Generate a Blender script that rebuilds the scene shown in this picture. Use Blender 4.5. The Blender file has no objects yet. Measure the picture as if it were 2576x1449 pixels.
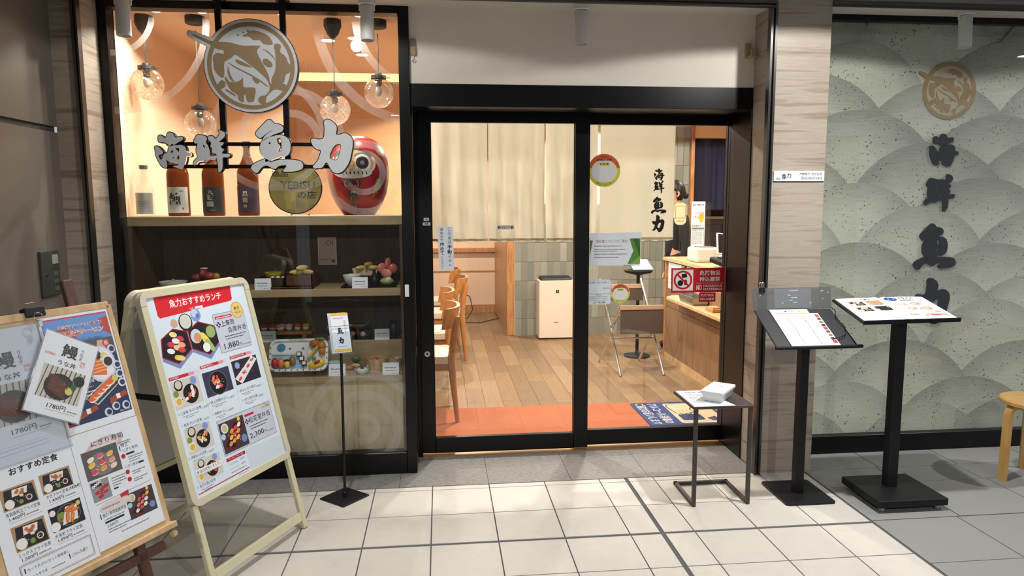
import bpy, bmesh, math, random
from mathutils import Vector, Matrix
from mathutils.geometry import tessellate_polygon
random.seed(7)
PI = math.pi
scene = bpy.context.scene
COL = scene.collection

# ------------------------------------------------------------------ camera, world, exposure
cam_d = bpy.data.cameras.new('camera')
cam = bpy.data.objects.new('camera', cam_d)
COL.objects.link(cam)
cam_d.sensor_fit = 'HORIZONTAL'; cam_d.sensor_width = 36.0
cam_d.lens = 1766.68 * 36.0 / 2576.0
cam_d.clip_start = 0.05
_r = Vector((0.99488169, -0.10098266, -0.00359561)); _u = Vector((0.01549159, 0.117267, 0.99297959)); _b = Vector((-0.09985208, -0.98795291, 0.11823117))
cam.matrix_world = Matrix(((_r.x, _u.x, _b.x, 0.06348), (_r.y, _u.y, _b.y, -3.56445), (_r.z, _u.z, _b.z, 1.49061), (0, 0, 0, 1)))
scene.camera = cam

world = bpy.data.worlds.new('corridor_ambience'); scene.world = world
world.use_nodes = True
world.node_tree.nodes['Background'].inputs[0].default_value = (0.80, 0.88, 1.0, 1)
world.node_tree.nodes['Background'].inputs[1].default_value = 0.5
vs = scene.view_settings
vs.view_transform = 'Standard'; vs.look = 'None'; vs.gamma = 1.0; vs.use_curve_mapping = False
vs.exposure = 0.0
scene.cycles.max_bounces = 10; scene.cycles.transparent_max_bounces = 24
scene.cycles.use_denoising = True
scene.cycles.sample_clamp_indirect = 6.0

LAMP_KEY = 245.0       # corridor downlights (W)
LAMP_IN = 2.5         # factor on the warm lamps inside

def lamp(name, kind, loc, energy, color, radius=0.05, spot=None, blend=0.15, aim=None, parent=None, beam=0.0, spill=0.1):
    d = bpy.data.lights.new(name, kind); d.energy = energy; d.color = color
    d.shadow_soft_size = radius
    if kind == 'SPOT':
        d.spot_size = spot; d.spot_blend = blend
        if beam:                                     # photometric falloff of a reflector downlight: strength ~ cos(angle)^beam plus a little spill
            d.use_nodes = True; nt = d.node_tree; em = nt.nodes['Emission']
            tc = nt.nodes.new('ShaderNodeTexCoord'); sp = nt.nodes.new('ShaderNodeSeparateXYZ'); ab = nt.nodes.new('ShaderNodeMath'); ab.operation = 'ABSOLUTE'
            pw = nt.nodes.new('ShaderNodeMath'); pw.operation = 'POWER'; pw.inputs[1].default_value = beam
            ma = nt.nodes.new('ShaderNodeMath'); ma.operation = 'MULTIPLY_ADD'; ma.inputs[1].default_value = 1.0 - spill; ma.inputs[2].default_value = spill
            nt.links.new(tc.outputs['Normal'], sp.inputs[0]); nt.links.new(sp.outputs['Z'], ab.inputs[0]); nt.links.new(ab.outputs[0], pw.inputs[0]); nt.links.new(pw.outputs[0], ma.inputs[0]); nt.links.new(ma.outputs[0], em.inputs['Strength'])
    o = bpy.data.objects.new(name, d); COL.objects.link(o)
    if parent is not None:
        o.parent = parent; o.location = Vector(loc) - W[parent]
    else:
        o.location = loc
    if aim is not None:
        o.rotation_euler = (Vector(aim) - Vector(loc)).to_track_quat('-Z', 'Y').to_euler()
    return o

# ------------------------------------------------------------------ helpers
def L(r, g, b):
    f = lambda c: (c / 255 / 12.92) if c / 255 <= 0.04045 else ((c / 255 + 0.055) / 1.055) ** 2.4
    return (f(r), f(g), f(b), 1.0)

W = {}          # world origin of every object we parent to

class MB:
    """collects faces in world coordinates"""
    def __init__(s): s.v = []; s.f = []; s.c = []
    def add(s, vs, fs, T=None, col=None):
        n = len(s.v)
        s.v += [tuple(T @ Vector(p)) if T is not None else tuple(p) for p in vs]
        s.f += [tuple(i + n for i in f) for f in fs]
        s.c += [col] * len(fs)
        return s
    def box(s, x0, y0, z0, x1, y1, z1, T=None, col=None):
        v = [(x0, y0, z0), (x1, y0, z0), (x1, y1, z0), (x0, y1, z0), (x0, y0, z1), (x1, y0, z1), (x1, y1, z1), (x0, y1, z1)]
        return s.add(v, [(3, 2, 1, 0), (4, 5, 6, 7), (0, 1, 5, 4), (1, 2, 6, 5), (2, 3, 7, 6), (3, 0, 4, 7)], T, col)
    def lathe(s, prof, c=(0, 0, 0), n=20, T=None, col=None, sx=1, sy=1):
        v = []; f = []
        for r, z in prof:
            for k in range(n):
                a = 2 * PI * k / n
                v.append((c[0] + r * sx * math.cos(a), c[1] + r * sy * math.sin(a), c[2] + z))
        for i in range(len(prof) - 1):
            for k in range(n):
                k2 = (k + 1) % n
                f.append((i * n + k, i * n + k2, (i + 1) * n + k2, (i + 1) * n + k))
        if prof[0][0] > 1e-5: f.append(tuple(reversed(range(n))))
        if prof[-1][0] > 1e-5: f.append(tuple((len(prof) - 1) * n + k for k in range(n)))
        return s.add(v, f, T, col)
    def tube(s, pts, r, n=8, T=None, col=None, closed=False):
        pts = [Vector(p) for p in pts]; rs = r if isinstance(r, (list, tuple)) else [r] * len(pts)
        v = []; f = []; up = None
        m = len(pts)
        for i, p in enumerate(pts):
            a = pts[(i - 1) % m] if (closed or i > 0) else p
            b = pts[(i + 1) % m] if (closed or i < m - 1) else p
            t = (b - a).normalized()
            if up is None:
                up = t.orthogonal().normalized()
            up = (up - t * up.dot(t))
            up = up.normalized() if up.length > 1e-6 else t.orthogonal().normalized()
            sd = t.cross(up)
            for k in range(n):
                a2 = 2 * PI * k / n
                v.append(tuple(p + (up * math.cos(a2) + sd * math.sin(a2)) * rs[i]))
        for i in range(m if closed else m - 1):
            j = (i + 1) % m
            for k in range(n):
                k2 = (k + 1) % n
                f.append((i * n + k, i * n + k2, j * n + k2, j * n + k))
        if not closed:
            f.append(tuple(reversed(range(n)))); f.append(tuple((m - 1) * n + k for k in range(n)))
        return s.add(v, f, T, col)
    def bar(s, p0, p1, w, h, up=(0, 0, 1), T=None, col=None):
        """rectangular bar from p0 to p1, w across, h along up"""
        p0 = Vector(p0); p1 = Vector(p1); t = (p1 - p0).normalized(); up = Vector(up)
        up = (up - t * up.dot(t)).normalized(); sd = t.cross(up)
        v = [tuple(p + sd * a * w / 2 + up * b * h / 2) for p in (p0, p1) for a, b in ((-1, -1), (1, -1), (1, 1), (-1, 1))]
        return s.add(v, [(3, 2, 1, 0), (4, 5, 6, 7), (0, 1, 5, 4), (1, 2, 6, 5), (2, 3, 7, 6), (3, 0, 4, 7)], T, col)
    def poly(s, outer, holes=(), z0=0.0, z1=None, T=None, col=None):
        """flat (z1 None) or extruded polygon in the local xy plane"""
        loops = [outer] + list(holes)
        flat = [p for l in loops for p in l]
        tri = tessellate_polygon([[Vector((p[0], p[1], 0)) for p in l] for l in loops])
        tri = [t if (flat[t[1]][0] - flat[t[0]][0]) * (flat[t[2]][1] - flat[t[0]][1]) - (flat[t[1]][1] - flat[t[0]][1]) * (flat[t[2]][0] - flat[t[0]][0]) > 0 else (t[0], t[2], t[1]) for t in tri]
        n = len(flat)
        if z1 is None:
            return s.add([(p[0], p[1], z0) for p in flat], tri, T, col)
        v = [(p[0], p[1], z0) for p in flat] + [(p[0], p[1], z1) for p in flat]
        f = [tuple(reversed(t)) for t in tri] + [tuple(i + n for i in t) for t in tri]
        k = 0
        for l in loops:
            m = len(l)
            for i in range(m):
                j = (i + 1) % m
                f.append((k + i, k + j, n + k + j, n + k + i))
            k += m
        return s.add(v, f, T, col)
    def blob(s, c, rx, ry, rz, T=None, col=None, n=8, m=5, rot=0.0):
        v = []; f = []
        for i in range(m + 1):
            th = PI * i / m
            for k in range(n):
                a = 2 * PI * k / n
                x = rx * math.sin(th) * math.cos(a); y = ry * math.sin(th) * math.sin(a)
                v.append((c[0] + x * math.cos(rot) - y * math.sin(rot), c[1] + x * math.sin(rot) + y * math.cos(rot), c[2] - rz * math.cos(th)))
        for i in range(m):
            for k in range(n):
                k2 = (k + 1) % n
                f.append((i * n + k, i * n + k2, (i + 1) * n + k2, (i + 1) * n + k))
        return s.add(v, f, T, col)
    def build(s, name, mat, parent=None, smooth=False, bevel=0.0, seg=1, origin=None):
        o0 = W[parent] if parent is not None else (Vector(origin) if origin is not None else Vector((0, 0, 0)))
        me = bpy.data.meshes.new(name)
        me.from_pydata([tuple(Vector(p) - o0) for p in s.v], [], s.f)
        if any(c is not None for c in s.c):
            at = me.color_attributes.new('Col', 'FLOAT_COLOR', 'CORNER')
            buf = []
            for p, c in zip(me.polygons, s.c):
                buf += list(c or (1, 1, 1, 1)) * p.loop_total
            at.data.foreach_set('color', buf)
        if bevel > 0:
            bm = bmesh.new(); bm.from_mesh(me)
            bmesh.ops.remove_doubles(bm, verts=bm.verts, dist=1e-5)
            es = [e for e in bm.edges if len(e.link_faces) == 2 and e.calc_face_angle(0) > 0.6]
            bmesh.ops.bevel(bm, geom=es, offset=bevel, segments=seg, profile=0.5, affect='EDGES', clamp_overlap=True)
            bm.to_mesh(me); bm.free()
        if smooth:
            me.polygons.foreach_set('use_smooth', [True] * len(me.polygons))
            try: me.set_sharp_from_angle(angle=0.7)
            except Exception: pass
        if mat is not None: me.materials.append(mat)
        o = bpy.data.objects.new(name, me); COL.objects.link(o)
        if parent is not None: o.parent = parent
        elif origin is not None: o.location = o0
        W[o] = o0.copy()
        return o

def tag(o, label=None, cat=None, group=None, kind=None):
    if label: o['label'] = label
    if cat: o['category'] = cat
    if group: o['group'] = group
    if kind: o['kind'] = kind
    return o
def thing(name, label, cat, loc=(0, 0, 0), group=None):
    o = bpy.data.objects.new(name, None); COL.objects.link(o); o.location = loc
    o.empty_display_size = 0.05
    W[o] = Vector(loc)
    return tag(o, label, cat, group)
def struct(name, mb, mat, label=None, **k):
    o = mb.build(name, mat, **k)
    return tag(o, label, None, None, 'structure')
def dup(root, loc, rotz=0.0, label=None, group=None):
    r = root.copy(); COL.objects.link(r); r.location = loc; r.rotation_euler = (0, 0, rotz); W[r] = Vector(loc)
    if label: r['label'] = label
    if group: r['group'] = group
    for ch in list(root.children):
        c = ch.copy(); COL.objects.link(c); c.parent = r
        for g in list(ch.children):
            d = g.copy(); COL.objects.link(d); d.parent = c
    return r
def piece(name, mesh, parent, loc, scale=(1, 1, 1), rotz=0.0):
    o = bpy.data.objects.new(name, mesh); COL.objects.link(o); o.parent = parent
    o.location = Vector(loc) - W[parent]; o.scale = scale; o.rotation_euler = (0, 0, rotz)
    return o
def frame_T(o, x, y, z=None):
    """matrix with origin o and local axes x, y (z = x cross y)"""
    x = Vector(x).normalized(); y = Vector(y).normalized(); z = Vector(z).normalized() if z is not None else x.cross(y)
    o = Vector(o)
    return Matrix(((x.x, y.x, z.x, o.x), (x.y, y.y, z.y, o.y), (x.z, y.z, z.z, o.z), (0, 0, 0, 1)))
def FRONT(X, Y, Z):      # a sheet facing the camera side: local x = +X, y = +Z, normal = -Y
    return frame_T((X, Y, Z), (1, 0, 0), (0, 0, 1))

# ------------------------------------------------------------------ materials
MATS = {}
def M(name, col=(0.8, 0.8, 0.8, 1), rough=0.5, metal=0.0, emit=None, estr=0.0, bump=0.0, bscale=60.0, var=0.0, vscale=4.0, stretch=(1, 1, 1), col2=None, coat=0.0, detail=4.0, spec=None):
    if name in MATS: return MATS[name]
    m = bpy.data.materials.new(name); m.use_nodes = True; MATS[name] = m
    nt = m.node_tree; b = nt.nodes['Principled BSDF']
    b.inputs['Base Color'].default_value = col; b.inputs['Roughness'].default_value = rough; b.inputs['Metallic'].default_value = metal
    if spec is not None: b.inputs['Specular IOR Level'].default_value = spec
    if coat: b.inputs['Coat Weight'].default_value = coat; b.inputs['Coat Roughness'].default_value = 0.1
    if emit: b.inputs['Emission Color'].default_value = emit; b.inputs['Emission Strength'].default_value = estr
    if var or bump or col2:
        tc = nt.nodes.new('ShaderNodeTexCoord'); mp = nt.nodes.new('ShaderNodeMapping'); mp.inputs['Scale'].default_value = stretch
        nt.links.new(tc.outputs['Object'], mp.inputs[0])
    if var or col2:
        nz = nt.nodes.new('ShaderNodeTexNoise'); nz.inputs['Scale'].default_value = vscale; nz.inputs['Detail'].default_value = detail
        nt.links.new(mp.outputs[0], nz.inputs['Vector'])
        rp = nt.nodes.new('ShaderNodeValToRGB'); rp.color_ramp.elements[0].position = 0.3; rp.color_ramp.elements[1].position = 0.72
        c2 = col2 or tuple(min(1, c * (1 - var)) for c in col[:3]) + (1,)
        rp.color_ramp.elements[0].color = c2; rp.color_ramp.elements[1].color = col
        nt.links.new(nz.outputs[0], rp.inputs[0]); nt.links.new(rp.outputs[0], b.inputs['Base Color'])
    if bump:
        n2 = nt.nodes.new('ShaderNodeTexNoise'); n2.inputs['Scale'].default_value = bscale; n2.inputs['Detail'].default_value = 3
        nt.links.new(mp.outputs[0], n2.inputs['Vector'])
        bp = nt.nodes.new('ShaderNodeBump'); bp.inputs['Strength'].default_value = bump; bp.inputs['Distance'].default_value = 0.003
        nt.links.new(n2.outputs[0], bp.inputs['Height']); nt.links.new(bp.outputs[0], b.inputs['Normal'])
    return m

def glass_mat(name, tint=(0.97, 0.98, 0.975, 1), ior=1.5, rough=0.0, frost=0.0):
    m = bpy.data.materials.new(name); m.use_nodes = True; nt = m.node_tree; nt.nodes.clear()
    out = nt.nodes.new('ShaderNodeOutputMaterial'); tr = nt.nodes.new('ShaderNodeBsdfTransparent'); gl = nt.nodes.new('ShaderNodeBsdfGlossy')
    fr = nt.nodes.new('ShaderNodeFresnel'); mx = nt.nodes.new('ShaderNodeMixShader')
    tr.inputs[0].default_value = tint; gl.inputs['Roughness'].default_value = rough
    ge = nt.nodes.new('ShaderNodeNewGeometry'); mi = nt.nodes.new('ShaderNodeMapRange')      # the same ior seen from either side of a thin sheet
    mi.inputs[3].default_value = ior; mi.inputs[4].default_value = 1.0 / ior
    nt.links.new(ge.outputs['Backfacing'], mi.inputs[0]); nt.links.new(mi.outputs[0], fr.inputs[0])
    nt.links.new(fr.outputs[0], mx.inputs[0]); nt.links.new(tr.outputs[0], mx.inputs[1]); nt.links.new(gl.outputs[0], mx.inputs[2])
    last = mx
    if frost:
        df = nt.nodes.new('ShaderNodeBsdfDiffuse'); df.inputs[0].default_value = (0.85, 0.88, 0.88, 1)
        tl = nt.nodes.new('ShaderNodeBsdfTranslucent'); tl.inputs[0].default_value = (0.9, 0.9, 0.9, 1)
        ad = nt.nodes.new('ShaderNodeMixShader'); ad.inputs[0].default_value = 0.4
        nt.links.new(df.outputs[0], ad.inputs[1]); nt.links.new(tl.outputs[0], ad.inputs[2])
        m2 = nt.nodes.new('ShaderNodeMixShader'); m2.inputs[0].default_value = frost
        nt.links.new(mx.outputs[0], m2.inputs[1]); nt.links.new(ad.outputs[0], m2.inputs[2]); last = m2
    nt.links.new(last.outputs[0], out.inputs[0])
    return m

def ink_mat(name, rough=0.35):
    m = bpy.data.materials.new(name); m.use_nodes = True; nt = m.node_tree; b = nt.nodes['Principled BSDF']
    a = nt.nodes.new('ShaderNodeVertexColor'); a.layer_name = 'Col'
    nt.links.new(a.outputs[0], b.inputs['Base Color']); b.inputs['Roughness'].default_value = rough
    return m
INK = ink_mat('printed_ink'); FOODM = ink_mat('glazed_food', 0.3)

GLASS = glass_mat('window_glass'); ACRYL = glass_mat('clear_acrylic', (0.93, 0.95, 0.96, 1), 1.45)
FILM = glass_mat('frosted_film', (0.97, 0.97, 0.97, 1), 1.3, 0.0, 0.17)
BLACK = M('black_metal', L(8, 8, 9), 0.35, spec=.3)
BLACK2 = M('black_powder_coat', L(14, 15, 17), 0.5, bump=0.08, bscale=300, spec=.35)
ALU = M('brushed_aluminium', L(150, 150, 150), 0.3, 0.9)
CHROME = M('chrome', L(210, 210, 212), 0.12, 1.0)
WHITE = M('white_paint', L(222, 222, 218), 0.45)
PAPER = M('white_paper', L(226, 232, 240), 0.55)
INTW = M('interior_plaster', L(234, 202, 170), 0.8, bump=0.05, bscale=80)
WOODL = M('light_oak', L(214, 182, 138), 0.45, col2=L(186, 150, 104), vscale=3.0, stretch=(12, 12, 1.2))
WOODH = M('light_oak_horizontal', L(172, 152, 116), 0.5, col2=L(150, 128, 92), vscale=3.0, stretch=(1.2, 12, 14))
WOODM = M('mid_oak', L(196, 146, 92), 0.4, col2=L(160, 108, 60), vscale=4.0, stretch=(9, 9, 1.5))
WOODD = M('dark_brown_wood', L(92, 58, 38), 0.5, col2=L(66, 40, 26), vscale=5.0, stretch=(10, 10, 1.5))
SHOWB = M('showcase_brown_panel', L(84, 62, 42), 0.6, col2=L(64, 46, 31), vscale=4.0, stretch=(14, 14, 1))

# ------------------------------------------------------------------ lettering and print
_tc = bpy.data.curves.new('lettering_source', 'FONT'); _tc.resolution_u = 2
_to = bpy.data.objects.new('lettering_source', _tc); COL.objects.link(_to)
_tcache = {}
def glyphs(s, bold=0.0):
    k = (s, bold)
    if k not in _tcache:
        _tc.body = s; _tc.offset = bold
        bpy.context.view_layer.update()
        ev = _to.evaluated_get(bpy.context.evaluated_depsgraph_get())
        me = ev.to_mesh()
        vs_ = [(v.co.x, v.co.y) for v in me.vertices]; fs_ = [tuple(p.vertices) for p in me.polygons]
        ev.to_mesh_clear()
        if vs_:
            x0 = min(p[0] for p in vs_); x1 = max(p[0] for p in vs_); y0 = min(p[1] for p in vs_); y1 = max(p[1] for p in vs_)
        else: x0 = y0 = 0; x1 = y1 = 1
        _tcache[k] = (vs_, fs_, x0, y0, max(x1 - x0, 1e-4), max(y1 - y0, 1e-4))
    return _tcache[k]

K = L(25, 24, 26); RED = L(200, 30, 48); WH = L(240, 240, 238); GREY = L(120, 122, 128); DARK = L(36, 32, 34)
class Print(MB):
    """flat print: local x right, y up; every call lies a hair above the last"""
    def __init__(s, T, z=0.0002, dz=0.0001):
        super().__init__(); s.T = T; s.z = z; s.dz = dz; s.ops = []
    def up(s): s.ops.append([s.z, []]); return 0.0
    def add(s, vs, fs, T=None, col=None): s.ops[-1][1].append((vs, fs, col)); return s
    def emit(s, vs, fs, col): MB.add(s, vs, fs, s.T, col)
    def rect(s, x0, y0, x1, y1, col):
        z = s.up(); s.add([(x0, y0, z), (x1, y0, z), (x1, y1, z), (x0, y1, z)], [(0, 1, 2, 3)], s.T, col); return s
    def pg(s, pts, col, holes=()):
        s.poly(pts, holes, s.up(), None, s.T, col); return s
    def circ(s, x, y, r, col, ry=None, n=18, rot=0.0):
        ry = ry or r; z = s.up()
        v = []
        for k in range(n):
            a = 2 * PI * k / n; px = r * math.cos(a); py = ry * math.sin(a)
            v.append((x + px * math.cos(rot) - py * math.sin(rot), y + px * math.sin(rot) + py * math.cos(rot), z))
        s.add(v, [tuple(range(n))], s.T, col); return s
    def line(s, x0, y0, x1, y1, w, col):
        d = Vector((x1 - x0, y1 - y0)); d.normalize(); a = Vector((-d.y, d.x)) * w / 2; z = s.up()
        s.add([(x0 - a.x, y0 - a.y, z), (x1 - a.x, y1 - a.y, z), (x1 + a.x, y1 + a.y, z), (x0 + a.x, y0 + a.y, z)], [(0, 1, 2, 3)], s.T, col); return s
    def frame(s, x0, y0, x1, y1, w, col):
        s.line(x0, y0, x1, y0, w, col); s.line(x1, y0, x1, y1, w, col); s.line(x1, y1, x0, y1, w, col); s.line(x0, y1, x0, y0, w, col); return s
    def text(s, t, x, y, w, h, col=K, bold=0.0, rot=0.0):
        vs_, fs_, x0, y0, gw, gh = glyphs(t, bold)
        if h is None: h = gh * w / gw
        z = s.up(); c, n = math.cos(rot), math.sin(rot); out = []
        for px, py in vs_:
            a = (px - x0) / gw * w; b = (py - y0) / gh * h
            out.append((x + a * c - b * n, y + a * n + b * c, z))
        s.add(out, fs_, s.T, col); return s
    def vtext(s, t, x, ytop, size, col=K, bold=0.0, gap=1.1):
        for i, ch in enumerate(t):
            if ch != ' ':
                vs_, fs_, x0, y0, gw, gh = glyphs(ch, bold)
                small = 0.55 if ch in '。、' else 1.0
                sc = size * small / max(gw, gh)
                s.text(ch, x - gw * sc / 2, ytop - i * size * gap - size / 2 - gh * sc / 2, gw * sc, gh * sc, col, bold)
        return s
    def fine(s, x, y, w, h, col=GREY, seed=0):
        """illegible small print: a broken line of specks"""
        rnd = random.Random(seed + int(x * 1e4) + int(y * 1e5)); cx = x; z = s.up()
        while cx < x + w:
            d = h * rnd.uniform(0.5, 1.3); e = min(cx + d, x + w)
            s.add([(cx, y, z), (e, y, z), (e, y + h * rnd.uniform(.6, 1), z), (cx, y + h * rnd.uniform(.6, 1), z)], [(0, 1, 2, 3)], s.T, col)
            cx = e + h * rnd.uniform(0.15, 0.4)
        return s
    def done(s, name, parent, mat=None):
        boxes = []                                   # a shape is lifted only above the shapes it overlaps
        for z, parts in s.ops:
            xs_ = [p[0] for vs, fs, c in parts for p in vs]; ys_ = [p[1] for vs, fs, c in parts for p in vs]
            if not xs_: continue
            b = (min(xs_), min(ys_), max(xs_), max(ys_)); lv = 0
            for q, l in boxes:
                if b[0] < q[2] and b[2] > q[0] and b[1] < q[3] and b[3] > q[1] and l >= lv: lv = l + 1
            boxes.append((b, lv))
            for vs, fs, c in parts: s.emit([(p[0], p[1], p[2] + z + lv * s.dz) for p in vs], fs, c)
        return s.build(name, mat or INK, parent)

def chaikin(p, n=1):
    for _ in range(n):
        q = []
        for i in range(len(p)):
            a = p[i]; b = p[(i + 1) % len(p)]
            q.append((a[0] * .78 + b[0] * .22, a[1] * .78 + b[1] * .22)); q.append((a[0] * .22 + b[0] * .78, a[1] * .22 + b[1] * .78))
        p = q
    return p
def offset(p, d):
    n = len(p); out = []
    area = sum(p[i][0] * p[(i + 1) % n][1] - p[(i + 1) % n][0] * p[i][1] for i in range(n))
    sg = 1 if area > 0 else -1
    for i in range(n):
        a = Vector(p[i - 1]); b = Vector(p[i]); c = Vector(p[(i + 1) % n])
        e1 = (b - a); e2 = (c - b)
        n1 = Vector((e1.y, -e1.x)); n2 = Vector((e2.y, -e2.x))
        m = (n1.normalized() if n1.length else n1) + (n2.normalized() if n2.length else n2)
        m = m.normalized() if m.length > 1e-6 else n2.normalized()
        out.append((b.x + m.x * d * sg, b.y + m.y * d * sg))
    return out
def clip(p, x0, y0, x1, y1):
    for ax, lim, sg in ((0, x0, 1), (0, x1, -1), (1, y0, 1), (1, y1, -1)):
        q = []
        for i in range(len(p)):
            a = p[i - 1]; b = p[i]; da = (a[ax] - lim) * sg; db = (b[ax] - lim) * sg
            if (da >= 0) != (db >= 0):
                t = da / (da - db); q.append((a[0] + (b[0] - a[0]) * t, a[1] + (b[1] - a[1]) * t))
            if db >= 0: q.append(b)
        p = q
        if not p: return p
    return p

# brush characters traced as outlines (unit: 1/1000 of the sign's tallest character, y down)
BRUSH = {
 '海': ([([(190,500),(235,465),(290,500),(345,550),(385,500),(410,430),(430,405),(480,400),(545,440),(580,535),(660,510),(740,500),(770,545),(740,590),(640,640),(560,700),(440,740),(420,700),(340,640),(205,640),(190,600)], []),
   ([(500,670),(560,715),(680,695),(770,715),(815,770),(820,870),(920,890),(930,945),(890,970),(820,950),(795,1090),(710,1290),(590,1250),(460,1200),(640,1185),(640,1165),(430,1110),(360,1060),(340,1000),(330,900),(390,890),(420,760)],
    [[(470,850),(495,815),(520,850),(510,885),(450,890)], [(560,780),(660,775),(660,860),(630,860),(610,820)], [(460,1000),(520,965),(530,1025)], [(580,1040),(610,960),(655,935),(650,1055)]]),
   ([(90,760),(130,720),(200,760),(280,850),(280,900),(240,930),(180,930),(175,960),(200,1040),(240,1060),(290,930),(330,890),(340,1000),(365,1230),(300,1250),(230,1210),(180,1120),(105,930),(110,850)], [])], 510, 845, 0.0002073),
 '鮮': ([([(1000,610),(1095,440),(1200,470),(1280,480),(1325,545),(1280,635),(1340,720),(1368,860),(1352,945),(1410,975),(1520,940),(1525,1015),(1440,1062),(1370,1040),(1235,1130),(1270,1015),(1215,1085),(1120,1080),(1060,1130),(1010,1190),(968,1150),(985,1085),(1090,985),(1055,900),(1055,780),(1105,640),(1040,675)], [[(1205,705),(1245,690),(1268,785),(1235,760)]]),
   ([(1340,490),(1460,480),(1515,570),(1600,460),(1625,420),(1590,340),(1680,360),(1745,410),(1750,470),(1690,545),(1580,625),(1710,630),(1690,690),(1630,720),(1650,780),(1700,785),(1690,840),(1655,860),(1655,910),(1830,900),(1850,940),(1800,1000),(1655,985),(1655,1150),(1640,1280),(1560,1370),(1545,1330),(1545,1200),(1525,1010),(1520,900),(1450,905),(1405,860),(1430,780),(1380,730),(1420,650),(1340,565)], [])], 1410, 855, 0.0002073),
 '魚': ([([(205,430),(235,360),(360,230),(500,90),(565,80),(610,120),(665,185),(770,190),(845,230),(872,295),(835,365),(720,405),(600,450),(480,520),(350,600),(400,490),(520,390),(660,300),(560,350),(430,440),(330,520),(280,510)], []),
   ([(350,590),(480,500),(600,480),(680,450),(800,440),(920,480),(1000,570),(1020,680),(1005,830),(960,910),(880,960),(750,945),(760,960),(640,1000),(500,1060),(400,1090),(420,990),(340,920),(305,830),(300,720),(320,640)], [[(490,655),(545,590),(555,660)], [(700,520),(805,505),(805,760),(780,840),(695,845),(730,760),(780,690),(715,640)], [(525,800),(555,780),(545,845)]]),
   ([(60,1220),(110,1150),(200,1090),(400,1010),(420,1000),(520,1060),(480,1090),(560,1080),(720,1030),(900,1020),(1100,1030),(1240,1060),(1295,1130),(1290,1220),(1230,1270),(1080,1310),(780,1320),(930,1155),(760,1165),(690,1195),(650,1245),(590,1250),(500,1190),(420,1160),(330,1200),(270,1270),(220,1345),(160,1340),(90,1270)], [])], 680, 712, 0.0002107),
 '力': ([([(1490,560),(1540,520),(1620,525),(1710,550),(1815,510),(1835,240),(1815,150),(1835,95),(1890,65),(1960,75),(2060,150),(2120,230),(2120,300),(2090,435),(2200,420),(2290,390),(2370,405),(2450,470),(2495,560),(2490,680),(2440,920),(2400,1070),(2290,1250),(2190,1330),(2100,1355),(2010,1330),(1950,1260),(1910,1180),(1850,1065),(1740,1230),(1620,1225),(1570,1245),(1515,1190),(1560,1150),(1650,1040),(1700,920),(1740,795),(1620,780),(1540,700)], [[(1900,975),(2045,675),(2215,640),(2190,800),(2140,960),(2080,1055)]])], 2005, 710, 0.0002107),
}
def brush(ch, sc=1.0):
    ps, cx, cy, u = BRUSH[ch]
    f = lambda l: chaikin([((x - cx) * u * sc, (cy - y) * u * sc) for x, y in l])
    return [(f(o), [f(h) for h in hs]) for o, hs in ps]
# the shop emblem: a leaping swordfish over waves inside a ring (unit: emblem radius = 1, y up)
_E = lambda l: chaikin([((x - 860) / 650, (712 - y) / 650) for x, y in l])
EMB_BILL = [((x - 860) / 650, (712 - y) / 650) for x, y in [(10, 285), (22, 255), (45, 240), (80, 245), (360, 340), (280, 460), (30, 325)]]
EMB = [_E(l) for l in (
 [(50,290),(110,290),(350,390),(500,385),(620,400),(740,435),(900,430),(1010,430),(940,500),(980,600),(1060,750),(1100,850),(1110,960),(1180,930),(1350,960),(1310,1060),(1170,1020),(1060,1120),(1040,1180),(1050,1260),(940,1220),(935,1160),(980,1120),(1040,1120),(1110,1030),(1080,900),(930,760),(800,660),(650,550),(600,600),(540,640),(490,560),(500,500),(400,490),(340,440)],
 [(340,590),(400,530),(500,560),(570,580),(540,640),(490,660),(490,870),(440,880),(350,780),(350,690)],
 [(640,640),(660,620),(760,660),(900,740),(780,720),(690,690)],
 [(740,310),(820,270),(860,230),(920,220),(1000,240),(1120,290),(1180,400),(1150,420),(1040,410),(1000,350),(900,360),(860,310)],
 [(680,290),(700,275),(720,290),(700,305)], [(755,255),(775,240),(795,255),(775,270)], [(810,235),(835,215),(860,230),(830,255)],
 [(1180,420),(1230,390),(1290,420),(1260,520),(1340,560),(1380,680),(1440,680),(1390,800),(1330,820),(1300,960),(1130,960),(1130,880),(1180,800),(1200,700),(1200,520)],
 [(1020,620),(1070,600),(1150,660),(1160,720),(1090,730),(1030,680)],
 [(500,850),(560,950),(700,920),(740,860),(740,980),(740,1010),(900,1005),(910,1060),(890,1150),(870,1210),(780,1210),(770,1120),(740,1100),(740,1230),(660,1180),(660,1110),(560,1050),(490,900)],
 [(400,950),(450,905),(505,940),(490,1010),(420,1040),(370,1010)],
 [(520,650),(640,720),(800,800),(960,890),(1085,990),(1075,1000),(950,905),(790,815),(630,735)],
 [(545,700),(530,800),(560,900),(640,960),(600,900),(560,800)],
 [(850,860),(950,890),(970,940),(920,960)],
 [(1010,465),(1100,500),(1180,580),(1200,640),(1170,590),(1090,515)],
 [(500,1030),(630,1110),(620,1135),(490,1050)],
)]
def circle(r, n=64, c=(0, 0)): return [(c[0] + r * math.cos(2 * PI * k / n), c[1] + r * math.sin(2 * PI * k / n)) for k in range(n)]

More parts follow.
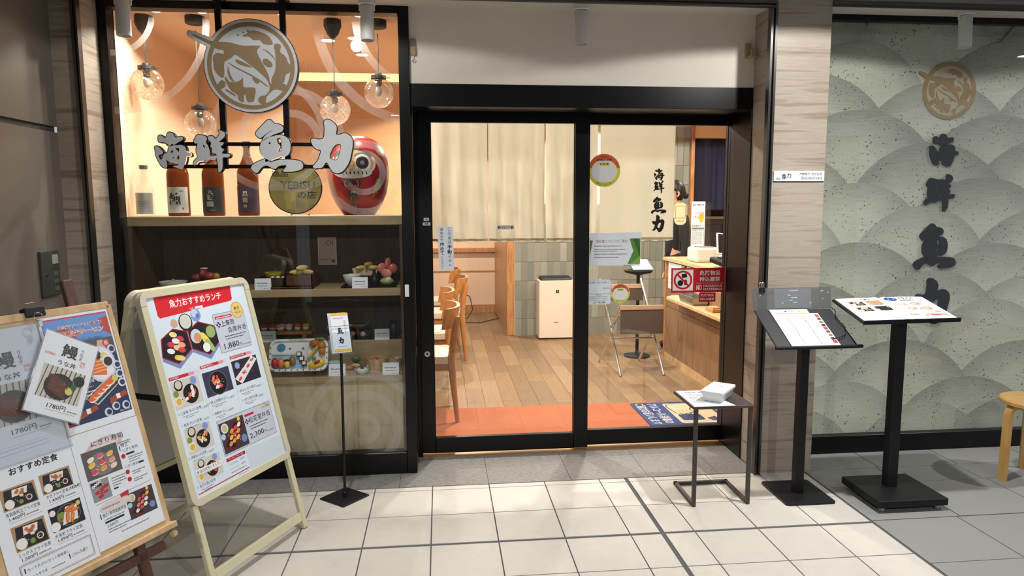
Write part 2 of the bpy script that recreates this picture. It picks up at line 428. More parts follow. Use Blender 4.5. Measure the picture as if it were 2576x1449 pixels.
# ================================================================== THE SETTING
def stone_mat(name, c1, c2, c3):
    m = bpy.data.materials.new(name); m.use_nodes = True; nt = m.node_tree; b = nt.nodes['Principled BSDF']; b.inputs['Roughness'].default_value = 0.45
    tc = nt.nodes.new('ShaderNodeTexCoord'); mp = nt.nodes.new('ShaderNodeMapping'); mp.inputs['Scale'].default_value = (1.3, 1.3, 22)
    nz = nt.nodes.new('ShaderNodeTexNoise'); nz.inputs['Scale'].default_value = 1.6; nz.inputs['Detail'].default_value = 5; nz.inputs['Distortion'].default_value = 0.4
    rp = nt.nodes.new('ShaderNodeValToRGB'); e = rp.color_ramp.elements
    e[0].position = 0.30; e[0].color = c3; e[1].position = 0.7; e[1].color = c1
    k = e.new(0.42); k.color = c2; k = e.new(0.5); k.color = c1; k = e.new(0.56); k.color = tuple(a * .5 + d * .5 for a, d in zip(c1, c2))
    nt.links.new(tc.outputs['Object'], mp.inputs[0]); nt.links.new(mp.outputs[0], nz.inputs['Vector']); nt.links.new(nz.outputs[0], rp.inputs[0]); nt.links.new(rp.outputs[0], b.inputs['Base Color'])
    return m
STONE = stone_mat('veined_travertine', L(172, 161, 148), L(157, 143, 128), L(133, 118, 103))
TILEB = M('beige_floor_tile', L(198, 193, 185), 0.5, var=0.06, vscale=7, bump=0.04, bscale=120)
TILEG = M('grey_granite_tile', L(142, 142, 139), 0.7, var=0.25, vscale=220, detail=2)
SLAB = M('grey_marbled_slab', L(136, 133, 130), 0.55, col2=L(104, 101, 98), vscale=16, stretch=(1, 2, 1))
GROUT = M('dark_grout', L(84, 86, 88), 0.9)
PLASTER = M('greige_plaster', L(242, 234, 222), 0.85, var=0.06, vscale=5)

fl = struct('floor', MB().box(-5, -7, -0.06, 7, 0.62, -0.004), GROUT, 'dark grout bed of the tiled corridor floor')
W[fl] = Vector((0, 0, 0))
def tile_mesh(name, mat, bev=0.02):
    m = MB().box(-.5, -.5, -.5, .5, .5, .5).build(name, mat, None)
    me = m.data; bpy.data.objects.remove(m); return me
unit_b = tile_mesh('tile', TILEB); unit_g = tile_mesh('tile', TILEG); unit_s = tile_mesh('slab', SLAB)
def lay(me, x0, x1, y0, y1, nm='tile'):
    if x1 - x0 < 0.01 or y1 - y0 < 0.01: return
    dz = random.uniform(-0.0004, 0.0004)
    piece(nm, me, fl, ((x0 + x1) / 2, (y0 + y1) / 2, -0.003 + dz), (x1 - x0, y1 - y0, 0.006))
G = 0.003
xs = [-1.73, -1.5, -1.2, -.9, -.6, -.3, 0, .3, .6, .9, 1.05, 1.2, 1.5, 1.8, 2.06]
ys = [0.05, 0.0, -.3, -.6, -.9, -1.2, -1.5, -1.8, -2.1, -2.4]
for i in range(len(xs) - 1):
    for j in range(len(ys) - 1):
        gl = 0.011 if xs[i] == 1.05 else G; gr = 0.011 if xs[i + 1] == 1.05 else G
        gt = 0.010 if ys[j] == -.6 else G; gb = 0.010 if ys[j + 1] == -.6 else G
        lay(unit_b, xs[i] + gl, xs[i + 1] - gr, ys[j + 1] + gb, ys[j] - gt)
gx = [[2.07, 2.52, 3.0, 3.5, 4.0], [2.07, 2.50, 2.98, 3.46, 3.94]]
gy = [0.31, 0.045, -.165, -.585, -.985, -1.385, -1.785, -2.185]
for j in range(len(gy) - 1):
    gxr = [2.105, 2.52, 3.0, 3.5, 4.0] if j == 0 else gx[j % 2]
    for i in range(4): lay(unit_g, gxr[i] + G, gxr[i + 1] - G, gy[j + 1] + G * (1.3 if j == 2 else .8), gy[j] - G * (1.3 if j == 3 else .8))
sl = [-1.61, -1.22, -.64, -.176, .30, .75, 1.18, 1.58, 1.795]
for i in range(8): lay(unit_s, sl[i] + .0012, sl[i + 1] - .0012, 0.055, 0.50, 'slab')

# left side wall running toward the camera: two dark taupe metal panels over a recessed joint
PANEL = M('taupe_metal_panel', L(116, 107, 98), 0.42, 0.0, var=0.08, vscale=1.5)
wl = struct('wall_left', MB().box(-1.95, -5, 0, -1.75, 0.03, 2.6), M('joint_grey', L(70, 66, 62), 0.7), 'taupe panelled side wall left of the shopfront')
W[wl] = Vector((0, 0, 0))
for z0, z1 in ((0.02, 1.835), (1.862, 2.6)):
    for y0, y1 in ((-1.0, 0.0295), (-2.2, -1.012), (-3.6, -2.212)):
        MB().box(-1.752, y0, z0, -1.737, y1, z1).build('panel', PANEL, wl)

# stone piers and aluminium channel round the recess
struct('wall_pillar_left', MB().box(-1.738, 0.03, 0, -1.622, 0.60, 2.6), STONE, 'veined stone pier left of the showcase window')
struct('wall_pillar_right', MB().box(1.80, 0.03, 0, 2.10, 0.60, 2.6), STONE, 'veined stone pier between door and mural')
CHAN = M('dark_steel_channel', L(92, 90, 88), 0.3, 0.8)
ch = MB().box(-1.634, 0.012, 0, -1.622, 0.05, 2.515).box(-1.614, 0.012, 0, -1.606, 0.05, 2.50).box(-1.622, 0.03, 0, -1.614, 0.05, 2.50)
struct('trim_1', ch, CHAN, 'slim steel channel on the left pier')
ch = MB().box(1.765, 0.012, 0, 1.777, 0.05, 2.49).box(1.788, 0.012, 0, 1.80, 0.05, 2.515).box(1.777, 0.035, 0, 1.788, 0.05, 2.49)
struct('trim_2', ch, CHAN, 'slim steel channel on the right pier')
ch = MB().box(-1.606, 0.012, 2.486, 1.788, 0.022, 2.496).box(-1.606, 0.012, 2.505, 1.788, 0.05, 2.53).box(-1.606, 0.03, 2.49, 1.788, 0.05, 2.51)
struct('trim_3', ch, CHAN, 'steel channel along the edge of the recess ceiling')
ch = MB().box(2.10, 0.012, 2.508, 4.3, 0.05, 2.53).box(2.10, 0.02, 2.50, 4.3, 0.03, 2.51)
struct('trim_4', ch, CHAN, 'steel channel above the mural window')
CEILW = M('recess_ceiling_paint', L(214, 206, 194), 0.85)
struct('ceiling', MB().box(-1.622, 0.05, 2.512, 1.80, 0.62, 2.55), CEILW, 'pale ceiling of the shopfront recess')
struct('ceiling_mural', MB().box(2.10, 0.05, 2.536, 4.3, 0.62, 2.56), CEILW, 'pale strip of ceiling above the mural window')
struct('ceiling_corridor', MB().box(-1.95, -5, 2.56, 5.5, 0.05, 2.60), M('corridor_ceiling', L(196, 196, 192), 0.9), 'flat corridor ceiling in front of the shop')
struct('wall_corridor_back', MB().box(-1.95, -7.1, 0, 7, -7.0, 2.6), M('corridor_wall', L(120, 112, 102), 0.8), 'far wall of the corridor behind the viewer')
struct('wall_front', MB().box(-.10, 0.275, 2.124, 1.80, 0.50, 2.514), PLASTER, 'blank greige wall above the sliding door')

# ---- showcase window: black frame, glass, frosted ring film
wf = struct('window_1', MB().box(-1.66, .25, 0, -1.578, .33, 2.512).box(-.142, .25, 0, -.086, .50, 2.512).box(-1.578, .25, 2.474, -.142, .33, 2.512).box(-1.578, .25, 0, -.142, .33, .122), BLACK, 'black framed showcase window left of the door', bevel=0.003)
W[wf] = Vector((0, 0, 0))
MB().box(-1.58, .268, .118, -.14, .276, 2.478).build('pane', GLASS, wf)
tag(MB().box(-.134, .2465, .995, -.112, .25, 1.062).build('pull_handle', WHITE, wf, bevel=.004, seg=2), 'small white finger pull on the frame')
RINGS = [(-1.56, 2.43, .44, .475), (-1.565, 2.456, .185, .215), (-.03, 2.45, .50, .55), (0.005, 2.465, .345, .385),
         (-.70, 1.83, .23, .27), (-.70, 1.83, .115, .155), (-.34, 1.632, .16, .20), (-.34, 1.66, .085, .118), (-.82, 1.86, .26, .295),
         (-.375, .26, .055, .09), (-.375, .26, .165, .215), (-.375, .26, .285, .335), (-.95, .02, .24, .30), (-.95, .02, .36, .42), (-1.25, .55, .20, .245)]
for cx, cz, r0, r1 in RINGS:
    mb = MB(); n = 72
    for k in range(n):
        a0 = 2 * PI * k / n; a1 = 2 * PI * (k + 1) / n
        q = clip([(cx + r * math.cos(a), cz + r * math.sin(a)) for r, a in ((r0, a0), (r1, a0), (r1, a1), (r0, a1))], -1.577, .123, -.143, 2.473)
        if len(q) > 2: mb.add([(x, .2674, z) for x, z in q], [tuple(range(len(q)))])
    if mb.f: mb.build('film_ring', FILM, wf)

# ---- sliding door: black casing, two leaves
struct('door_frame', MB().box(-.095, .27, 2.008, 1.80, .62, 2.126).box(1.793, .27, 0, 1.86, .62, 2.06).box(-.086, .50, 0, -.062, .62, 2.03), BLACK, 'black casing of the sliding entrance door', bevel=0.002)
struct('trim_5', MB().box(-.06, .49, -.002, 1.79, .62, .006), M('door_track', L(170, 140, 100), 0.35, 0.6), 'pale metal floor track under the door')
def leaf(name, x0, x1, gx0, gx1, y0, y1, label):
    mb = MB().box(x0, y0, .022, gx0, y1, 2.02).box(gx1, y0, .022, x1, y1, 2.02).box(gx0, y0, 1.952, gx1, y1, 2.02).box(gx0, y0, .022, gx1, y1, .114)
    o = struct(name, mb, BLACK, label, bevel=0.002); W[o] = Vector((0, 0, 0))
    MB().box(gx0 - .004, (y0 + y1) / 2 - .003, .11, gx1 + .004, (y0 + y1) / 2 + .003, 1.956).build('pane', GLASS, o)
    return o
d1 = leaf('door_1', -.062, .932, .016, .847, .50, .535, 'left glass leaf of the sliding door')
d2 = leaf('door_2', .85, 1.85, .934, 1.792, .545, .58, 'right glass leaf of the sliding door')
T = FRONT(-.025, .499, .624)
tag(MB().poly(circle(.017, 20), [circle(.006, 20)], -.003, .006, T).build('lock_cylinder', CHROME, d1, bevel=.0015), 'round chrome lock')
MB().poly(circle(.0065, 12), (), -.003, .003, T).build('keyhole', BLACK2, d1)

# ---- mural window on the right
SC1, SC2 = L(212, 212, 196), L(128, 129, 122)
def mural_mat(name, radial):
    m = bpy.data.materials.new(name); m.use_nodes = True; nt = m.node_tree; b = nt.nodes['Principled BSDF']; b.inputs['Roughness'].default_value = 0.8
    N = nt.nodes.new; lk = nt.links.new
    tc = N('ShaderNodeTexCoord'); geo = N('ShaderNodeNewGeometry')
    mp = N('ShaderNodeMapping'); mp.inputs['Scale'].default_value = (6, 6, 70); lk(geo.outputs['Position'], mp.inputs[0])
    nz = N('ShaderNodeTexNoise'); nz.inputs['Scale'].default_value = 1.5; nz.inputs['Detail'].default_value = 4; lk(mp.outputs[0], nz.inputs['Vector'])
    col = N('ShaderNodeMix'); col.data_type = 'RGBA'; col.inputs[6].default_value = SC1; col.inputs[7].default_value = SC2
    if radial:
        ln = N('ShaderNodeVectorMath'); ln.operation = 'LENGTH'; lk(tc.outputs['Object'], ln.inputs[0])
        n3 = N('ShaderNodeTexNoise'); n3.inputs['Scale'].default_value = 5; n3.inputs['Detail'].default_value = 3; lk(geo.outputs['Position'], n3.inputs['Vector'])
        ad = N('ShaderNodeMath'); ad.operation = 'MULTIPLY_ADD'; ad.inputs[1].default_value = 0.10; lk(n3.outputs[0], ad.inputs[0]); lk(ln.outputs['Value'], ad.inputs[2])
        mr = N('ShaderNodeMapRange'); mr.inputs[1].default_value = 0.34; mr.inputs[2].default_value = 0.58; mr.inputs[4].default_value = 0.62; lk(ad.outputs[0], mr.inputs[0])
        gr = N('ShaderNodeMath'); gr.operation = 'MULTIPLY_ADD'; gr.inputs[1].default_value = 0.45; gr.inputs[2].default_value = -0.18; lk(nz.outputs[0], gr.inputs[0])
        a2 = N('ShaderNodeMath'); a2.operation = 'ADD'; a2.use_clamp = True; lk(mr.outputs[0], a2.inputs[0]); lk(gr.outputs[0], a2.inputs[1]); lk(a2.outputs[0], col.inputs[0])
    else:
        lk(nz.outputs[0], col.inputs[0])
    vo = N('ShaderNodeTexNoise'); vo.inputs['Scale'].default_value = 95; vo.inputs['Detail'].default_value = 1; lk(geo.outputs['Position'], vo.inputs['Vector'])
    n4 = N('ShaderNodeTexNoise'); n4.inputs['Scale'].default_value = 6; lk(geo.outputs['Position'], n4.inputs['Vector'])
    th = N('ShaderNodeMath'); th.operation = 'MULTIPLY_ADD'; th.inputs[1].default_value = 0.28; lk(n4.outputs[0], th.inputs[0]); lk(vo.outputs[0], th.inputs[2])
    gt = N('ShaderNodeMath'); gt.operation = 'GREATER_THAN'; gt.inputs[1].default_value = 0.855; lk(th.outputs[0], gt.inputs[0])
    mx = N('ShaderNodeMix'); mx.data_type = 'RGBA'; mx.inputs[7].default_value = L(70, 70, 68); lk(gt.outputs[0], mx.inputs[0]); lk(col.outputs[2], mx.inputs[6]); lk(mx.outputs[2], b.inputs['Base Color'])
    return m
mu = struct('wall_mural', MB().box(2.10, .352, 0, 4.3, .40, 2.536), mural_mat('mural_plaster', False), 'grey plaster mural of overlapping wave scallops')
W[mu] = Vector((0, 0, 0))
SCM = mural_mat('scallop_plaster', True)
row = 0; z = 2.62
while z > -.30:
    for k in range(-1, 4):
        r = R0 = random.uniform(.44, .56); cx = 2.10 + k * .80 + (.40 if row % 2 else 0) + random.uniform(-.10, .10); cz = z - R0 + random.uniform(-.05, .05)
        q = clip([(cx + r * math.cos(2 * PI * i / 56), cz + r * math.sin(2 * PI * i / 56)) for i in range(56)], 2.102, .105, 4.28, 2.53)
        if len(q) < 3 or max(p[1] for p in q) - min(p[1] for p in q) < .03: continue
        mb = MB(); pts = [(x, .346 - .008 * (zz - cz) / r - (k % 2) * .0006, zz) for x, zz in q]
        back = [(x, .3515, zz) for x, y, zz in pts]; n = len(pts)
        mb.add(pts + back, [tuple(range(n))] + [(i, (i + 1) % n, n + (i + 1) % n, n + i) for i in range(n)])
        o = mb.build('scallop', SCM, None, origin=(cx, .346, cz)); o.parent = mu; W[o] = Vector((0, 0, 0))
    z -= .195; row += 1
w2 = struct('window_2', MB().box(2.10, .29, 2.502, 4.3, .335, 2.538).box(2.10, .285, 0, 4.3, .335, .108), BLACK, 'black framed glass in front of the mural', bevel=.002)
W[w2] = Vector((0, 0, 0))
MB().box(2.10, .302, .104, 4.3, .310, 2.505).build('pane', GLASS, w2)

# ================================================================== INTERIOR SHELL
PLANK = [M('oak_plank_a', L(144, 114, 80), 0.4, col2=L(112, 84, 54), vscale=3, stretch=(16, 1.5, 1)), M('oak_plank_b', L(132, 104, 72), 0.4, col2=L(100, 75, 48), vscale=3, stretch=(16, 1.5, 1)), M('oak_plank_c', L(152, 124, 90), 0.4, col2=L(120, 93, 62), vscale=3, stretch=(16, 1.5, 1))]
fi = struct('floor_interior', MB().box(-1.6, .62, -.05, 4.6, 6.3, -.006), M('floor_gap', L(70, 52, 36), 0.8), 'oak plank floor inside the restaurant'); W[fi] = Vector((0, 0, 0))
pm = []
for m in PLANK:
    o = MB().box(-.5, -.5, -.5, .5, .5, .5).build('plank', m); pm.append(o.data); bpy.data.objects.remove(o)
pw = .136
for i in range(-2, 21):
    y = 1.475 - (i * 37 % 10) * .09; x = i * pw - .03
    while y < 6.15:
        y1 = min(y + .9, 6.15); y0 = max(y, 1.475)
        if y1 - y0 > .03: piece('plank', random.choice(pm), fi, (x + pw / 2, (y0 + y1) / 2, -.004), (pw - .002, y1 - y0 - .002, .008))
        y += .9
TERRA = M('terracotta_coir', L(176, 98, 58), 0.95, var=0.35, vscale=160, bump=0.5, bscale=400)
struct('floor_entrance_mat', MB().box(-.10, .625, -.006, 2.2, 1.47, .004), TERRA, 'terracotta carpet strip inside the door')
struct('wall_interior_left', MB().box(-1.70, .33, 0, -1.585, 1.70, 2.52), INTW, 'peach side wall of the display niche')
struct('wall_niche_back', MB().box(-1.585, 1.63, 0, -1.02, 1.74, 2.52), INTW, 'peach back wall of the display niche')
struct('wall_bulkhead', MB().box(-1.6, 2.32, 0, -.05, 2.42, 2.45), M('bulkhead_plaster', L(206, 158, 112), 0.8), 'warm partition behind the display niche')
struct('wall_cove_back', MB().box(-1.6, 2.60, 2.40, -.05, 2.65, 2.9), INTW, 'wall lit by the cove light')
struct('ceiling_niche', MB().box(-1.7, .33, 2.49, -.09, 2.05, 2.56), INTW, 'peach ceiling above the pendants')
struct('ceiling_interior', MB().box(-.12, .62, 2.49, 4.6, 6.3, 2.56).box(-1.7, 2.60, 2.9, -.05, 6.3, 2.95).box(-1.7, 2.0, 2.85, -.05, 2.7, 2.9), INTW, 'ceiling of the restaurant')
struct('wall_interior_back', MB().box(-1.7, 6.1, 0, .93, 6.25, 2.9), M('back_wall_cream', L(232, 200, 170), 0.7), 'cream back wall behind the dining chairs')
struct('baseboard_back', MB().box(-1.7, 6.085, 0, .90, 6.10, .11), WOODM, 'oak skirting along the back wall')
struct('trim_6', MB().box(-1.7, 6.04, .84, .90, 6.10, .90), WOODM, 'oak dado ledge on the back wall', bevel=.004)
struct('trim_7', MB().box(-1.7, 6.09, .57, .90, 6.10, .585), WOODM, 'thin dado line on the back wall')
struct('wall_partition', MB().box(.80, 4.31, 0, .885, 6.10, 2.5), WOODM, 'oak partition end beside the tiled wall', bevel=.004)
tw = struct('wall_tiled', MB().box(.885, 4.312, 0, 2.905, 4.42, 2.5), M('pale_grout', L(214, 206, 190), 0.8), 'grey green stacked tile wall'); W[tw] = Vector((0, 0, 0))
TM = []
for k, c in enumerate((L(142, 144, 132), L(126, 128, 118), L(156, 156, 143), L(134, 134, 122), L(148, 146, 132))):
    o = MB().box(-.5, -.5, -.5, .5, .5, .5).build('wall_tile', M('glazed_tile_%s' % 'abcde'[k], c, 0.28, var=.12, vscale=9)); TM.append(o.data); bpy.data.objects.remove(o)
for i in range(27):
    for j in range(11):
        if j > 6 and i < 22: continue
        piece('wall_tile', random.choice(TM), tw, (.888 + (i + .5) * .0745, 4.309, -.02 + (j + .5) * .216), (.0705, .010, .2115))
struct('wall_post', MB().box(2.905, 4.27, 0, 2.945, 4.42, 2.5), WOODM, 'slim oak post at the end of the tile wall')
struct('wall_kitchen', MB().box(2.945, 5.2, 0, 4.6, 5.3, 2.5), M('kitchen_dark', L(44, 42, 44), 0.6), 'dark kitchen wall beyond the counter')
struct('wall_kitchen_header', MB().box(2.945, 4.30, 2.235, 4.6, 4.44, 2.5), INTW, 'cream beam above the kitchen curtain')
struct('wall_interior_right', MB().box(4.5, .62, 0, 4.6, 5.3, 2.5), INTW, 'right interior wall')
struct('wall_interior_front', MB().box(1.86, .62, 0, 4.6, .70, 2.5), INTW, 'inner face of the front wall right of the door')

# ---- showcase carcass and shelves (continuous boards)
sc = thing('display_cabinet', 'oak display cabinet with two food shelves behind the showcase glass', 'cabinet', (-.86, .55, 0))
MB().box(-1.58, .735, .0, -.14, .75, 1.38).build('back_panel', SHOWB, sc)
MB().box(-1.58, .335, .0, -1.555, .735, 1.38).build('side_panel', SHOWB, sc)
MB().box(-.162, .335, .0, -.142, .735, 1.38).build('side_panel', SHOWB, sc)
MB().box(-1.58, .335, 1.382, -.142, .80, 1.434).build('top_board', WOODH, sc, bevel=.003)
MB().box(-1.555, .335, .992, -.162, .735, 1.033).build('shelf', WOODH, sc, bevel=.002)
MB().box(-1.555, .335, .507, -.162, .735, .541).build('shelf', WOODH, sc, bevel=.002)
MB().box(-1.555, .505, .541, -.162, .735, .712).build('riser', WOODH, sc, bevel=.002)
MB().box(-1.555, .345, .02, -.162, .36, .507).build('front_panel', M('pale_oak_panel', L(198, 182, 150), 0.55, col2=L(182, 164, 130), vscale=3, stretch=(14, 14, 1)), sc)
T = FRONT(-.53, .7345, 1.135)
tag(MB().box(-.668, .730, 1.135, -.56, .7345, 1.30).build('poster', PAPER, sc), 'pale poster on the cabinet back')
P = Print(FRONT(-.668, .730, 1.135)); P.rect(.004, .004, .104, .161, L(206, 178, 160)).text('OI', .045, .115, .045, .032, L(120, 90, 70)); P.fine(.012, .03, .08, .006, L(150, 100, 90)); P.rect(.078, .014, .098, .03, L(150, 60, 50)).done('poster_print', sc)

# ================================================================== LAMPS
def downlight(X, Y, Z, e, col, r=.055, label='', estr=30, spot=math.radians(161), group='corridor downlights', rad=.035, beam=4.8, name='ceiling_downlight'):
    t = thing(name, label, 'ceiling light', (X, Y, Z), group)
    MB().lathe([(r * 1.25, .0), (r * 1.28, -.004), (r, -.006), (r, .0)], (X, Y, Z), 24).build('trim_ring', WHITE, t, smooth=True)
    MB().lathe([(.0, -.0005), (r, -.001)], (X, Y, Z), 24).build('diffuser', M('lamp_disc_%d_%d' % (int(col[0] * 100), int(col[2] * 100)), (1, 1, 1, 1), 0.5, emit=tuple(col) + (1,), estr=estr), t)
    lamp('lamp', 'SPOT', (X, Y, Z - .05), e, col, rad, spot, 0.05, (X, Y, 0), t, beam, .15)
    return t
COOL = (1.0, 0.98, 0.95); WARM = (1.0, 0.925, 0.82)
downlight(1.95, -.72, 2.56, LAMP_KEY, COOL, label='round corridor downlight above the menu stands')
downlight(-.46, -.66, 2.56, LAMP_KEY * .48, COOL, label='round corridor downlight above the leaflet stand')
downlight(4.35, -.72, 2.56, LAMP_KEY * .9, COOL, label='round corridor downlight beyond the stool')
for k, (x, y) in enumerate(((-.46, -4.6), (1.95, -4.6))):  # unseen lamps added as frontal fill on the shopfront and boards
    downlight(x, y, 2.56, LAMP_KEY * 1.1, COOL, label=('added fill downlight behind the viewer, left one', 'added fill downlight behind the viewer, right one')[k], beam=1.5)
for k, (x, y) in enumerate(((.45, 1.72), (1.35, 1.72), (.45, 2.6), (1.5, 2.9), (.3, 4.9), (1.9, 3.7), (2.9, 2.0), (3.2, 3.4))):
    downlight(x, y, 2.49, (80, 80, 14, 16, 70, 55, 30, 34)[k] * LAMP_IN, WARM, .045, ('warm downlight just inside the left door leaf', 'warm downlight just inside the right door leaf', 'warm downlight above the dining chairs', 'warm downlight in the middle of the room', 'warm downlight near the back wall', 'warm downlight in front of the tile wall', 'warm downlight above the counter', 'warm downlight above the till side')[k], 20, math.radians(150), 'warm interior downlights', beam=1.0)
for k, (x, y) in enumerate(((-.60, .95), (-.44, 1.35), (-1.38, .362), (-1.15, .362), (-.75, .362), (-.35, .362))):
    downlight(x, y, 2.49, (16, 14, 9, 12, 11, 10)[k] * LAMP_IN, WARM, .04 if k < 2 else .022, ('warm downlight nearest the pendants', 'small warm downlight deeper in the niche', 'warm downlight close to the niche side wall', 'warm downlight over the left sake bottles', 'warm downlight over the round plaque', 'warm downlight over the daruma doll')[k], 14, math.radians(140), 'niche downlights', beam=.8, name='niche_downlight')
cv = thing('cove_light', 'bright cove light strip above the partition', 'ceiling light', (-.8, 2.45, 2.45))
MB().box(-1.55, 2.44, 2.452, -.06, 2.50, 2.475).build('light_strip', M('cove_emitter', (1, 1, 1, 1), .5, emit=(1, .86, .55, 1), estr=14), cv)
MB().box(-1.58, 2.33, 2.45, -.055, 2.345, 2.475).build('lip', WOODL, cv)

# ================================================================== SHOP SIGN IN FRONT OF THE SHOWCASE
SIGNW = M('sign_white_face', L(204, 208, 211), 0.5); GOLD = M('dull_gold_print', L(146, 124, 90), 0.55); SIGNK = M('sign_black_return', L(8, 8, 9), 0.4, spec=.3)
sg = thing('shop_sign', 'white brush lettered shop sign with round swordfish emblem on black bars', 'sign', (-.86, .19, 2.5))
for x in (-1.02, -.708):
    MB().box(x - .014, .176, 1.675, x + .014, .20, 2.512).build('hanger_bar', SIGNK, sg)
    MB().box(x - .032, .165, 2.504, x + .032, .225, 2.513).build('mount_plate', SIGNK, sg)
MB().box(-1.30, .178, 1.790, -.50, .198, 1.808).build('cross_bar', SIGNK, sg)
MB().box(-1.30, .178, 1.678, -.50, .198, 1.696).build('cross_bar', SIGNK, sg)
R = .2285; T = frame_T((-.862, .172, 2.179), (R, 0, 0), (0, 0, R)); TE = T @ Matrix.Diagonal((R, R, 1, 1))
disc = MB()
disc.poly(circle(1.0), (), -.012, .020, TE); disc.poly([(x * 1.01, y * 1.01) for x, y in EMB_BILL], (), -.012, .019, TE)
e = disc.build('emblem', SIGNK, sg)
f = MB().poly(circle(.985), (), .0195, .022, TE).poly(EMB_BILL, (), .0195, .0215, TE).build('emblem_face', SIGNW, e)
mb = MB().poly(circle(.925), [circle(.835)], .0222, .0226, TE)
for i, p in enumerate(EMB): mb.poly(p, (), .0224 + i * .00006, .0228 + i * .00006, TE)
mb.build('emblem_print', GOLD, e)
SPOS = {'海': (-1.2613, 1.7613), '鮮': (-1.0747, 1.7592), '魚': (-.7579, 1.7866), '力': (-.4788, 1.7870)}
for chx, (X, Z) in SPOS.items():
    T = FRONT(X, .172, Z); k = MB(); w = MB()
    for o_, hs in brush(chx):
        k.poly(offset(o_, .0042), [offset(h, -.003) for h in hs], -.012, .018, T); w.poly(o_, hs, .0178, .020, T)
    c = k.build('character', SIGNK, sg); w.build('character_face', SIGNW, c)

# ---- round black track spotlights under the recess ceiling
def spotlight(X, Y, Z, tilt, label):
    t = thing('track_spotlight', label, 'spotlight', (X, Y, Z), 'white cylinder spotlights')
    MB().lathe([(.044, 0), (.044, -.026), (.040, -.03), (0, -.03)], (X, Y, Z), 24).build('ceiling_base', WHITE, t, smooth=True)
    MB().box(X - .040, Y - .006, Z - .055, X - .034, Y + .006, Z - .02).build('yoke_arm', WHITE, t); MB().box(X + .034, Y - .006, Z - .055, X + .040, Y + .006, Z - .02).build('yoke_arm', WHITE, t)
    Tm = Matrix.Translation((X, Y, Z - .034)) @ Matrix.Rotation(tilt, 4, 'X')
    b = MB().lathe([(.0, 0), (.033, 0), (.034, -.003), (.034, -.168), (.031, -.168), (.030, -.150)], (0, 0, 0), 24, Tm).build('body', WHITE, t, smooth=True)
    MB().lathe([(0, -.148), (.030, -.150)], (0, 0, 0), 24, Tm).build('reflector', M('dark_reflector', L(20, 20, 20), .3), b)
for X, lb in ((-1.452, 'white cylinder spotlight at the left end above the showcase'), (-.287, 'white cylinder spotlight above the showcase window beside the door'), (.805, 'white cylinder spotlight above the middle of the door'), (2.935, 'white cylinder spotlight in front of the mural')):
    spotlight(X, .15, 2.512 if X < 2 else 2.536, -.06, lb)

# ---- hooks on the wall above the door
HOOKM = M('aged_cream_plastic', L(176, 152, 118), .5)
h = thing('wall_hook', 'cream plastic clip with wire hook on the wall left of the spotlight', 'hook', (-.065, .275, 2.30), 'hooks above the door')
MB().box(-.079, .262, 2.315, -.051, .275, 2.352).build('mount', M('grey_brown_plastic', L(132, 120, 104), .5), h, bevel=.002)
MB().box(-.079, .256, 2.268, -.050, .275, 2.314).build('clip', HOOKM, h, bevel=.003)
for k in range(4): MB().box(-.076 + k * .0065, .2545, 2.272, -.073 + k * .0065, .257, 2.31).build('rib', HOOKM, h)
MB().tube([(-.065, .262, 2.268), (-.065, .262, 2.258), (-.072, .262, 2.25), (-.072, .262, 2.24), (-.065, .262, 2.234), (-.057, .262, 2.24), (-.057, .262, 2.246)], .0017, 6).build('wire_hook', ALU, h)
h = thing('wall_hook', 'beige plastic peg hook on the wall beside the right pier', 'hook', (1.76, .275, 2.32), 'hooks above the door')
MB().box(1.742, .264, 2.283, 1.775, .275, 2.362).build('mount', HOOKM, h, bevel=.003)
MB().box(1.756, .222, 2.283, 1.786, .264, 2.296).box(1.756, .222, 2.29, 1.786, .232, 2.326).build('peg', HOOKM, h, bevel=.003)

# ---- notice plate on the pier
t = thing('name_plate', 'white shop name plate with phone number on the right pier', 'sign', (1.954, .03, 1.63))
MB().box(1.815, .022, 1.608, 2.095, .03, 1.660).build('plate', PAPER, t, bevel=.001)
P = Print(FRONT(1.815, .022, 1.608))
P.text('海鮮', .012, .006, .026, .012).text('魚', .044, .008, .026, .030, K, .02).text('力', .070, .016, .026, .026, K, .02)
P.text('海鮮魚力 光が丘店', .140, .030, .128, .014, K, .01).text('03-5967-1832', .168, .008, .100, .014, K, .01).circ(.158, .015, .008, K).circ(.158, .015, .0062, WH).text('電', .1535, .0108, .009, .009).done('plate_print', t)

# ---- intercom box on the side wall
t = thing('wall_box', 'dark grey key panel on the taupe side wall', 'panel', (-1.737, -.147, 1.18))
MB().box(-1.74, -.221, 1.079, -1.722, -.072, 1.286).build('housing', M('dark_grey_plastic', L(58, 58, 56), .5), t, bevel=.003)
MB().box(-1.724, -.135, 1.225, -1.720, -.085, 1.268).build('label_window', M('grey_label', L(150, 150, 146), .5), t)
MB().lathe([(.006, 0), (.006, .006), (0, .006)], (0, 0, 0), 12, frame_T((-1.722, -.19, 1.18), (0, 1, 0), (0, 0, 1))).build('key_switch', CHROME, t)
for k in range(3): MB().box(-1.723, -.13, 1.10 + k * .035, -1.7205, -.09, 1.12 + k * .035).build('button', M('dark_button', L(84, 84, 80), .5), t)

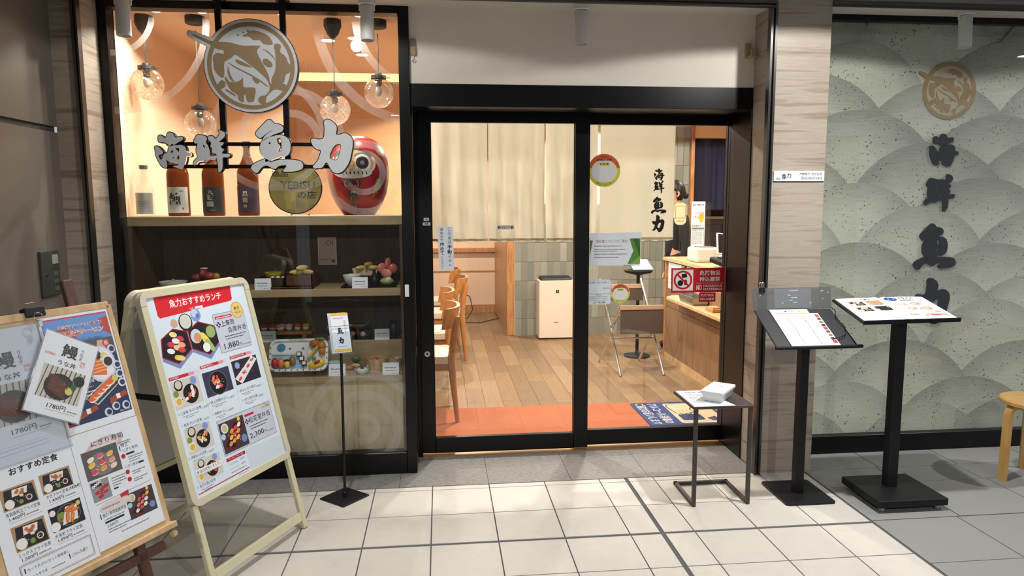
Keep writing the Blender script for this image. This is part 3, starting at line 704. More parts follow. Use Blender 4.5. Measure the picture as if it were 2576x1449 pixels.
# ================================================================== LARGE A-FRAME SIGN
CREAM = M('cream_aluminium', L(204, 200, 168), .38)
CREAMC = M('cream_plastic_corner', L(206, 196, 176), .4)
ph, ta, AW = 1.1428, .2455, .609
afx = Vector((math.cos(ph), math.sin(ph), 0)); afn = Vector((math.sin(ph), -math.cos(ph), 0))
afu = Vector((0, 0, math.cos(ta))) - afn * math.sin(ta)
af0 = Vector((-.5754, -.3578, 0)) - afx * AW                # left foot, at the floor
TA = frame_T(af0, afx, afu)
af = thing('menu_board', 'cream framed lunch menu A-board standing in front of the showcase', 'sign board', tuple(af0 + afx * AW / 2 - afn * .29))
def rrect(x0, y0, x1, y1, r, n=6):
    out = []
    for cx, cy, a in ((x1 - r, y0 + r, -PI / 2), (x1 - r, y1 - r, 0), (x0 + r, y1 - r, PI / 2), (x0 + r, y0 + r, PI)):
        for k in range(n + 1): out.append((cx + r * math.cos(a + PI / 2 * k / n), cy + r * math.sin(a + PI / 2 * k / n)))
    return out
s0, s1 = .341, 1.198
def a_side(T, name, poster):
    fr = MB().poly(rrect(0, s0, AW, s1, .045), [rrect(.028, s0 + .028, AW - .028, s1 - .028, .004)], -.012, .012, T).build(name, CREAM, af, bevel=.003)
    for cx, cy in ((0, s0), (AW, s0), (0, s1), (AW, s1)):
        sx = 1 if cx == 0 else -1; sy = 1 if cy == s0 else -1
        arc = [(cx + sx * .045 + sx * -.046 * math.cos(a), cy + sy * .045 + sy * -.046 * math.sin(a)) for a in [PI / 2 * k / 6 for k in range(7)]]
        inn = [(cx + sx * .058, cy), (cx + sx * .058, cy + sy * .029), (cx + sx * .029, cy + sy * .029), (cx + sx * .029, cy + sy * .058), (cx, cy + sy * .058)]
        pts = arc + [(cx + sx * .058, cy - sy * .001), (cx + sx * .058, cy + sy * .027), (cx + sx * .027, cy + sy * .027), (cx + sx * .027, cy + sy * .058), (cx - sx * .001, cy + sy * .058)]
        pts = [arc[k] for k in range(7)]
        full = [(cx - sx * .001, cy + sy * .058)] + pts + [(cx + sx * .058, cy - sy * .001), (cx + sx * .058, cy + sy * .0285), (cx + sx * .0285, cy + sy * .0285), (cx + sx * .0285, cy + sy * .058)]
        MB().poly(full, (), -.0132, .0132, T).build('corner_cap', CREAMC, fr)
    pn = MB().poly([(.02, s0 + .02), (AW - .02, s0 + .02), (AW - .02, s1 - .02), (.02, s1 - .02)], (), -.006, .0045, T).build('poster_panel' if poster else 'rear_panel', PAPER if poster else M('panel_back_white', L(186, 184, 178), .5), af)
    for x in (.016, AW - .016):
        MB().bar(T @ Vector((x, s0 + .01, -.004)), T @ Vector((x, 0.004, -.004)), .028, .022, (T.to_3x3() @ Vector((0, 0, 1)))).build('leg', CREAM, af, bevel=.003)
    MB().bar(T @ Vector((.03, .062, -.004)), T @ Vector((AW - .03, .062, -.004)), .018, .040, (T.to_3x3() @ Vector((0, 1, 0)))).build('foot_rail', CREAM, af, bevel=.002)
    return pn
pn = a_side(TA, 'front_frame', True)
top = TA @ Vector((0, s1, 0)); afu2 = Vector((0, 0, math.cos(ta))) + afn * math.sin(ta)
TB = frame_T(top - afu2 * s1 - afn * .034 + afx * AW, -afx, afu2)
a_side(TB, 'rear_frame', False)
for x in (.10, AW - .10):
    p = TA @ Vector((x, s1 - .02, -.017)); MB().box(-.03, -.02, -.014, .03, .02, .014, frame_T(p, afx, afu)).build('hinge', BLACK2, af)
for x in (.015, AW - .015):
    MB().bar(TA @ Vector((x, .78, -.014)), TB @ Vector((AW - x, .78, -.014)), .006, .022).build('stay_bar', BLACK2, af)

def photo(P, x0, y0, x1, y1, kind, seed=0):
    """a printed food photograph drawn with flat shapes"""
    r = random.Random(seed * 77 + 5); w = x1 - x0; h = y1 - y0; X = lambda a: x0 + a * w; Y = lambda b: y0 + b * h; m = min(w, h)
    Wt = L(232, 230, 224); ric = L(236, 234, 228); org = L(214, 110, 44); blk = L(30, 26, 28); grn = L(120, 150, 60); pk = L(214, 70, 84)
    if kind == 'tray':
        P.rect(x0, y0, x1, y1, L(176, 140, 100)); P.pg([(X(.04), Y(.06)), (X(.97), Y(.02)), (X(.93), Y(.9)), (X(.12), Y(.93))], blk)
        P.circ(X(.2), Y(.26), m * .22, Wt).circ(X(.2), Y(.26), m * .17, ric); P.circ(X(.52), Y(.22), m * .13, L(60, 56, 50)).circ(X(.52), Y(.22), m * .10, grn)
        P.circ(X(.76), Y(.3), m * .14, Wt).circ(X(.76), Y(.3), m * .10, L(70, 40, 30)); P.pg([(X(.3), Y(.55)), (X(.72), Y(.55)), (X(.78), Y(.85)), (X(.34), Y(.88))], Wt)
        for k in range(6): P.circ(X(r.uniform(.4, .68)), Y(r.uniform(.6, .8)), m * .075, L(190 + r.randint(-20, 20), 104, 48))
        P.circ(X(.56), Y(.5), m * .09, Wt, m * .06).circ(X(.85), Y(.72), m * .1, L(50, 44, 42))
    elif kind == 'shrimp':
        P.rect(x0, y0, x1, y1, blk).circ(X(.56), Y(.5), m * .52, L(120, 118, 112), m * .46).circ(X(.56), Y(.5), m * .49, L(38, 34, 34), m * .43)
        P.circ(X(.34), Y(.5), m * .2, grn).circ(X(.3), Y(.42), m * .06, RED); P.pg([(X(.3), Y(.15)), (X(.8), Y(.2)), (X(.85), Y(.8)), (X(.5), Y(.85))], Wt)
        for a, b, ro in ((.62, .74, .25), (.7, .62, -.1), (.5, .42, 1.35), (.64, .36, 1.25)): P.circ(X(a), Y(b), m * .27, org, m * .085, rot=ro).circ(X(a) + .001, Y(b), m * .2, L(228, 140, 66), m * .05, rot=ro)
        P.circ(X(.9), Y(.82), m * .1, L(222, 196, 90)).circ(X(.1), Y(.2), m * .2, ric).circ(X(.1), Y(.78), m * .13, Wt)
    elif kind == 'sushi':
        P.rect(x0, y0, x1, y1, L(96, 84, 84)); P.circ(X(.5), Y(.45), m * .52, L(128, 116, 118), m * .42); P.pg([(X(.6), Y(.75)), (X(1), Y(.7)), (X(1), Y(1)), (X(.4), Y(1))], L(70, 96, 90))
        cs = [pk, L(232, 150, 60), L(236, 214, 200), L(238, 190, 60), pk, L(232, 150, 130), L(240, 232, 226), L(220, 100, 110), L(240, 180, 70)]
        for k, c in enumerate(cs):
            a = .24 + (k % 3) * .26 + r.uniform(-.03, .03); b = .26 + (k // 3) * .23 + r.uniform(-.03, .03)
            P.circ(X(a), Y(b) - m * .03, m * .13, ric, m * .07, rot=.25).circ(X(a), Y(b), m * .14, c, m * .075, rot=.25)
    elif kind == 'tuna':
        P.rect(x0, y0, x1, y1, L(140, 146, 150)); P.rect(X(.05), Y(.7), X(.6), Y(.95), blk)
        for k in range(4): P.circ(X(.14 + k * .13), Y(.76 + k * .05), m * .075, WH).circ(X(.14 + k * .13), Y(.76 + k * .05), m * .03, pk)
        for a, b in ((.3, .42), (.6, .56), (.42, .2), (.72, .36), (.8, .62), (.55, .4)): P.circ(X(a), Y(b), m * .16, L(190, 40, 62), m * .09, rot=.2)
    elif kind == 'bento':
        P.rect(x0, y0, x1, y1, L(60, 56, 62)); P.pg([(X(.02), Y(.2)), (X(.6), Y(.95)), (X(.98), Y(.8)), (X(.42), Y(.02))], L(120, 26, 34)); P.pg([(X(.08), Y(.22)), (X(.6), Y(.88)), (X(.92), Y(.77)), (X(.42), Y(.09))], blk)
        for k in range(9): P.circ(X(.3 + (k % 3) * .16 + (k // 3) * .07), Y(.25 + (k // 3) * .19 + (k % 3) * .06), m * .1, r.choice([pk, L(232, 150, 60), WH, L(236, 190, 70), L(226, 130, 120)]), m * .065, rot=.6)
        P.circ(X(.2), Y(.8), m * .16, Wt).circ(X(.2), Y(.8), m * .12, L(196, 190, 150)).circ(X(.85), Y(.25), m * .13, L(110, 140, 190)); P.circ(X(.8), Y(.93), m * .07, L(220, 200, 90)).circ(X(.08), Y(.55), m * .1, L(180, 200, 220))
    elif kind == 'bowl':
        P.rect(x0, y0, x1, y1, L(54, 58, 84)); P.circ(X(.5), Y(.46), m * .5, L(110, 112, 120)).circ(X(.5), Y(.46), m * .47, L(24, 22, 26))
        for k in range(16):
            a = r.uniform(0, 6.28); q = r.uniform(.05, .33); P.circ(X(.5) + m * q * math.cos(a), Y(.47) + m * q * math.sin(a), m * .12, r.choice([pk, pk, L(240, 150, 150), WH, L(232, 212, 90), L(120, 170, 110), L(236, 150, 110)]), m * .055, rot=r.uniform(0, 3))
    elif kind == 'nigiri':
        P.rect(x0, y0, x1, y1, L(40, 40, 58)); P.pg([(X(0), Y(.28)), (X(.82), Y(1)), (X(1), Y(.82)), (X(.22), Y(0))], L(226, 226, 228))
        for k in range(4): P.circ(X(.2 + k * .2), Y(.18 + k * .21), m * .12, ric, m * .07, rot=.5).circ(X(.2 + k * .2), Y(.22 + k * .21), m * .125, pk, m * .06, rot=.5)
        P.circ(X(.2), Y(.78), m * .14, L(140, 166, 214)).circ(X(.8), Y(.95), m * .08, Wt)
    elif kind == 'set':
        P.rect(x0, y0, x1, y1, L(206, 204, 200)); P.circ(X(.62), Y(.42), m * .36, blk).circ(X(.26), Y(.82), m * .2, blk).circ(X(.26), Y(.84), m * .15, L(206, 204, 180)); P.circ(X(.8), Y(.86), m * .15, L(130, 156, 206))
        for k in range(10): P.circ(X(.62 + r.uniform(-.2, .2)), Y(.44 + r.uniform(-.2, .2)), m * .1, r.choice([pk, L(226, 120, 110), WH, L(222, 190, 90)]), m * .06, rot=r.uniform(0, 3))
        P.circ(X(.14), Y(.28), m * .2, L(226, 222, 210)).circ(X(.16), Y(.26), m * .12, L(216, 180, 60)).circ(X(.12), Y(.55), m * .12, grn)
    elif kind == 'eel':
        P.rect(x0, y0, x1, y1, L(196, 192, 180))
        for k in range(9): P.line(X(k / 9.), Y(0), X(k / 9. + .1), Y(1), m * .03, L(72, 68, 62))
        P.circ(X(.46), Y(.42), m * .46, L(22, 18, 16), m * .40)
        for k in range(5): P.circ(X(.42), Y(.62 - k * .1), m * .33, L(84 + 10 * (k % 2), 46, 26), m * .06, rot=-.35)
        P.circ(X(.7), Y(.36), m * .12, L(206, 200, 110)).circ(X(.78), Y(.52), m * .1, L(40, 90, 40)).circ(X(.88), Y(.74), m * .17, L(20, 18, 18))
    tones = {'tray': [L(206, 130, 60), L(150, 80, 36), WH], 'shrimp': [L(236, 160, 80), L(170, 84, 30), L(150, 180, 90)], 'eel': [L(120, 70, 40), L(60, 32, 20), L(150, 96, 56)]}.get(kind, [L(244, 190, 180), L(150, 30, 46), WH, L(240, 206, 110), L(110, 140, 70), L(40, 34, 36)])
    for k in range(16):
        P.circ(X(.5 + r.uniform(-.24, .24)), Y(.45 + r.uniform(-.2, .2)), m * r.uniform(.018, .035), r.choice(tones), m * r.uniform(.01, .02), n=8, rot=r.uniform(0, 3))

PTA = frame_T(TA @ Vector((0, 0, .0046)), afx, afu)
P = Print(PTA, .0002, .0001)
P.rect(.030, s0 + .03, AW - .030, s1 - .03, L(214, 228, 240))
P.pg([(.071, 1.169), (.071, 1.094), (.080, 1.084), (.482, 1.103), (.491, 1.112), (.497, 1.169)], L(214, 34, 50)).rect(.071, 1.152, .4965, 1.169, L(196, 24, 40))
P.text('魚力おすすめランチ', .140, 1.117, .290, .034, WH, .018).text('11:30〜', .235, 1.097, .030, .008, WH).rect(.268, 1.096, .310, 1.106, WH)
P.pg([(.056, 1.004), (.125, 1.036), (.194, 1.015), (.197, .925), (.114, .874), (.041, .918)], L(120, 140, 190)).pg([(.196, 1.015), (.262, 1.044), (.345, 1.013), (.364, .935), (.285, .877), (.198, .925)], L(120, 140, 190))
P.pg([(.056, 1.004), (.125, 1.036), (.194, 1.015), (.197, .937), (.114, .892), (.041, .932)], L(168, 30, 48)).pg([(.196, 1.015), (.262, 1.044), (.345, 1.013), (.364, .947), (.285, .895), (.198, .938)], L(168, 30, 48))
P.pg([(.060, 1.001), (.125, 1.031), (.190, 1.011), (.193, .940), (.114, .897), (.046, .934)], L(30, 24, 34)).pg([(.200, 1.012), (.262, 1.039), (.341, 1.010), (.359, .948), (.285, .900), (.202, .940)], L(30, 24, 34))
for a, b, c in ((.12, 1.012, L(236, 224, 150)), (.15, .99, L(206, 60, 84)), (.125, .985, WH), (.098, .975, L(206, 60, 84)), (.15, .965, L(240, 170, 130)), (.125, .958, L(246, 200, 160)), (.09, .95, WH), (.145, .945, L(210, 70, 60)), (.118, .918, L(236, 200, 80)), (.132, .914, L(240, 214, 120))): P.circ(a, b, .019, c, .011, rot=-.3)
P.circ(.235, .985, .030, L(200, 214, 230)).circ(.240, .978, .020, L(214, 150, 100)).circ(.318, .990, .030, L(60, 46, 50)).circ(.318, .990, .026, L(150, 180, 110)); P.circ(.285, .955, .045, L(236, 220, 90), .016, rot=-1.1).circ(.297, .935, .035, L(160, 190, 120), .014, rot=-1.0).circ(.275, .93, .02, WH)
P.circ(.198, 1.050, .036, L(34, 30, 36)).circ(.198, 1.053, .030, L(206, 212, 200)).circ(.139, 1.054, .018, L(200, 170, 150)).circ(.26, 1.071, .027, L(130, 160, 214)).circ(.255, 1.080, .018, L(190, 206, 236)).circ(.268, 1.066, .010, L(80, 120, 200))
P.rect(.349, .889, .541, 1.057, L(196, 204, 220)).frame(.349, .889, .541, 1.057, .0012, L(90, 94, 110)).rect(.360, 1.034, .462, 1.046, L(196, 30, 60)).fine(.366, 1.037, .09, .005, WH)
P.circ(.502, 1.058, .037, L(190, 150, 70)).circ(.502, 1.058, .034, L(228, 200, 120)).text('魚力', .484, 1.058, .034, .016, K, .01).text('一番人気!', .480, 1.042, .044, .010)
def quad_mark(x, y, r): [P.pg([(x + a * r - r * .7, y + b * r), (x + a * r, y + b * r + r * .7), (x + a * r + r * .7, y + b * r), (x + a * r, y + b * r - r * .7)], K) for a, b in ((-1, 0), (1, 0), (0, 1), (0, -1))]
quad_mark(.372, 1.010, .0085); P.text('上寿司', .386, .998, .080, .026, K, .006).text('会席弁当', .418, .966, .114, .026, K, .006); P.fine(.392, .951, .135, .005, K, 1); P.fine(.396, .940, .11, .005, K, 2); P.text('1,880', .374, .897, .092, .028, K, .008).text('円', .470, .899, .015, .014); P.fine(.489, .900, .048, .005)
for x0, x1, y, s in ((.045, .195, .838, 'おすすめ定食'), (.212, .366, .848, '職自慢!海鮮ちらし'), (.387, .540, .852, '板前おまかせにぎり寿司')):
    P.rect(x0, y, x1, y + .013, L(200, 40, 66)).rect(x1 - .05, y, x1 - .02, y + .013, L(226, 150, 160)).rect(x1 - .02, y, x1, y + .013, L(224, 206, 216)).text(s, x0 + .006, y + .003, .012 * len(s) * .62, .008, WH, .01)
photo(P, .044, .722, .190, .832, 'set', 3); photo(P, .212, .727, .366, .830, 'bowl', 2); photo(P, .388, .736, .549, .842, 'nigiri', 1)
for x, y, s, w, pr in ((.060, .697, '上刺身 天ぷら定食', .108, '2,300円'), (.060, .650, '刺身 天ぷら定食', .094, '1,760円'), (.220, .697, '特上海鮮ちらし', .102, '1,980円'), (.226, .648, '海鮮ちらし', .072, '1,580円'), (.398, .702, '特上にぎり寿司', .100, '1,980円'), (.404, .658, 'にぎり寿司10貫', .092, '1,680円'), (.054, .520, '海鮮あられ定食', .082, '1,760円'), (.060, .402, '本日の魚力定食', .086, '')):
    P.text('✧', x - .013, y + .002, .008, .009).text(s, x, y, w, .013, K, .004); P.fine(x + .004, y - .010, w * .8, .0035); P.fine(x + .02, y - .017, w * .4, .0035)
    if pr: P.text(pr, min(x + w + .004, .196 if x < .2 else .33 if x < .38 else .516) - (.0 if x < .38 else .0), y - .004, .034, .010)
for x in (.203, .378): P.line(x, .64, x, .86, .0006, L(150, 165, 190))
photo(P, .053, .538, .189, .640, 'set', 9); photo(P, .058, .418, .197, .506, 'set', 14)
P.pg([(.056, .452), (.198, .446), (.199, .470), (.057, .476)], L(190, 196, 204)).pg([(.056, .454), (.197, .449), (.198, .470), (.057, .476)], WH).text('本日は完売しました。', .062, .456, .130, .014, K, .006)
P.rect(.224, .474, .558, .622, L(196, 204, 220)).frame(.224, .474, .558, .622, .0015, L(80, 84, 96)); photo(P, .229, .480, .377, .609, 'bento', 4)
P.rect(.386, .594, .445, .604, L(196, 30, 60)); P.pg([(.46, .621), (.52, .621), (.557, .596), (.557, .610)], L(222, 196, 120)); P.text('ランチ限定', .500, .600, .050, .011)
quad_mark(.392, .572, .0075); P.text('松花堂弁当', .404, .560, .140, .026, K, .006); P.fine(.402, .545, .12, .005, K, 3); P.fine(.406, .533, .10, .005, K, 4); P.text('2,300', .390, .492, .090, .026, K, .008).text('円', .484, .494, .014, .013); P.fine(.501, .495, .048, .005)
P.rect(.225, .448, .338, .462, L(170, 26, 50)).text('ランチにプラス一品!', .238, .4515, .086, .008, WH); P.text('ミニうどん', .236, .430, .05, .009).text('シャーベット', .236, .410, .05, .009).text('350円', .300, .432, .026, .008).text('200円', .300, .412, .026, .008); P.fine(.236, .398, .09, .004)
P.line(.045, .382, .341, .386, .004, L(196, 30, 80)); P.fine(.27, .374, .065, .003)
P.pg([(.342, .464), (.582, .456), (.579, .371), (.346, .371)], L(202, 216, 228))
P.done('poster_print', pn)

# ================================================================== EASEL WITH MENU SHEETS
ph, ta, EH, EW = math.radians(62.5), math.radians(16), .76, .54
ex = Vector((math.cos(ph), math.sin(ph), 0)); en = Vector((math.sin(ph), -math.cos(ph), 0)); eu = Vector((0, 0, math.cos(ta))) - en * math.sin(ta)
e0 = Vector((-.854, -1.226, .434))                      # bottom right corner of the board; local x runs negative to the left
TE_ = frame_T(e0, ex, eu)
foot = e0 - ex * EW / 2
es = thing('easel', 'light wooden easel at the far left carrying menu sheets', 'easel', (foot.x - .1, foot.y + .05, 0))
EZ = lambda x, y, z: TE_ @ Vector((x, y, z))
MB().box(-EW, -.006, -.012, 0, EH + .01, 0, TE_).build('board', M('pale_ply_board', L(206, 176, 132), .5, col2=L(190, 156, 110), vscale=3, stretch=(2, 2, 14)), es, bevel=.002)
for x0, x1, y0, y1, nm in ((-EW, 0, EH - .012, EH + .012, 'rail'), (-.012, .008, -.006, EH, 'stile'), (-EW - .008, -EW + .012, -.006, EH, 'stile')): MB().box(x0, y0, -.014, x1, y1, .003, TE_).build(nm, WOODL, es, bevel=.002)
lg = MB().box(-EW - .01, -.012, -.014, .012, .008, .028, TE_).build('ledge', WOODL, es, bevel=.003)
MB().lathe([(.010, 0), (.012, .008), (.009, .016), (0, .017)], (0, 0, 0), 12, frame_T(EZ(.0, -.032, .004), ex, eu)).build('knob', WOODL, es, smooth=True)
up_len = e0.z / math.cos(ta)
for x, ex_t in ((-.425, .95), (-.105, .86)):
    MB().bar(EZ(x, -up_len, -.024), EZ(x, ex_t, -.024), .034, .022, en).build('front_leg', WOODD, es, bevel=.003)
MB().bar(EZ(-EW + .02, -.06, -.024), EZ(-.02, -.06, -.024), .022, .03, eu).build('cross_rail', WOODD, es, bevel=.002)
tp = EZ(-.265, .62, -.045); MB().bar(tp, (tp.x - en.x * .42, tp.y - en.y * .42, 0.006), .03, .022, en).build('rear_leg', WOODD, es, bevel=.003)
MB().bar(EZ(-.425, .62, -.036), EZ(-.105, .62, -.036), .03, .02, eu).build('hinge_rail', WOODD, es)

def sheet(name, label, x0, y0, x1, y1, z, T=TE_, cat='menu sheet', mat=PAPER, grp='sheets on the easel', thick=.0006):
    c = T @ Vector(((x0 + x1) / 2, y0, z)); t = thing(name, label, cat, tuple(c), grp)
    MB().box(x0, y0, z, x1, y1, z + thick, T).build('paper', mat, t); return t
def pT(z, T=TE_): return frame_T(T @ Vector((0, 0, z)), T.to_3x3() @ Vector((1, 0, 0)), T.to_3x3() @ Vector((0, 1, 0)))

# salmon poster, upper right
t = sheet('menu_poster', 'blue salmon fair poster at the upper right of the easel', -.245, .382, -.012, .750, .001)
P = Print(pT(.0016), .0002, .0001)
P.rect(-.236, .405, -.018, .740, L(28, 42, 84)).rect(-.236, .640, -.018, .738, L(86, 140, 206)).rect(-.236, .735, -.018, .740, L(190, 40, 90))
P.pg([(-.236, .700), (-.16, .705), (-.13, .66), (-.236, .64)], L(150, 60, 44)).pg([(-.05, .72), (-.018, .725), (-.018, .66), (-.045, .68)], L(170, 60, 40)).pg([(-.236, .62), (-.018, .60), (-.018, .655), (-.236, .66)], L(70, 70, 84)); P.pg([(-.09, .60), (-.05, .60), (-.055, .65), (-.075, .65)], L(196, 170, 140))
P.text('期間限定!なくなり次第終了!', -.192, .702, .150, .014, WH, .05).text('期間限定!なくなり次第終了!', -.192, .702, .150, .014, L(150, 40, 40), .0)
P.text('海峡青森サーモン', -.218, .676, .180, .022, WH, .06).text('海峡青森サーモン', -.218, .676, .180, .022, L(216, 70, 30), .012)
P.text('まろやかで上品な味わい', -.165, .655, .115, .010, L(40, 60, 120), .01)
P.circ(-.046, .637, .013, L(190, 40, 40)).text('祭', -.054, .629, .016, .016, WH)
P.circ(-.082, .573, .052, L(200, 206, 224), .060).circ(-.082, .574, .046, L(226, 230, 238), .054); P.pg([(-.122, .545), (-.072, .535), (-.064, .566), (-.082, .590), (-.108, .592)], L(226, 110, 40))
for k in range(4): P.line(-.118, .55 + k * .011, -.068, .553 + k * .010, .003, L(246, 190, 130))
P.pg([(-.122, .590), (-.10, .602), (-.115, .612)], L(130, 170, 50)).circ(-.088, .603, .014, L(30, 40, 40)).circ(-.066, .598, .012, L(214, 206, 130)).circ(-.057, .578, .020, L(220, 224, 232)).circ(-.057, .577, .015, L(36, 26, 24))
P.pg([(-.165, .478), (-.055, .535), (-.018, .512), (-.128, .448)], L(206, 206, 206)).pg([(-.160, .477), (-.056, .530), (-.024, .511), (-.128, .453)], L(60, 52, 50))
for k in range(5): P.circ(-.135 + k * .017, .472 + k * .0095, .020, L(236, 230, 220), .011, rot=.4).circ(-.135 + k * .017, .476 + k * .0095, .020, L(230, 100, 40), .010, rot=.4)
P.circ(-.05, .519, .011, L(206, 200, 100))
P.text('サーモン御膳', -.17, .523, .05, .012, WH).fine(-.172, .508, .045, .006, L(220, 120, 130), 1); P.fine(-.176, .494, .05, .005, WH, 2); P.fine(-.178, .484, .04, .005, WH, 3)
for cx, cy in ((-.035, .615), (-.03, .56), (-.03, .53), (-.03, .50), (-.07, .43), (-.10, .418), (-.035, .425)): P.circ(cx, cy, .014, L(206, 214, 230)).circ(cx + .002, cy, .009, L(40, 50, 90))
for cx, cy in ((-.055, .452), (-.165, .430)): P.pg([(cx - .035, cy - .012), (cx + .035, cy + .006), (cx + .03, cy + .022), (cx - .03, cy + .008)], L(160, 70, 40)).rect(cx - .006, cy, cx + .008, cy + .016, WH)
P.text('写真はイメージです', -.062, .408, .042, .006, WH); P.rect(-.236, .405, -.222, .414, RED); P.done('poster_print', t)

def eel_print(t, T, w, h):
    P = Print(T, .0002, .0001)
    P.text('鰻', w * .36, h * .74, w * .30, h * .17, K, .02).vtext('うなぎ', w * .73, h * .90, h * .045, K); P.text('【中国産】', w * .08, h * .72, w * .18, h * .03, RED); P.text('海鮮', w * .74, h * .715, w * .1, h * .035, L(214, 90, 110)).text('魚力', w * .74, h * .675, w * .1, h * .035, L(214, 90, 110))
    P.text('うな丼', w * .34, h * .63, w * .34, h * .065, K, .01); photo(P, w * .12, h * .20, w * .90, h * .60, 'eel'); P.text('1780円', w * .36, h * .095, w * .34, h * .06, K, .006); P.line(w * .36, h * .075, w * .9, h * .075, .0008, GREY); P.fine(w * .74, h * .10, w * .18, h * .016)
    P.done('card_print', t)
t = sheet('covered_sheet', 'white sheet mostly covered by the eel price sheet on the easel', -.515, .366, -.250, .735, .0004)
P = Print(pT(.0010), .0002, .0001); [P.line(-.50 + (k % 2) * .04, .372 + k * .011, -.30, .375 + k * .011, .0008, GREY) for k in range(3)]; P.done('sheet_print', t)
# left eel sheet in a clear sleeve, upper left
t = sheet('eel_menu_sheet', 'eel bowl price sheet behind plastic at the upper left of the easel', -.47, .405, -.262, .700, .0012)
eel_print(t, frame_T(EZ(-.47, .405, .0019), ex, eu), .205, .29)
t = thing('document_sleeve', 'large clear plastic sleeve over the upper left easel sheets', 'sleeve', tuple(EZ(-.39, .35, .004)))
MB().box(-.52, .352, .0030, -.240, .742, .0034, TE_).build('film', glass_mat('sleeve_plastic', (.93, .94, .96, 1), 1.35, .05, .10), t)
MB().box(-.52, .352, .0034, -.240, .358, .0038, TE_).build('weld_seam', glass_mat('sleeve_seam', (.9, .91, .93, 1), 1.35, .1, .35), t)
# hanging tilted card on a ring
hc = thing('hanging_price_card', 'tilted white eel bowl card hanging from a ring on the easel', 'price card', tuple(EZ(-.22, .45, .02)))
ca = math.radians(-31); cw, chh = .168, .250
TC = frame_T(EZ(-.360, .497, .016), ex * math.cos(ca) + eu * math.sin(ca), -ex * math.sin(ca) + eu * math.cos(ca))
MB().box(0, 0, 0, cw, chh, .0007, TC).build('card', PAPER, hc)
eel_print(hc, frame_T(TC @ Vector((0, 0, .0008)), TC.to_3x3() @ Vector((1, 0, 0)), TC.to_3x3() @ Vector((0, 1, 0))), cw, chh)
MB().box(-.004, -.004, -.0006, cw + .004, chh + .004, 0, TC).build('laminate_edge', glass_mat('laminate', (.92, .93, .95, 1), 1.4, .05, .25), hc)
rc = TC @ Vector((.006, chh - .004, 0)); lx = TC.inverted() @ rc
pr = EZ(-.250, .752, .022)
MB().tube([pr + (ex * math.cos(a) + eu * math.sin(a)) * .013 for a in [k * 2 * PI / 18 for k in range(15)]], .0017, 6).build('wire_ring', CHROME, hc)
MB().box(-.006, -.03, -.003, .006, -.012, .003, frame_T(pr, ex, eu)).build('swivel_clip', CHROME, hc, bevel=.001)
tp = EZ(-.25, .775, .0); t = thing('binder_clip', 'black binder clip on the top edge of the easel board', 'clip', tuple(EZ(-.245, .76, 0)), 'binder clips')
MB().box(-.275, .755, -.020, -.215, .785, .010, TE_).build('clip_body', BLACK2, t, bevel=.003); MB().tube([EZ(-.265, .78, .002), EZ(-.262, .80, -.004), EZ(-.232, .80, -.004), EZ(-.228, .78, .002)], .0015, 6).build('wire_arm', CHROME, t)

# set meal sheet lower left
t = sheet('set_meal_sheet', 'set meal price sheet at the lower left of the easel', -.500, .012, -.248, .376, .0014)
P = Print(pT(.0020), .0002, .0001)
P.text('おすすめ定食', -.432, .327, .140, .022, K, .025)
for (x0, x1, y0, y1, kd, sd) in ((-.470, -.374, .238, .297, 'tray', 1), (-.360, -.268, .243, .301, 'tray', 2), (-.466, -.374, .122, .192, 'tray', 3), (-.360, -.262, .131, .200, 'shrimp', 4)): photo(P, x0, y0, x1, y1, kd, sd)
for x, y, s, w, p in ((-.468, .222, '青森産帆立フライ定食', .094, '1,400円'), (-.354, .229, 'かきフライ定食', .066, '1,490円'), (-.464, .106, 'ミックスフライ定食', .090, '1,500円'), (-.360, .114, '大海老フライ定食', .084, '1,890円')):
    P.text(s, x, y, w, .011, K).text(p, x + .006, y - .014, .042, .011, K, .006); P.fine(x + .052, y - .012, .034, .004); P.line(x + .004, y - .0185, x + .094, y - .0185, .0007, GREY)
P.text('(大粒牡蠣)', -.286, .229, .036, .011, K, .02)
P.frame(-.470, .024, -.262, .084, .0012, L(120, 60, 70)).frame(-.467, .027, -.265, .081, .0006, L(60, 60, 80))
P.rect(-.460, .060, -.457, .074, K).text('セット天ぷら/セット茶碗蒸し', -.452, .062, .120, .009).rect(-.336, .044, -.333, .058, K).text('ごはん大盛り', -.329, .046, .05, .010).rect(-.460, .038, -.457, .052, K).text('セットサラダ', -.452, .040, .05, .010); P.fine(-.39, .041, .04, .004); P.done('sheet_print', t)
# nigiri sheet lower right
t = sheet('sushi_menu_sheet', 'sushi menu sheet at the lower right of the easel', -.247, .020, -.008, .380, .0017)
P = Print(pT(.0023), .0002, .0001)
P.circ(-.145, .322, .065, L(206, 184, 180), .026, rot=.12).circ(-.140, .326, .050, L(220, 208, 206), .016, rot=.12); P.text('にぎり寿司', -.186, .328, .110, .018, K, .006)
photo(P, -.226, .232, -.106, .320, 'sushi', 5); photo(P, -.224, .164, -.162, .226, 'tuna', 6); photo(P, -.124, .068, -.024, .150, 'bento', 7)
P.rect(-.100, .288, -.097, .304, K).text('特上', -.092, .296, .024, .011).text('にぎり寿司', -.090, .280, .054, .011); P.rect(-.082, .268, -.052, .274, DARK); P.fine(-.098, .312, .044, .004); P.fine(-.094, .306, .036, .004)
for y in (.268, .216, .192): P.circ(-.093, y, .0075, L(190, 30, 50))
for y, w in ((.258, .055), (.251, .05), (.243, .04), (.210, .05), (.203, .03), (.186, .05), (.179, .03)): P.fine(-.078, y, w, .004)
P.text('にぎり寿司', -.096, .228, .045, .010, L(60, 60, 66)).rect(-.048, .229, -.028, .235, DARK)
for y, w in ((.214, .05), (.206, .045), (.198, .05), (.190, .03)): P.fine(-.152, y, w, .004)
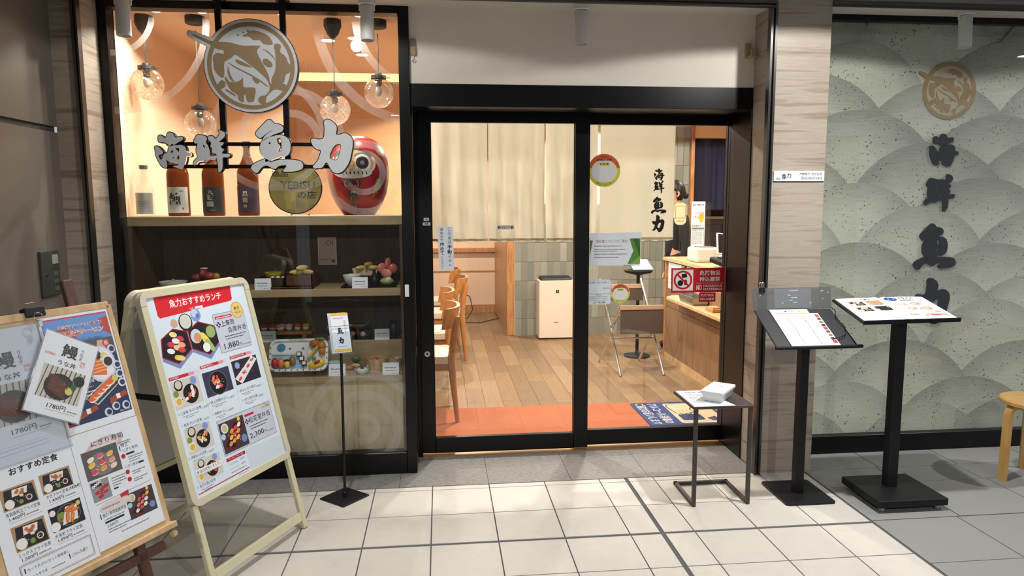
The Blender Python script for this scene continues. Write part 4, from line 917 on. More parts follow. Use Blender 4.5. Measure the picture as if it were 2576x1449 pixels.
P.rect(-.152, .180, -.136, .185, DARK).line(-.222, .156, -.022, .164, .001, L(120, 50, 60)); P.circ(-.16, .138, .055, L(222, 206, 202), .016)
P.pg([(-.138, .148), (-.108, .152), (-.108, .164), (-.138, .160)], L(200, 30, 60)); P.fine(-.205, .136, .06, .005); P.rect(-.218, .110, -.215, .126, K).text('魚力 寿司会席弁当', -.210, .112, .080, .012, L(50, 50, 56)); P.rect(-.208, .092, -.142, .098, DARK); P.fine(-.208, .102, .07, .004)
P.text('2,680円', -.204, .078, .036, .010); 
for y, w in ((.070, .08), (.062, .06), (.048, .1)): P.fine(-.204 + (.04 if y < .05 else 0), y, w, .004)
P.done('sheet_print', t)

# ================================================================== LEAFLET STAND
t = thing('leaflet_stand', 'black pole stand with clear leaflet holder in front of the showcase', 'stand', (-.445, -.045, 0))
bc = Vector((-.447, -.045, 0)); ang = math.radians(50)
TBs = frame_T(bc, (math.cos(ang), math.sin(ang), 0), (-math.sin(ang), math.cos(ang), 0))
MB().box(-.088, -.088, 0, .088, .088, .008, TBs).build('base_plate', BLACK2, t, bevel=.002)
MB().lathe([(.012, .008), (.012, .03), (.0075, .034)], (-.445, -.045, 0), 14).build('socket', BLACK2, t, smooth=True)
MB().tube([(-.445, -.045, .02), (-.441, -.045, .76)], .0068, 10).build('pole', BLACK2, t, smooth=True)
yw = math.radians(20); ti = math.radians(24)
hx = Vector((math.cos(yw), math.sin(yw), 0)); hn = Vector((math.sin(yw), -math.cos(yw), 0)); hu = Vector((0, 0, math.cos(ti))) - hn * math.sin(ti)
TH = frame_T(Vector((-.437, -.050, .752)), hx, hu)
holder = MB().box(-.056, -.004, -.002, .056, .175, 0, TH).box(-.056, -.004, .028, .056, .105, .030, TH).box(-.056, -.004, -.002, .056, 0, .03, TH).box(-.056, -.004, -.002, -.054, .12, .03, TH).box(.054, -.004, -.002, .056, .12, .03, TH)
tag(holder.build('holder', ACRYL, t), 'clear acrylic pocket')
MB().tube([TH @ Vector((-.060, .135, .002)), TH @ Vector((-.060, .135, .034)), TH @ Vector((.060, .135, .034)), TH @ Vector((.060, .135, .002))], .0014, 6).build('retaining_wire', CHROME, t)
for k in range(5):
    z = .003 + k * .0046; x = -.006 + k * .0022
    lf = thing('leaflet', ('rearmost folded leaflet in the clear holder', 'second folded leaflet from the back of the holder', 'middle folded leaflet in the clear holder', 'second folded leaflet from the front of the holder', 'front folded leaflet with yellow bands in the holder')[k], 'leaflet', tuple(TH @ Vector((x, 0, z))), 'folded leaflets in the holder')
    MB().box(x - .044, .001, z, x + .044, .212 - k * .002, z + .0022, TH).build('paper', PAPER, lf)
    P = Print(frame_T(TH @ Vector((x - .044, .001, z + .0022)), hx, hu), .0002, .0001)
    if k == 4:
        P.rect(.004, .190, .084, .205, L(232, 176, 30)).rect(.004, .004, .084, .018, L(232, 176, 30)); [P.circ(.012 + q * .012, .197, .004, L(240, 214, 120)).circ(.012 + q * .012, .011, .004, L(240, 214, 120)) for q in range(6)]
        for ch, y in (('魚', .112), ('力', .062)):
            for o_, hs in brush(ch, .13): P.pg([(a + .042, b + y) for a, b in o_], K, [[(a + .042, b + y) for a, b in h] for h in hs])
        P.vtext('海鮮魚力持ち帰り', .068, .165, .009, GREY); P.fine(.014, .176, .05, .004); P.fine(.02, .030, .05, .003)
    else:
        P.rect(.004, .185, .03, .205, L(214, 120, 110)).rect(.003, .14, .016, .175, L(150, 60, 60)).rect(.003, .05, .015, .12, DARK)
    P.done('leaflet_print', lf)

# ================================================================== SIDE TABLE, PAPER, FOOD BOX
t = thing('side_table', 'small dark metal C-shaped side table outside the door', 'table', (1.43, -.2, 0))
DM = M('dark_bronze_metal', L(58, 52, 48), .45)
MB().box(1.272, -.352, .496, 1.580, -.055, .510).build('table_top', M('dark_table_top', L(74, 66, 60), .55, var=.2, vscale=20), t, bevel=.002)
for x in (1.290, 1.567):
    MB().box(x - .009, -.349, 0, x + .009, -.331, .496).build('leg', DM, t, bevel=.001)
    MB().box(x - .009, -.331, 0, x + .009, -.064, .018).build('floor_runner', DM, t, bevel=.001)
MB().box(1.281, -.082, 0, 1.576, -.064, .018).build('floor_bar', DM, t, bevel=.001)
t = thing('notice_sheet', 'printed notice lying on the side table under the box', 'paper', (1.37, -.2, .51))
MB().add([(1.280, -.062, .5105), (1.420, -.062, .5105), (1.485, -.354, .5105), (1.276, -.354, .5105), (1.280, -.062, .5118), (1.420, -.062, .5118), (1.485, -.354, .5118), (1.276, -.354, .5118)], [(0, 1, 2, 3), (7, 6, 5, 4), (0, 4, 5, 1), (1, 5, 6, 2), (2, 6, 7, 3), (3, 7, 4, 0)]).build('paper', PAPER, t)
P = Print(frame_T((1.285, -.345, .512), (1, 0, 0), (0, 1, 0)), .0001, .0001); P.text('お持ち帰り容器', .03, .235, .10, .016, K, .01)
for k in range(7): P.fine(.02, .20 - k * .024, .11 - (k % 3) * .02, .008, GREY, k)
P.done('notice_print', t)
t = thing('takeout_box', 'white lidded takeout food box on the side table', 'box', (1.455, -.215, .512))
TK = Matrix.Translation((1.447, -.222, .5125)) @ Matrix.Rotation(math.radians(-40), 4, 'Z')
bw, bd = .052, .096
MB().add([(-bw * .82, -bd * .82, 0), (bw * .82, -bd * .82, 0), (bw * .82, bd * .82, 0), (-bw * .82, bd * .82, 0), (-bw, -bd, .040), (bw, -bd, .040), (bw, bd, .040), (-bw, bd, .040)], [(3, 2, 1, 0), (0, 1, 5, 4), (1, 2, 6, 5), (2, 3, 7, 6), (3, 0, 4, 7), (4, 5, 6, 7)], TK).build('tray', M('white_card', L(226, 228, 226), .6), t, bevel=.002)
lid = MB().box(-bw - .006, -bd - .006, .040, bw + .006, bd + .006, .058, TK).build('lid', M('white_card', L(226, 228, 226), .6), t, bevel=.004)
P = Print(TK @ Matrix.Translation((0, 0, .0585)), .0001, .0001); P.fine(-.03, .02, .035, .006, L(150, 165, 190)).text('魚力', .006, .02, .026, .010, L(110, 120, 140), 0, 0).done('lid_print', t)

# ================================================================== MENU STAND WITH BLACK TRAY (left)
t = thing('menu_stand', 'black menu stand with worn clear flap beside the right pier', 'stand', (1.88, -.25, 0), 'menu stands')
MB().poly(rrect(1.748, -.393, 2.008, -.102, .018), (), .002, .012).build('base_plate', BLACK2, t, bevel=.002)
MB().box(1.853, -.272, .012, 1.898, -.228, .85).build('column', BLACK2, t, bevel=.002)
b0 = Vector((1.664, -.400, .798)); bu = Vector((0, .27, .148)).normalized()
TS = frame_T(b0, (1, 0, 0), bu); BL = .308
MB().box(0, 0, -.010, .414, BL, 0, TS).build('tray', M('black_tray', L(34, 36, 40), .55), t, bevel=.002)
MB().tube([TS @ Vector((-.012, .0, .004)), TS @ Vector((.428, .0, .004))], .0085, 10).build('front_lip', BLACK2, t, smooth=True)
flap = MB().box(-.006, BL - .002, -.004, .418, BL, .112, TS @ Matrix.Translation((0, 0, 0)))
flT = frame_T(TS @ Vector((0, BL, 0)), (1, 0, 0), Vector((0, .16, 1)))
FLAPM = glass_mat('scuffed_flap', (.50, .52, .54, 1), 1.45, .15, .12)
tag(MB().box(-.006, 0, -.002, .420, .112, 0, flT).build('clear_flap', FLAPM, t), 'scratched clear plastic flap')
MB().box(.11, .006, .0003, .31, .108, .0012, flT).build('film_patch', glass_mat('hazy_patch', (.6, .65, .7, 1), 1.5, .2, .22), t)
P = Print(flT, .0014, .0001)
for x, y, w, a in ((.19, .095, .05, .1), (.18, .075, .02, -.4), (.20, .06, .035, 0), (.19, .045, .02, .3), (.21, .035, .025, 0), (.03, .07, .012, 1), (.36, .09, .02, .6), (.40, .085, .006, 0), (.37, .05, .01, 1), (.15, .035, .01, -.8), (.30, .03, .012, .5)): P.line(x, y, x + w * math.cos(a), y + w * math.sin(a) * .5 + .0005, .0028, L(206, 214, 222))
P.done('scuff_marks', t)
c = thing('binder_clip', 'black binder clip on the flap of the left menu stand', 'clip', tuple(flT @ Vector((.045, .1, 0))), 'binder clips')
MB().box(.030, .090, -.010, .060, .116, .010, flT).build('clip_body', BLACK2, c, bevel=.003)
for x in (.038, .052): MB().tube([flT @ Vector((x - .004, .115, 0)), flT @ Vector((x - .005, .138, .002)), flT @ Vector((x, .143, .002)), flT @ Vector((x + .005, .138, .002)), flT @ Vector((x + .004, .115, 0))], .0014, 6).build('wire_arm', CHROME, c)
def pad(name, label, x0, y0, x1, y1, z, n, T, sk=0.0):
    t_ = thing(name, label, 'sheet', tuple(T @ Vector(((x0 + x1) / 2, y0, z))), 'sheets on the left menu stand')
    MB().box(x0, y0, z, x1, y1, z + n, T).build('paper', PAPER, t_); return t_
ml = pad('photo_menu_sheet', 'photo menu sheet half hidden under the list on the left stand', .14, .012, .325, .270, .0006, .0012, TS)
P = Print(frame_T(TS @ Vector((0, 0, .0019)), (1, 0, 0), bu), .0001, .0001)
for k in range(9): P.rect(.300, .03 + k * .026, .320, .05 + k * .026, (L(190, 60, 60), L(60, 56, 56), L(150, 100, 80), L(90, 80, 76))[k % 4])
P.done('menu_print', ml)
wl_ = pad('order_list', 'white waiting list sheet with yellow bar on the left stand', .075, .010, .278, .300, .0030, .0022, TS)
P = Print(frame_T(TS @ Vector((0, 0, .0053)), (1, 0, 0), bu), .0001, .0001)
P.text('ご注文書 お持ち帰り', .10, .278, .15, .012, L(50, 60, 60), .01).rect(.095, .262, .262, .272, L(236, 226, 40)); P.fine(.09, .248, .17, .005)
for k in range(15):
    y = .236 - k * .0148; P.line(.09, y - .004, .27, y - .004, .0004, L(150, 160, 170)); P.fine(.092, y, .035, .004, L(150, 160, 170), k); P.circ(.148, y + .002, .003, DARK, n=8).circ(.232, y + .002, .003, DARK, n=8); P.fine(.17, y, .03, .004, L(150, 160, 170), k + 30)
P.done('list_print', wl_)
cd = thing('pen_cord', 'thin black coiled cord lying across the left menu stand', 'cord', tuple(TS @ Vector((.40, .28, .01))))
import_pts = [(.414, .300, .010), (.416, .27, .016), (.400, .23, .016), (.395, .19, .014), (.408, .15, .012), (.398, .11, .010), (.370, .075, .012), (.34, .058, .012), (.31, .052, .012), (.285, .040, .010)]
pts = []
for i in range(len(import_pts) - 1):
    a = Vector(import_pts[i]); b = Vector(import_pts[i + 1])
    for k in range(6): pts.append(a.lerp(b, k / 6))
pts = [TS @ (p + Vector((0, .0035 * math.sin(i * 1.7), .0035 * math.cos(i * 1.7)))) for i, p in enumerate(pts)]
MB().tube(pts, .0019, 5).build('cord_line', BLACK2, cd, smooth=True)

# ================================================================== OPEN MENU STAND (right)
t = thing('menu_stand', 'black menu stand holding an open photo menu before the mural', 'stand', (2.325, -.36, 0), 'menu stands')
MB().box(2.145, -.522, .026, 2.505, -.200, .062).build('base_block', BLACK2, t, bevel=.003)
for x, y in ((2.18, -.49), (2.47, -.49), (2.18, -.235), (2.47, -.235)): MB().lathe([(.016, 0), (.016, .022), (.008, .026)], (x, y, 0), 12).build('foot', ALU, t)
MB().box(2.292, -.365, .062, 2.344, -.313, .942).build('column', BLACK2, t, bevel=.002)
c0 = Vector((2.058, -.455, .928)); cu = Vector((.02, .30, .066)).normalized(); TM2 = frame_T(c0, (1, 0, 0.01), cu); 
MB().box(-.004, -.004, -.012, .494, .318, 0, TM2).build('board', BLACK2, t, bevel=.003)
MB().box(-.004, -.006, -.012, .494, 0, .010, TM2).build('ledge', BLACK2, t, bevel=.002)
mn = thing('open_menu', 'open two page fry set photo menu on the right stand', 'menu', tuple(TM2 @ Vector((.245, .15, .004))))
def page_z(x): return .004 + .010 * math.exp(-((x - .245) / .03) ** 2) * (abs(x - .245) / .03 if abs(x - .245) < .03 else 1) + .004 * math.sin(abs(x - .245) / .24 * PI)
for s_, x0, x1 in (('left_page', .008, .244), ('right_page', .246, .484)):
    mb = MB(); n = 12
    for k in range(n):
        a = x0 + (x1 - x0) * k / n; b = x0 + (x1 - x0) * (k + 1) / n
        mb.add([(a, .004, page_z(a)), (b, .004, page_z(b)), (b, .308, page_z(b)), (a, .308, page_z(a)), (a, .004, .0005), (b, .004, .0005), (b, .308, .0005), (a, .308, .0005)], [(0, 1, 2, 3), (7, 6, 5, 4), (0, 4, 5, 1), (2, 6, 7, 3)] + ([(3, 7, 4, 0)] if k == 0 else []) + ([(1, 5, 6, 2)] if k == n - 1 else []), TM2)
    mb.build(s_, PAPER, mn, smooth=True)
class CurvedPrint(Print):
    def emit(s, vs, fs, col): MB.add(s, [(x, y, z + page_z(x)) for x, y, z in vs], fs, s.T, col)
P = CurvedPrint(TM2, .0006, .0001)
P.text('フライ定食', .085, .270, .10, .020, K, .01)
for k, (x, y) in enumerate(((.045, .20), (.140, .205), (.045, .12), (.145, .125))): photo(P, x, y, x + .078, y + .055, 'tray' if k != 3 else 'shrimp', 20 + k)
for k in range(6): P.fine(.04, .095 - k * .014, .16, .004, L(150, 170, 180), k)
P.circ(.290, .275, .034, L(40, 80, 160), .026).text('魚', .276, .268, .02, .02, WH, .02).text('力', .294, .268, .014, .018, WH, .02).text('フライと', .332, .272, .085, .026, K, .03).text('寿司会席セット', .332, .248, .11, .016, K, .02)
for x, y, a in ((.31, .200, .030), (.385, .205, .030), (.33, .140, .030), (.41, .140, .032)): P.circ(x, y, a, L(200, 190, 186), a * .75).circ(x, y, a * .8, L(226, 150, 130), a * .55).circ(x - .006, y, a * .4, L(236, 214, 190), a * .3)
P.text('+', .365, .128, .014, .014).pg([(.33, .03), (.47, .035), (.46, .075), (.36, .07)], L(226, 160, 140)); P.rect(.42, .085, .45, .095, L(200, 80, 90)); P.fine(.27, .06, .05, .01, L(60, 90, 100)); P.circ(.40, .05, .03, L(220, 100, 90), .012)
P.done('menu_print', mn)

# ================================================================== BENTWOOD STOOL
t = thing('stool', 'pale bentwood round stool cut off at the right edge', 'stool', (3.235, -.20, 0))
BIRCH = M('lacquered_birch', L(206, 164, 98), .35, col2=L(190, 146, 82), vscale=4, stretch=(6, 6, 2))
MB().lathe([(0, .415), (.168, .415), (.175, .420), (.175, .436), (.168, .442), (0, .442)], (3.235, -.20, 0), 32).build('seat', BIRCH, t, smooth=True)
for k in range(3):
    a = PI + k * 2 * PI / 3; d = Vector((math.cos(a), math.sin(a), 0)); c = Vector((3.235, -.20, 0)); s_ = Vector((-d.y, d.x, 0))
    pth = [(.07, .408), (.125, .407), (.148, .400), (.160, .382), (.164, .350), (.172, .0)]
    mb = MB(); v = []; 
    for i, (r, z) in enumerate(pth):
        tn = Vector((0, 0, 0)); a0 = pth[max(i - 1, 0)]; a1 = pth[min(i + 1, len(pth) - 1)]; tg = Vector((a1[0] - a0[0], a1[1] - a0[1])).normalized(); nr = Vector((-tg.y, tg.x))
        for q, w_ in ((.011, -.022), (.011, .022), (-.011, .022), (-.011, -.022)):
            p = c + d * (r + nr.x * q) + Vector((0, 0, z + (nr.y * q if i < len(pth) - 1 else 0))) + s_ * w_; v.append(tuple(p))
    n = len(pth); f = [(3, 2, 1, 0), tuple((n - 1) * 4 + i for i in range(4))]
    for i in range(n - 1):
        for q in range(4): f.append((i * 4 + q, i * 4 + (q + 1) % 4, (i + 1) * 4 + (q + 1) % 4, (i + 1) * 4 + q))
    mb.add(v, f).build('leg', BIRCH, t, smooth=True)

# ================================================================== MURAL EMBLEM AND CHARACTERS
MGOLD = M('mural_gold_leaf', L(168, 140, 100), .7, var=.15, vscale=30); MGROUND = M('mural_disc_ground', L(190, 178, 156), .8)
me = thing('mural_emblem', 'round gold swordfish emblem on the mural', 'emblem', (3.01, .34, 1.97))
R = .163; TE2 = frame_T((3.010, .338, 2.135), (1, 0, 0), (0, 0, 1)) @ Matrix.Diagonal((R, R, 1, 1))
MB().poly(circle(.93, 48), (), -.004, .003, TE2).build('ground', MGROUND, me)
mb = MB().poly(circle(1.0, 64), [circle(.86, 64)], -.004, .0045, TE2).poly([(x * .78 - .18, y * .78 + .1) for x, y in EMB_BILL], (), -.004, .0042, TE2)
for i, p in enumerate(EMB): mb.poly(p, (), .001, .0046 + i * .00005, TE2)
mb.build('emblem_relief', MGOLD, me)
SIGNK2 = M('black_raised_letter', L(7, 7, 8), .7, spec=.2)
for ch, X, Z, eng in (('海', 2.997, 1.795, 'topmost black brush character of the vertical name on the mural'), ('鮮', 2.990, 1.548, 'second black brush character of the vertical name on the mural'), ('魚', 2.985, 1.233, 'third black brush character of the vertical name on the mural'), ('力', 2.990, .906, 'lowest black brush character partly behind the open menu')):
    mb = MB()
    for o_, hs in brush(ch, 1.0): mb.poly(offset(o_, .004), [offset(h, -.001) for h in hs], 0, .012, FRONT(X, .338, Z))
    tag(mb.build('wall_character', SIGNK2, None, origin=(X, .338, Z)), eng, 'lettering', 'black characters on the mural')

# ================================================================== STICKERS ON THE DOOR GLASS
def sticker(name, label, pts, T, mat=PAPER, cat='sticker', grp='stickers on the door glass', thick=.0008):
    t_ = thing(name, label, cat, tuple(T @ Vector((0, 0, 0))), grp)
    MB().poly(pts, (), 0, thick, T).build('sheet', mat, t_); return t_
YL, YR = .5140, .5590
TY = FRONT(.0, YL, 0); TR = FRONT(.0, YR, 0)
OR_, YE_ = L(226, 96, 30), L(226, 220, 30)
def round_sticker(name, label, cx, cz, r):
    T = FRONT(cx, YR, cz); t_ = sticker(name, label, circle(r, 40), T); P = Print(FRONT(cx, YR - .0008, cz), .0002, .0001)
    P.circ(0, 0, r * .97, YE_, n=40); arc = [(r * .97 * math.cos(a), r * .97 * math.sin(a)) for a in [math.radians(8 + k * 164 / 24) for k in range(25)]]
    P.pg(arc, OR_).circ(0, -r * .05, r * .80, L(232, 232, 228), r * .70, n=36)
    P.text('練馬区内', -r * .28, r * .74, r * .56, r * .13, DARK, .01).text('共通商品券', -r * .48, r * .54, r * .96, r * .17, L(120, 20, 20), .03)
    P.rect(-r * .32, r * .28, r * .32, r * .46, L(240, 226, 60)).text('取扱店', -r * .28, r * .30, r * .56, r * .14, DARK, .02); P.text('練馬区内のお買い物は', -r * .5, -r * .80, r, r * .10, DARK); P.text('練馬の商店街で', -r * .36, -r * .92, r * .72, r * .09, DARK); P.done('sticker_print', t_)
round_sticker('round_sticker', 'large orange and yellow oval voucher sticker high on the right leaf', 1.030, 1.688, .098)
round_sticker('round_sticker', 'small orange and yellow round voucher sticker low on the right leaf', 1.138, .955, .058)
T = FRONT(.944, YR, 1.120); t = sticker('receipt_notice', 'white receipt notice with green triangles on the right leaf', [(.0, .006), (.312, .0), (.318, .202), (.004, .198)], T, cat='notice')
P = Print(FRONT(.944, YR - .0008, 1.120), .0002, .0001)
P.pg([(.004, .05), (.004, .155), (.022, .155), (.010, .09)], L(80, 120, 60)).pg([(.245, .165), (.312, .165), (.312, .012), (.235, .012), (.270, .09)], L(90, 140, 60)).pg([(.265, .165), (.300, .165), (.312, .10), (.312, .05)], L(60, 100, 50)).pg([(.250, .012), (.312, .06), (.312, .012)], L(130, 170, 80))
P.text('領収書についてのご案内', .042, .140, .19, .020, L(150, 70, 80)); 
for k, (y, w) in enumerate(((.118, .17), (.098, .19), (.088, .14), (.070, .20), (.050, .15))): P.fine(.03, y, w, .006, GREY, k)
P.fine(.21, .003, .06, .004, DARK).done('notice_print', t)
T = FRONT(.926, YR, .888); t = sticker('pass_sticker', 'white square childcare pass sticker on the right leaf', rrect(0, 0, .155, .153, .016), T)
P = Print(FRONT(.926, YR - .0008, .888), .0002, .0001)
P.text('子育て応援とうきょうパスポート', .012, .128, .130, .011, DARK, .01).frame(.004, .004, .151, .149, .0012, L(120, 150, 150)).line(.004, .066, .151, .066, .0012, L(120, 150, 150)); P.fine(.105, .098, .04, .005); P.text('協賛店', .06, .056, .035, .007, DARK)
for y in (.046, .036, .026): P.fine(.012, y, .12, .004, GREY, int(y * 1e3))
P.text('コア 東京都', .045, .008, .075, .012, DARK, .01); P.done('sticker_print', t)
T = FRONT(1.452, YR, .953); t = sticker('hazard_sticker', 'red no hazardous materials sticker on the right leaf', [(0, 0), (.336, .0), (.336, .150), (0, .150)], T, M('red_vinyl', L(190, 20, 36), .35), 'sticker')
P = Print(FRONT(1.452, YR - .0008, .953), .0002, .0001)
P.rect(.010, .012, .138, .140, L(226, 222, 214)); c_ = (.074, .076); r_ = .058
P.pg([(c_[0] + a, c_[1] + b) for a, b in circle(r_, 36)], L(190, 20, 36), [[(c_[0] + a, c_[1] + b) for a, b in circle(r_ * .80, 36)]])
P.pg([(.064, .112), (.096, .118), (.100, .094), (.068, .088)], K).circ(.058, .058, .018, K).circ(.090, .062, .010, L(90, 20, 20), .018); P.line(.074 - .040, .076 + .040, .074 + .040, .076 - .040, .011, L(190, 20, 36))
P.text('危険物品', .178, .104, .130, .030, WH, .012).text('持込厳禁', .178, .066, .130, .030, WH, .012).line(.155, .056, .328, .056, .002, WH).text('NO', .160, .014, .034, .032, WH, .02).text('HAZARDOUS', .204, .032, .118, .014, WH, .014).text('MATERIALS', .204, .012, .118, .014, WH, .014).done('sticker_print', t)
T = FRONT(1.630, YR, .894); t = sticker('small_hazard_sticker', 'small red carry-in ban sticker below the large red one', [(0, 0), (.104, 0), (.104, .056), (0, .056)], T, M('red_vinyl'), 'sticker')
P = Print(FRONT(1.630, YR - .0008, .894), .0002, .0001); P.text('危険物品', .010, .033, .084, .016, WH, .01).text('持込み厳禁', .008, .009, .088, .016, WH, .01).done('sticker_print', t)
T = FRONT(.046, YL, 1.108); t = sticker('handwritten_note', 'white handwritten door note in two columns on the left leaf', [(.006, .004), (.092, .0), (.088, .258), (.0, .256)], T, cat='notice')
P = Print(FRONT(.046, YL - .0008, 1.108), .0002, .0001); P.vtext('この扉は', .068, .250, .020, K, .0, 1.2).vtext('手動', .068, .152, .027, K, .02, 1.1).vtext('です。', .068, .090, .020, K, .0, 1.15).vtext('最後まで', .024, .250, .019, K, .0, 1.12).vtext('閉めて', .024, .164, .022, K, .02, 1.1).vtext('ください。', .024, .090, .015, K, .0, 1.1)
P.done('note_writing', t)
T = FRONT(.392, YL, 1.346); t = sticker('manual_label', 'narrow clear manual door label in the middle of the left leaf', [(0, 0), (.096, 0), (.096, .024), (0, .024)], T, M('label_grey', L(196, 192, 180), .5))
P = Print(FRONT(.392, YL - .0008, 1.346), .0002, .0001); P.circ(.010, .012, .008, K).circ(.086, .012, .008, K).text('!', .0085, .007, .003, .010, WH, .02).text('!', .0845, .007, .003, .010, WH, .02).text('手動です', .022, .005, .052, .014, K).done('label_print', t)
for nm, z0, s in (('arrow_label', 1.398, '→'), ('manual_tag', 1.372, '手動')):
    T = FRONT(-.038, .4992, z0); t = sticker(nm, 'tiny white arrow label on the left door stile' if s == '→' else 'tiny white manual label under the arrow on the door stile', [(.0 if s != '→' else .006, 0), (.044 if s != '→' else .036, 0), (.044 if s != '→' else .036, .018), (.0 if s != '→' else .006, .018)], T)
    P = Print(FRONT(-.038, .4984, z0), .0002, .0001); P.text(s, .013 if s == '→' else .011, .004, .016 if s == '→' else .022, .010, K, .03).done('label_print', t)

# ================================================================== PENDANT LAMPS
CORD = M('black_cord', L(22, 18, 16), .6)
BUBBLE = bpy.data.materials.new('dimpled_glass'); BUBBLE.use_nodes = True
def globe_mat(m, bumps):
    nt = m.node_tree; nt.nodes.clear(); N = nt.nodes.new; lk = nt.links.new
    out = N('ShaderNodeOutputMaterial'); tr = N('ShaderNodeBsdfTransparent'); gl = N('ShaderNodeBsdfGlossy'); lw = N('ShaderNodeLayerWeight'); mx = N('ShaderNodeMixShader'); gl.inputs['Roughness'].default_value = .08
    tl = N('ShaderNodeBsdfTranslucent'); tl.inputs[0].default_value = (1, .9, .75, 1); m2 = N('ShaderNodeMixShader'); m2.inputs[0].default_value = .14 if bumps else .10
    tr.inputs[0].default_value = (.97, .93, .88, 1); lw.inputs[0].default_value = .35; mr = N('ShaderNodeMath'); mr.operation = 'MULTIPLY_ADD'; mr.inputs[1].default_value = .7; mr.inputs[2].default_value = .04
    lk(lw.outputs['Facing'], mr.inputs[0]); lk(mr.outputs[0], mx.inputs[0]); lk(tr.outputs[0], m2.inputs[1]); lk(tl.outputs[0], m2.inputs[2]); lk(m2.outputs[0], mx.inputs[1]); lk(gl.outputs[0], mx.inputs[2]); lk(mx.outputs[0], out.inputs[0])
globe_mat(BUBBLE, True)
CLEARG = bpy.data.materials.new('seeded_glass'); CLEARG.use_nodes = True; globe_mat(CLEARG, False)
BULB = M('grey_bulb_glass', L(150, 146, 140), .25)
def pendant(X, Y, Z, canopy, dimpled, label, r=.081):
    t = thing('pendant_lamp', label, 'lamp', (X, Y, 2.49), 'pendant lamps in the showcase')
    if canopy == 'cone': MB().lathe([(.046, 0), (.048, -.035), (.030, -.078), (.012, -.098), (0, -.10)], (X, Y, 2.49), 6).build('canopy', CORD, t)
    else: MB().lathe([(.050, 0), (.050, -.036), (.044, -.040), (0, -.040)], (X, Y, 2.49), 24).build('canopy', CORD, t, smooth=True)
    zt = Z + r
    MB().tube([(X, Y, 2.42), (X, Y, zt + .028)], .0032, 8).build('cord', CORD, t)
    MB().lathe([(0, .030), (.018, .026), (.024, 0), (.017, -.024), (.016, -.045), (0, -.045)], (X, Y, zt), 14).build('socket', CORD, t, smooth=True)
    MB().lathe([(.040, .010), (.042, .010), (.042, -.006), (.040, -.006)], (X, Y, zt), 20).build('gallery_ring', CORD, t)
    for k in range(3):
        a = k * 2 * PI / 3 + .2; d = Vector((math.cos(a), math.sin(a), 0)); MB().tube([Vector((X, Y, zt + .002)) + d * .038, Vector((X, Y, zt + .002)) + d * .064], .0022, 6).build('thumb_screw', CORD, t)
    mb = MB()
    if dimpled:
        n, m = 30, 18; v = []; f = []
        for i in range(m + 1):
            th = .42 + (PI - .42) * i / m
            for k in range(n):
                a = 2 * PI * (k + .5 * (i % 2)) / n; rr = r * (1 + .030 * (1 if (i + k) % 2 else -1))
                v.append((X + rr * math.sin(th) * math.cos(a), Y + rr * math.sin(th) * math.sin(a), Z + rr * math.cos(th)))
        for i in range(m):
            for k in range(n): f.append((i * n + k, i * n + (k + 1) % n, (i + 1) * n + (k + 1) % n, (i + 1) * n + k))
        mb.add(v, f).build('globe', BUBBLE, t)
    else:
        mb.lathe([(r * math.sin(.42 + (PI - .421) * i / 20), r * math.cos(.42 + (PI - .421) * i / 20)) for i in range(21)], (X, Y, Z), 36).build('globe', CLEARG, t, smooth=True)
    MB().blob((X, Y, Z + .008), .019, .019, .028, n=12, m=8).build('bulb', BULB, t, smooth=True)
pendant(-1.485, .47, 2.137, 'cone', True, 'dimpled glass globe pendant at the far left of the showcase')
pendant(-1.222, .47, 1.930, 'disc', False, 'lowest clear globe pendant above the second bottle')
pendant(-.504, .47, 2.012, 'cone', True, 'dimpled glass globe pendant right of the fish emblem')
pendant(-.264, .47, 2.105, 'disc', False, 'clear glass globe pendant nearest the door side')

# ================================================================== BOTTLES, PLAQUE, DARUMA ON THE TOP BOARD
AMBER = bpy.data.materials.new('amber_glass'); AMBER.use_nodes = True
b = AMBER.node_tree.nodes['Principled BSDF']; b.inputs['Base Color'].default_value = L(120, 58, 14); b.inputs['Roughness'].default_value = .08; b.inputs['Transmission Weight'].default_value = .55; b.inputs['IOR'].default_value = 1.2
ZT = 1.434
def bottle(X, Y, r, H, glass, cap, label, lab_col, lab_z, draw, shoulder=.60, neck=.30, name='sake_bottle'):
    t = thing(name, label, 'bottle', (X, Y, ZT), 'bottles on the showcase top board')
    MB().lathe([(0, 0), (r * .94, 0), (r, .008), (r, H * shoulder * .93), (r * .96, H * shoulder), (r * .78, H * (shoulder + .07)), (r * .45, H * (shoulder + .16)), (r * neck, H * (shoulder + .24)), (r * neck * .95, H * .93), (r * neck * 1.15, H * .935), (r * neck * 1.15, H * .955)], (X, Y, ZT), 28).build('glass_body', glass, t, smooth=True)
    MB().lathe([(r * neck * 1.25, H * .92), (r * neck * 1.3, H * .995), (0, H)], (X, Y, ZT), 16).build('cap', cap, t, smooth=True)
    z0, z1 = lab_z; n = 18; mb = MB(); rr = r + .0008
    a0, a1 = -PI / 2 - 1.25, -PI / 2 + 1.25
    v = []
    for k in range(n + 1):
        a = a0 + (a1 - a0) * k / n; v += [(X + rr * math.cos(a), Y + rr * math.sin(a), ZT + z0), (X + rr * math.cos(a), Y + rr * math.sin(a), ZT + z1)]
    mb.add(v, [(2 * k, 2 * k + 2, 2 * k + 3, 2 * k + 1) for k in range(n)])
    lb = mb.build('label', M('label_' + name + str(int(lab_col[0] * 999)), lab_col, .5), t, smooth=True)
    class Wrap(Print):
        def emit(s, vs, fs, col):
            out = []
            for x, y, z in vs:
                a = -PI / 2 + x / rr; q = rr + .0004 + z; out.append((X + q * math.cos(a), Y + q * math.sin(a), ZT + y))
            MB.add(s, out, fs, None, col)
    P = Wrap(None, .0001, .0001); draw(P, r); P.done('label_print', lb)
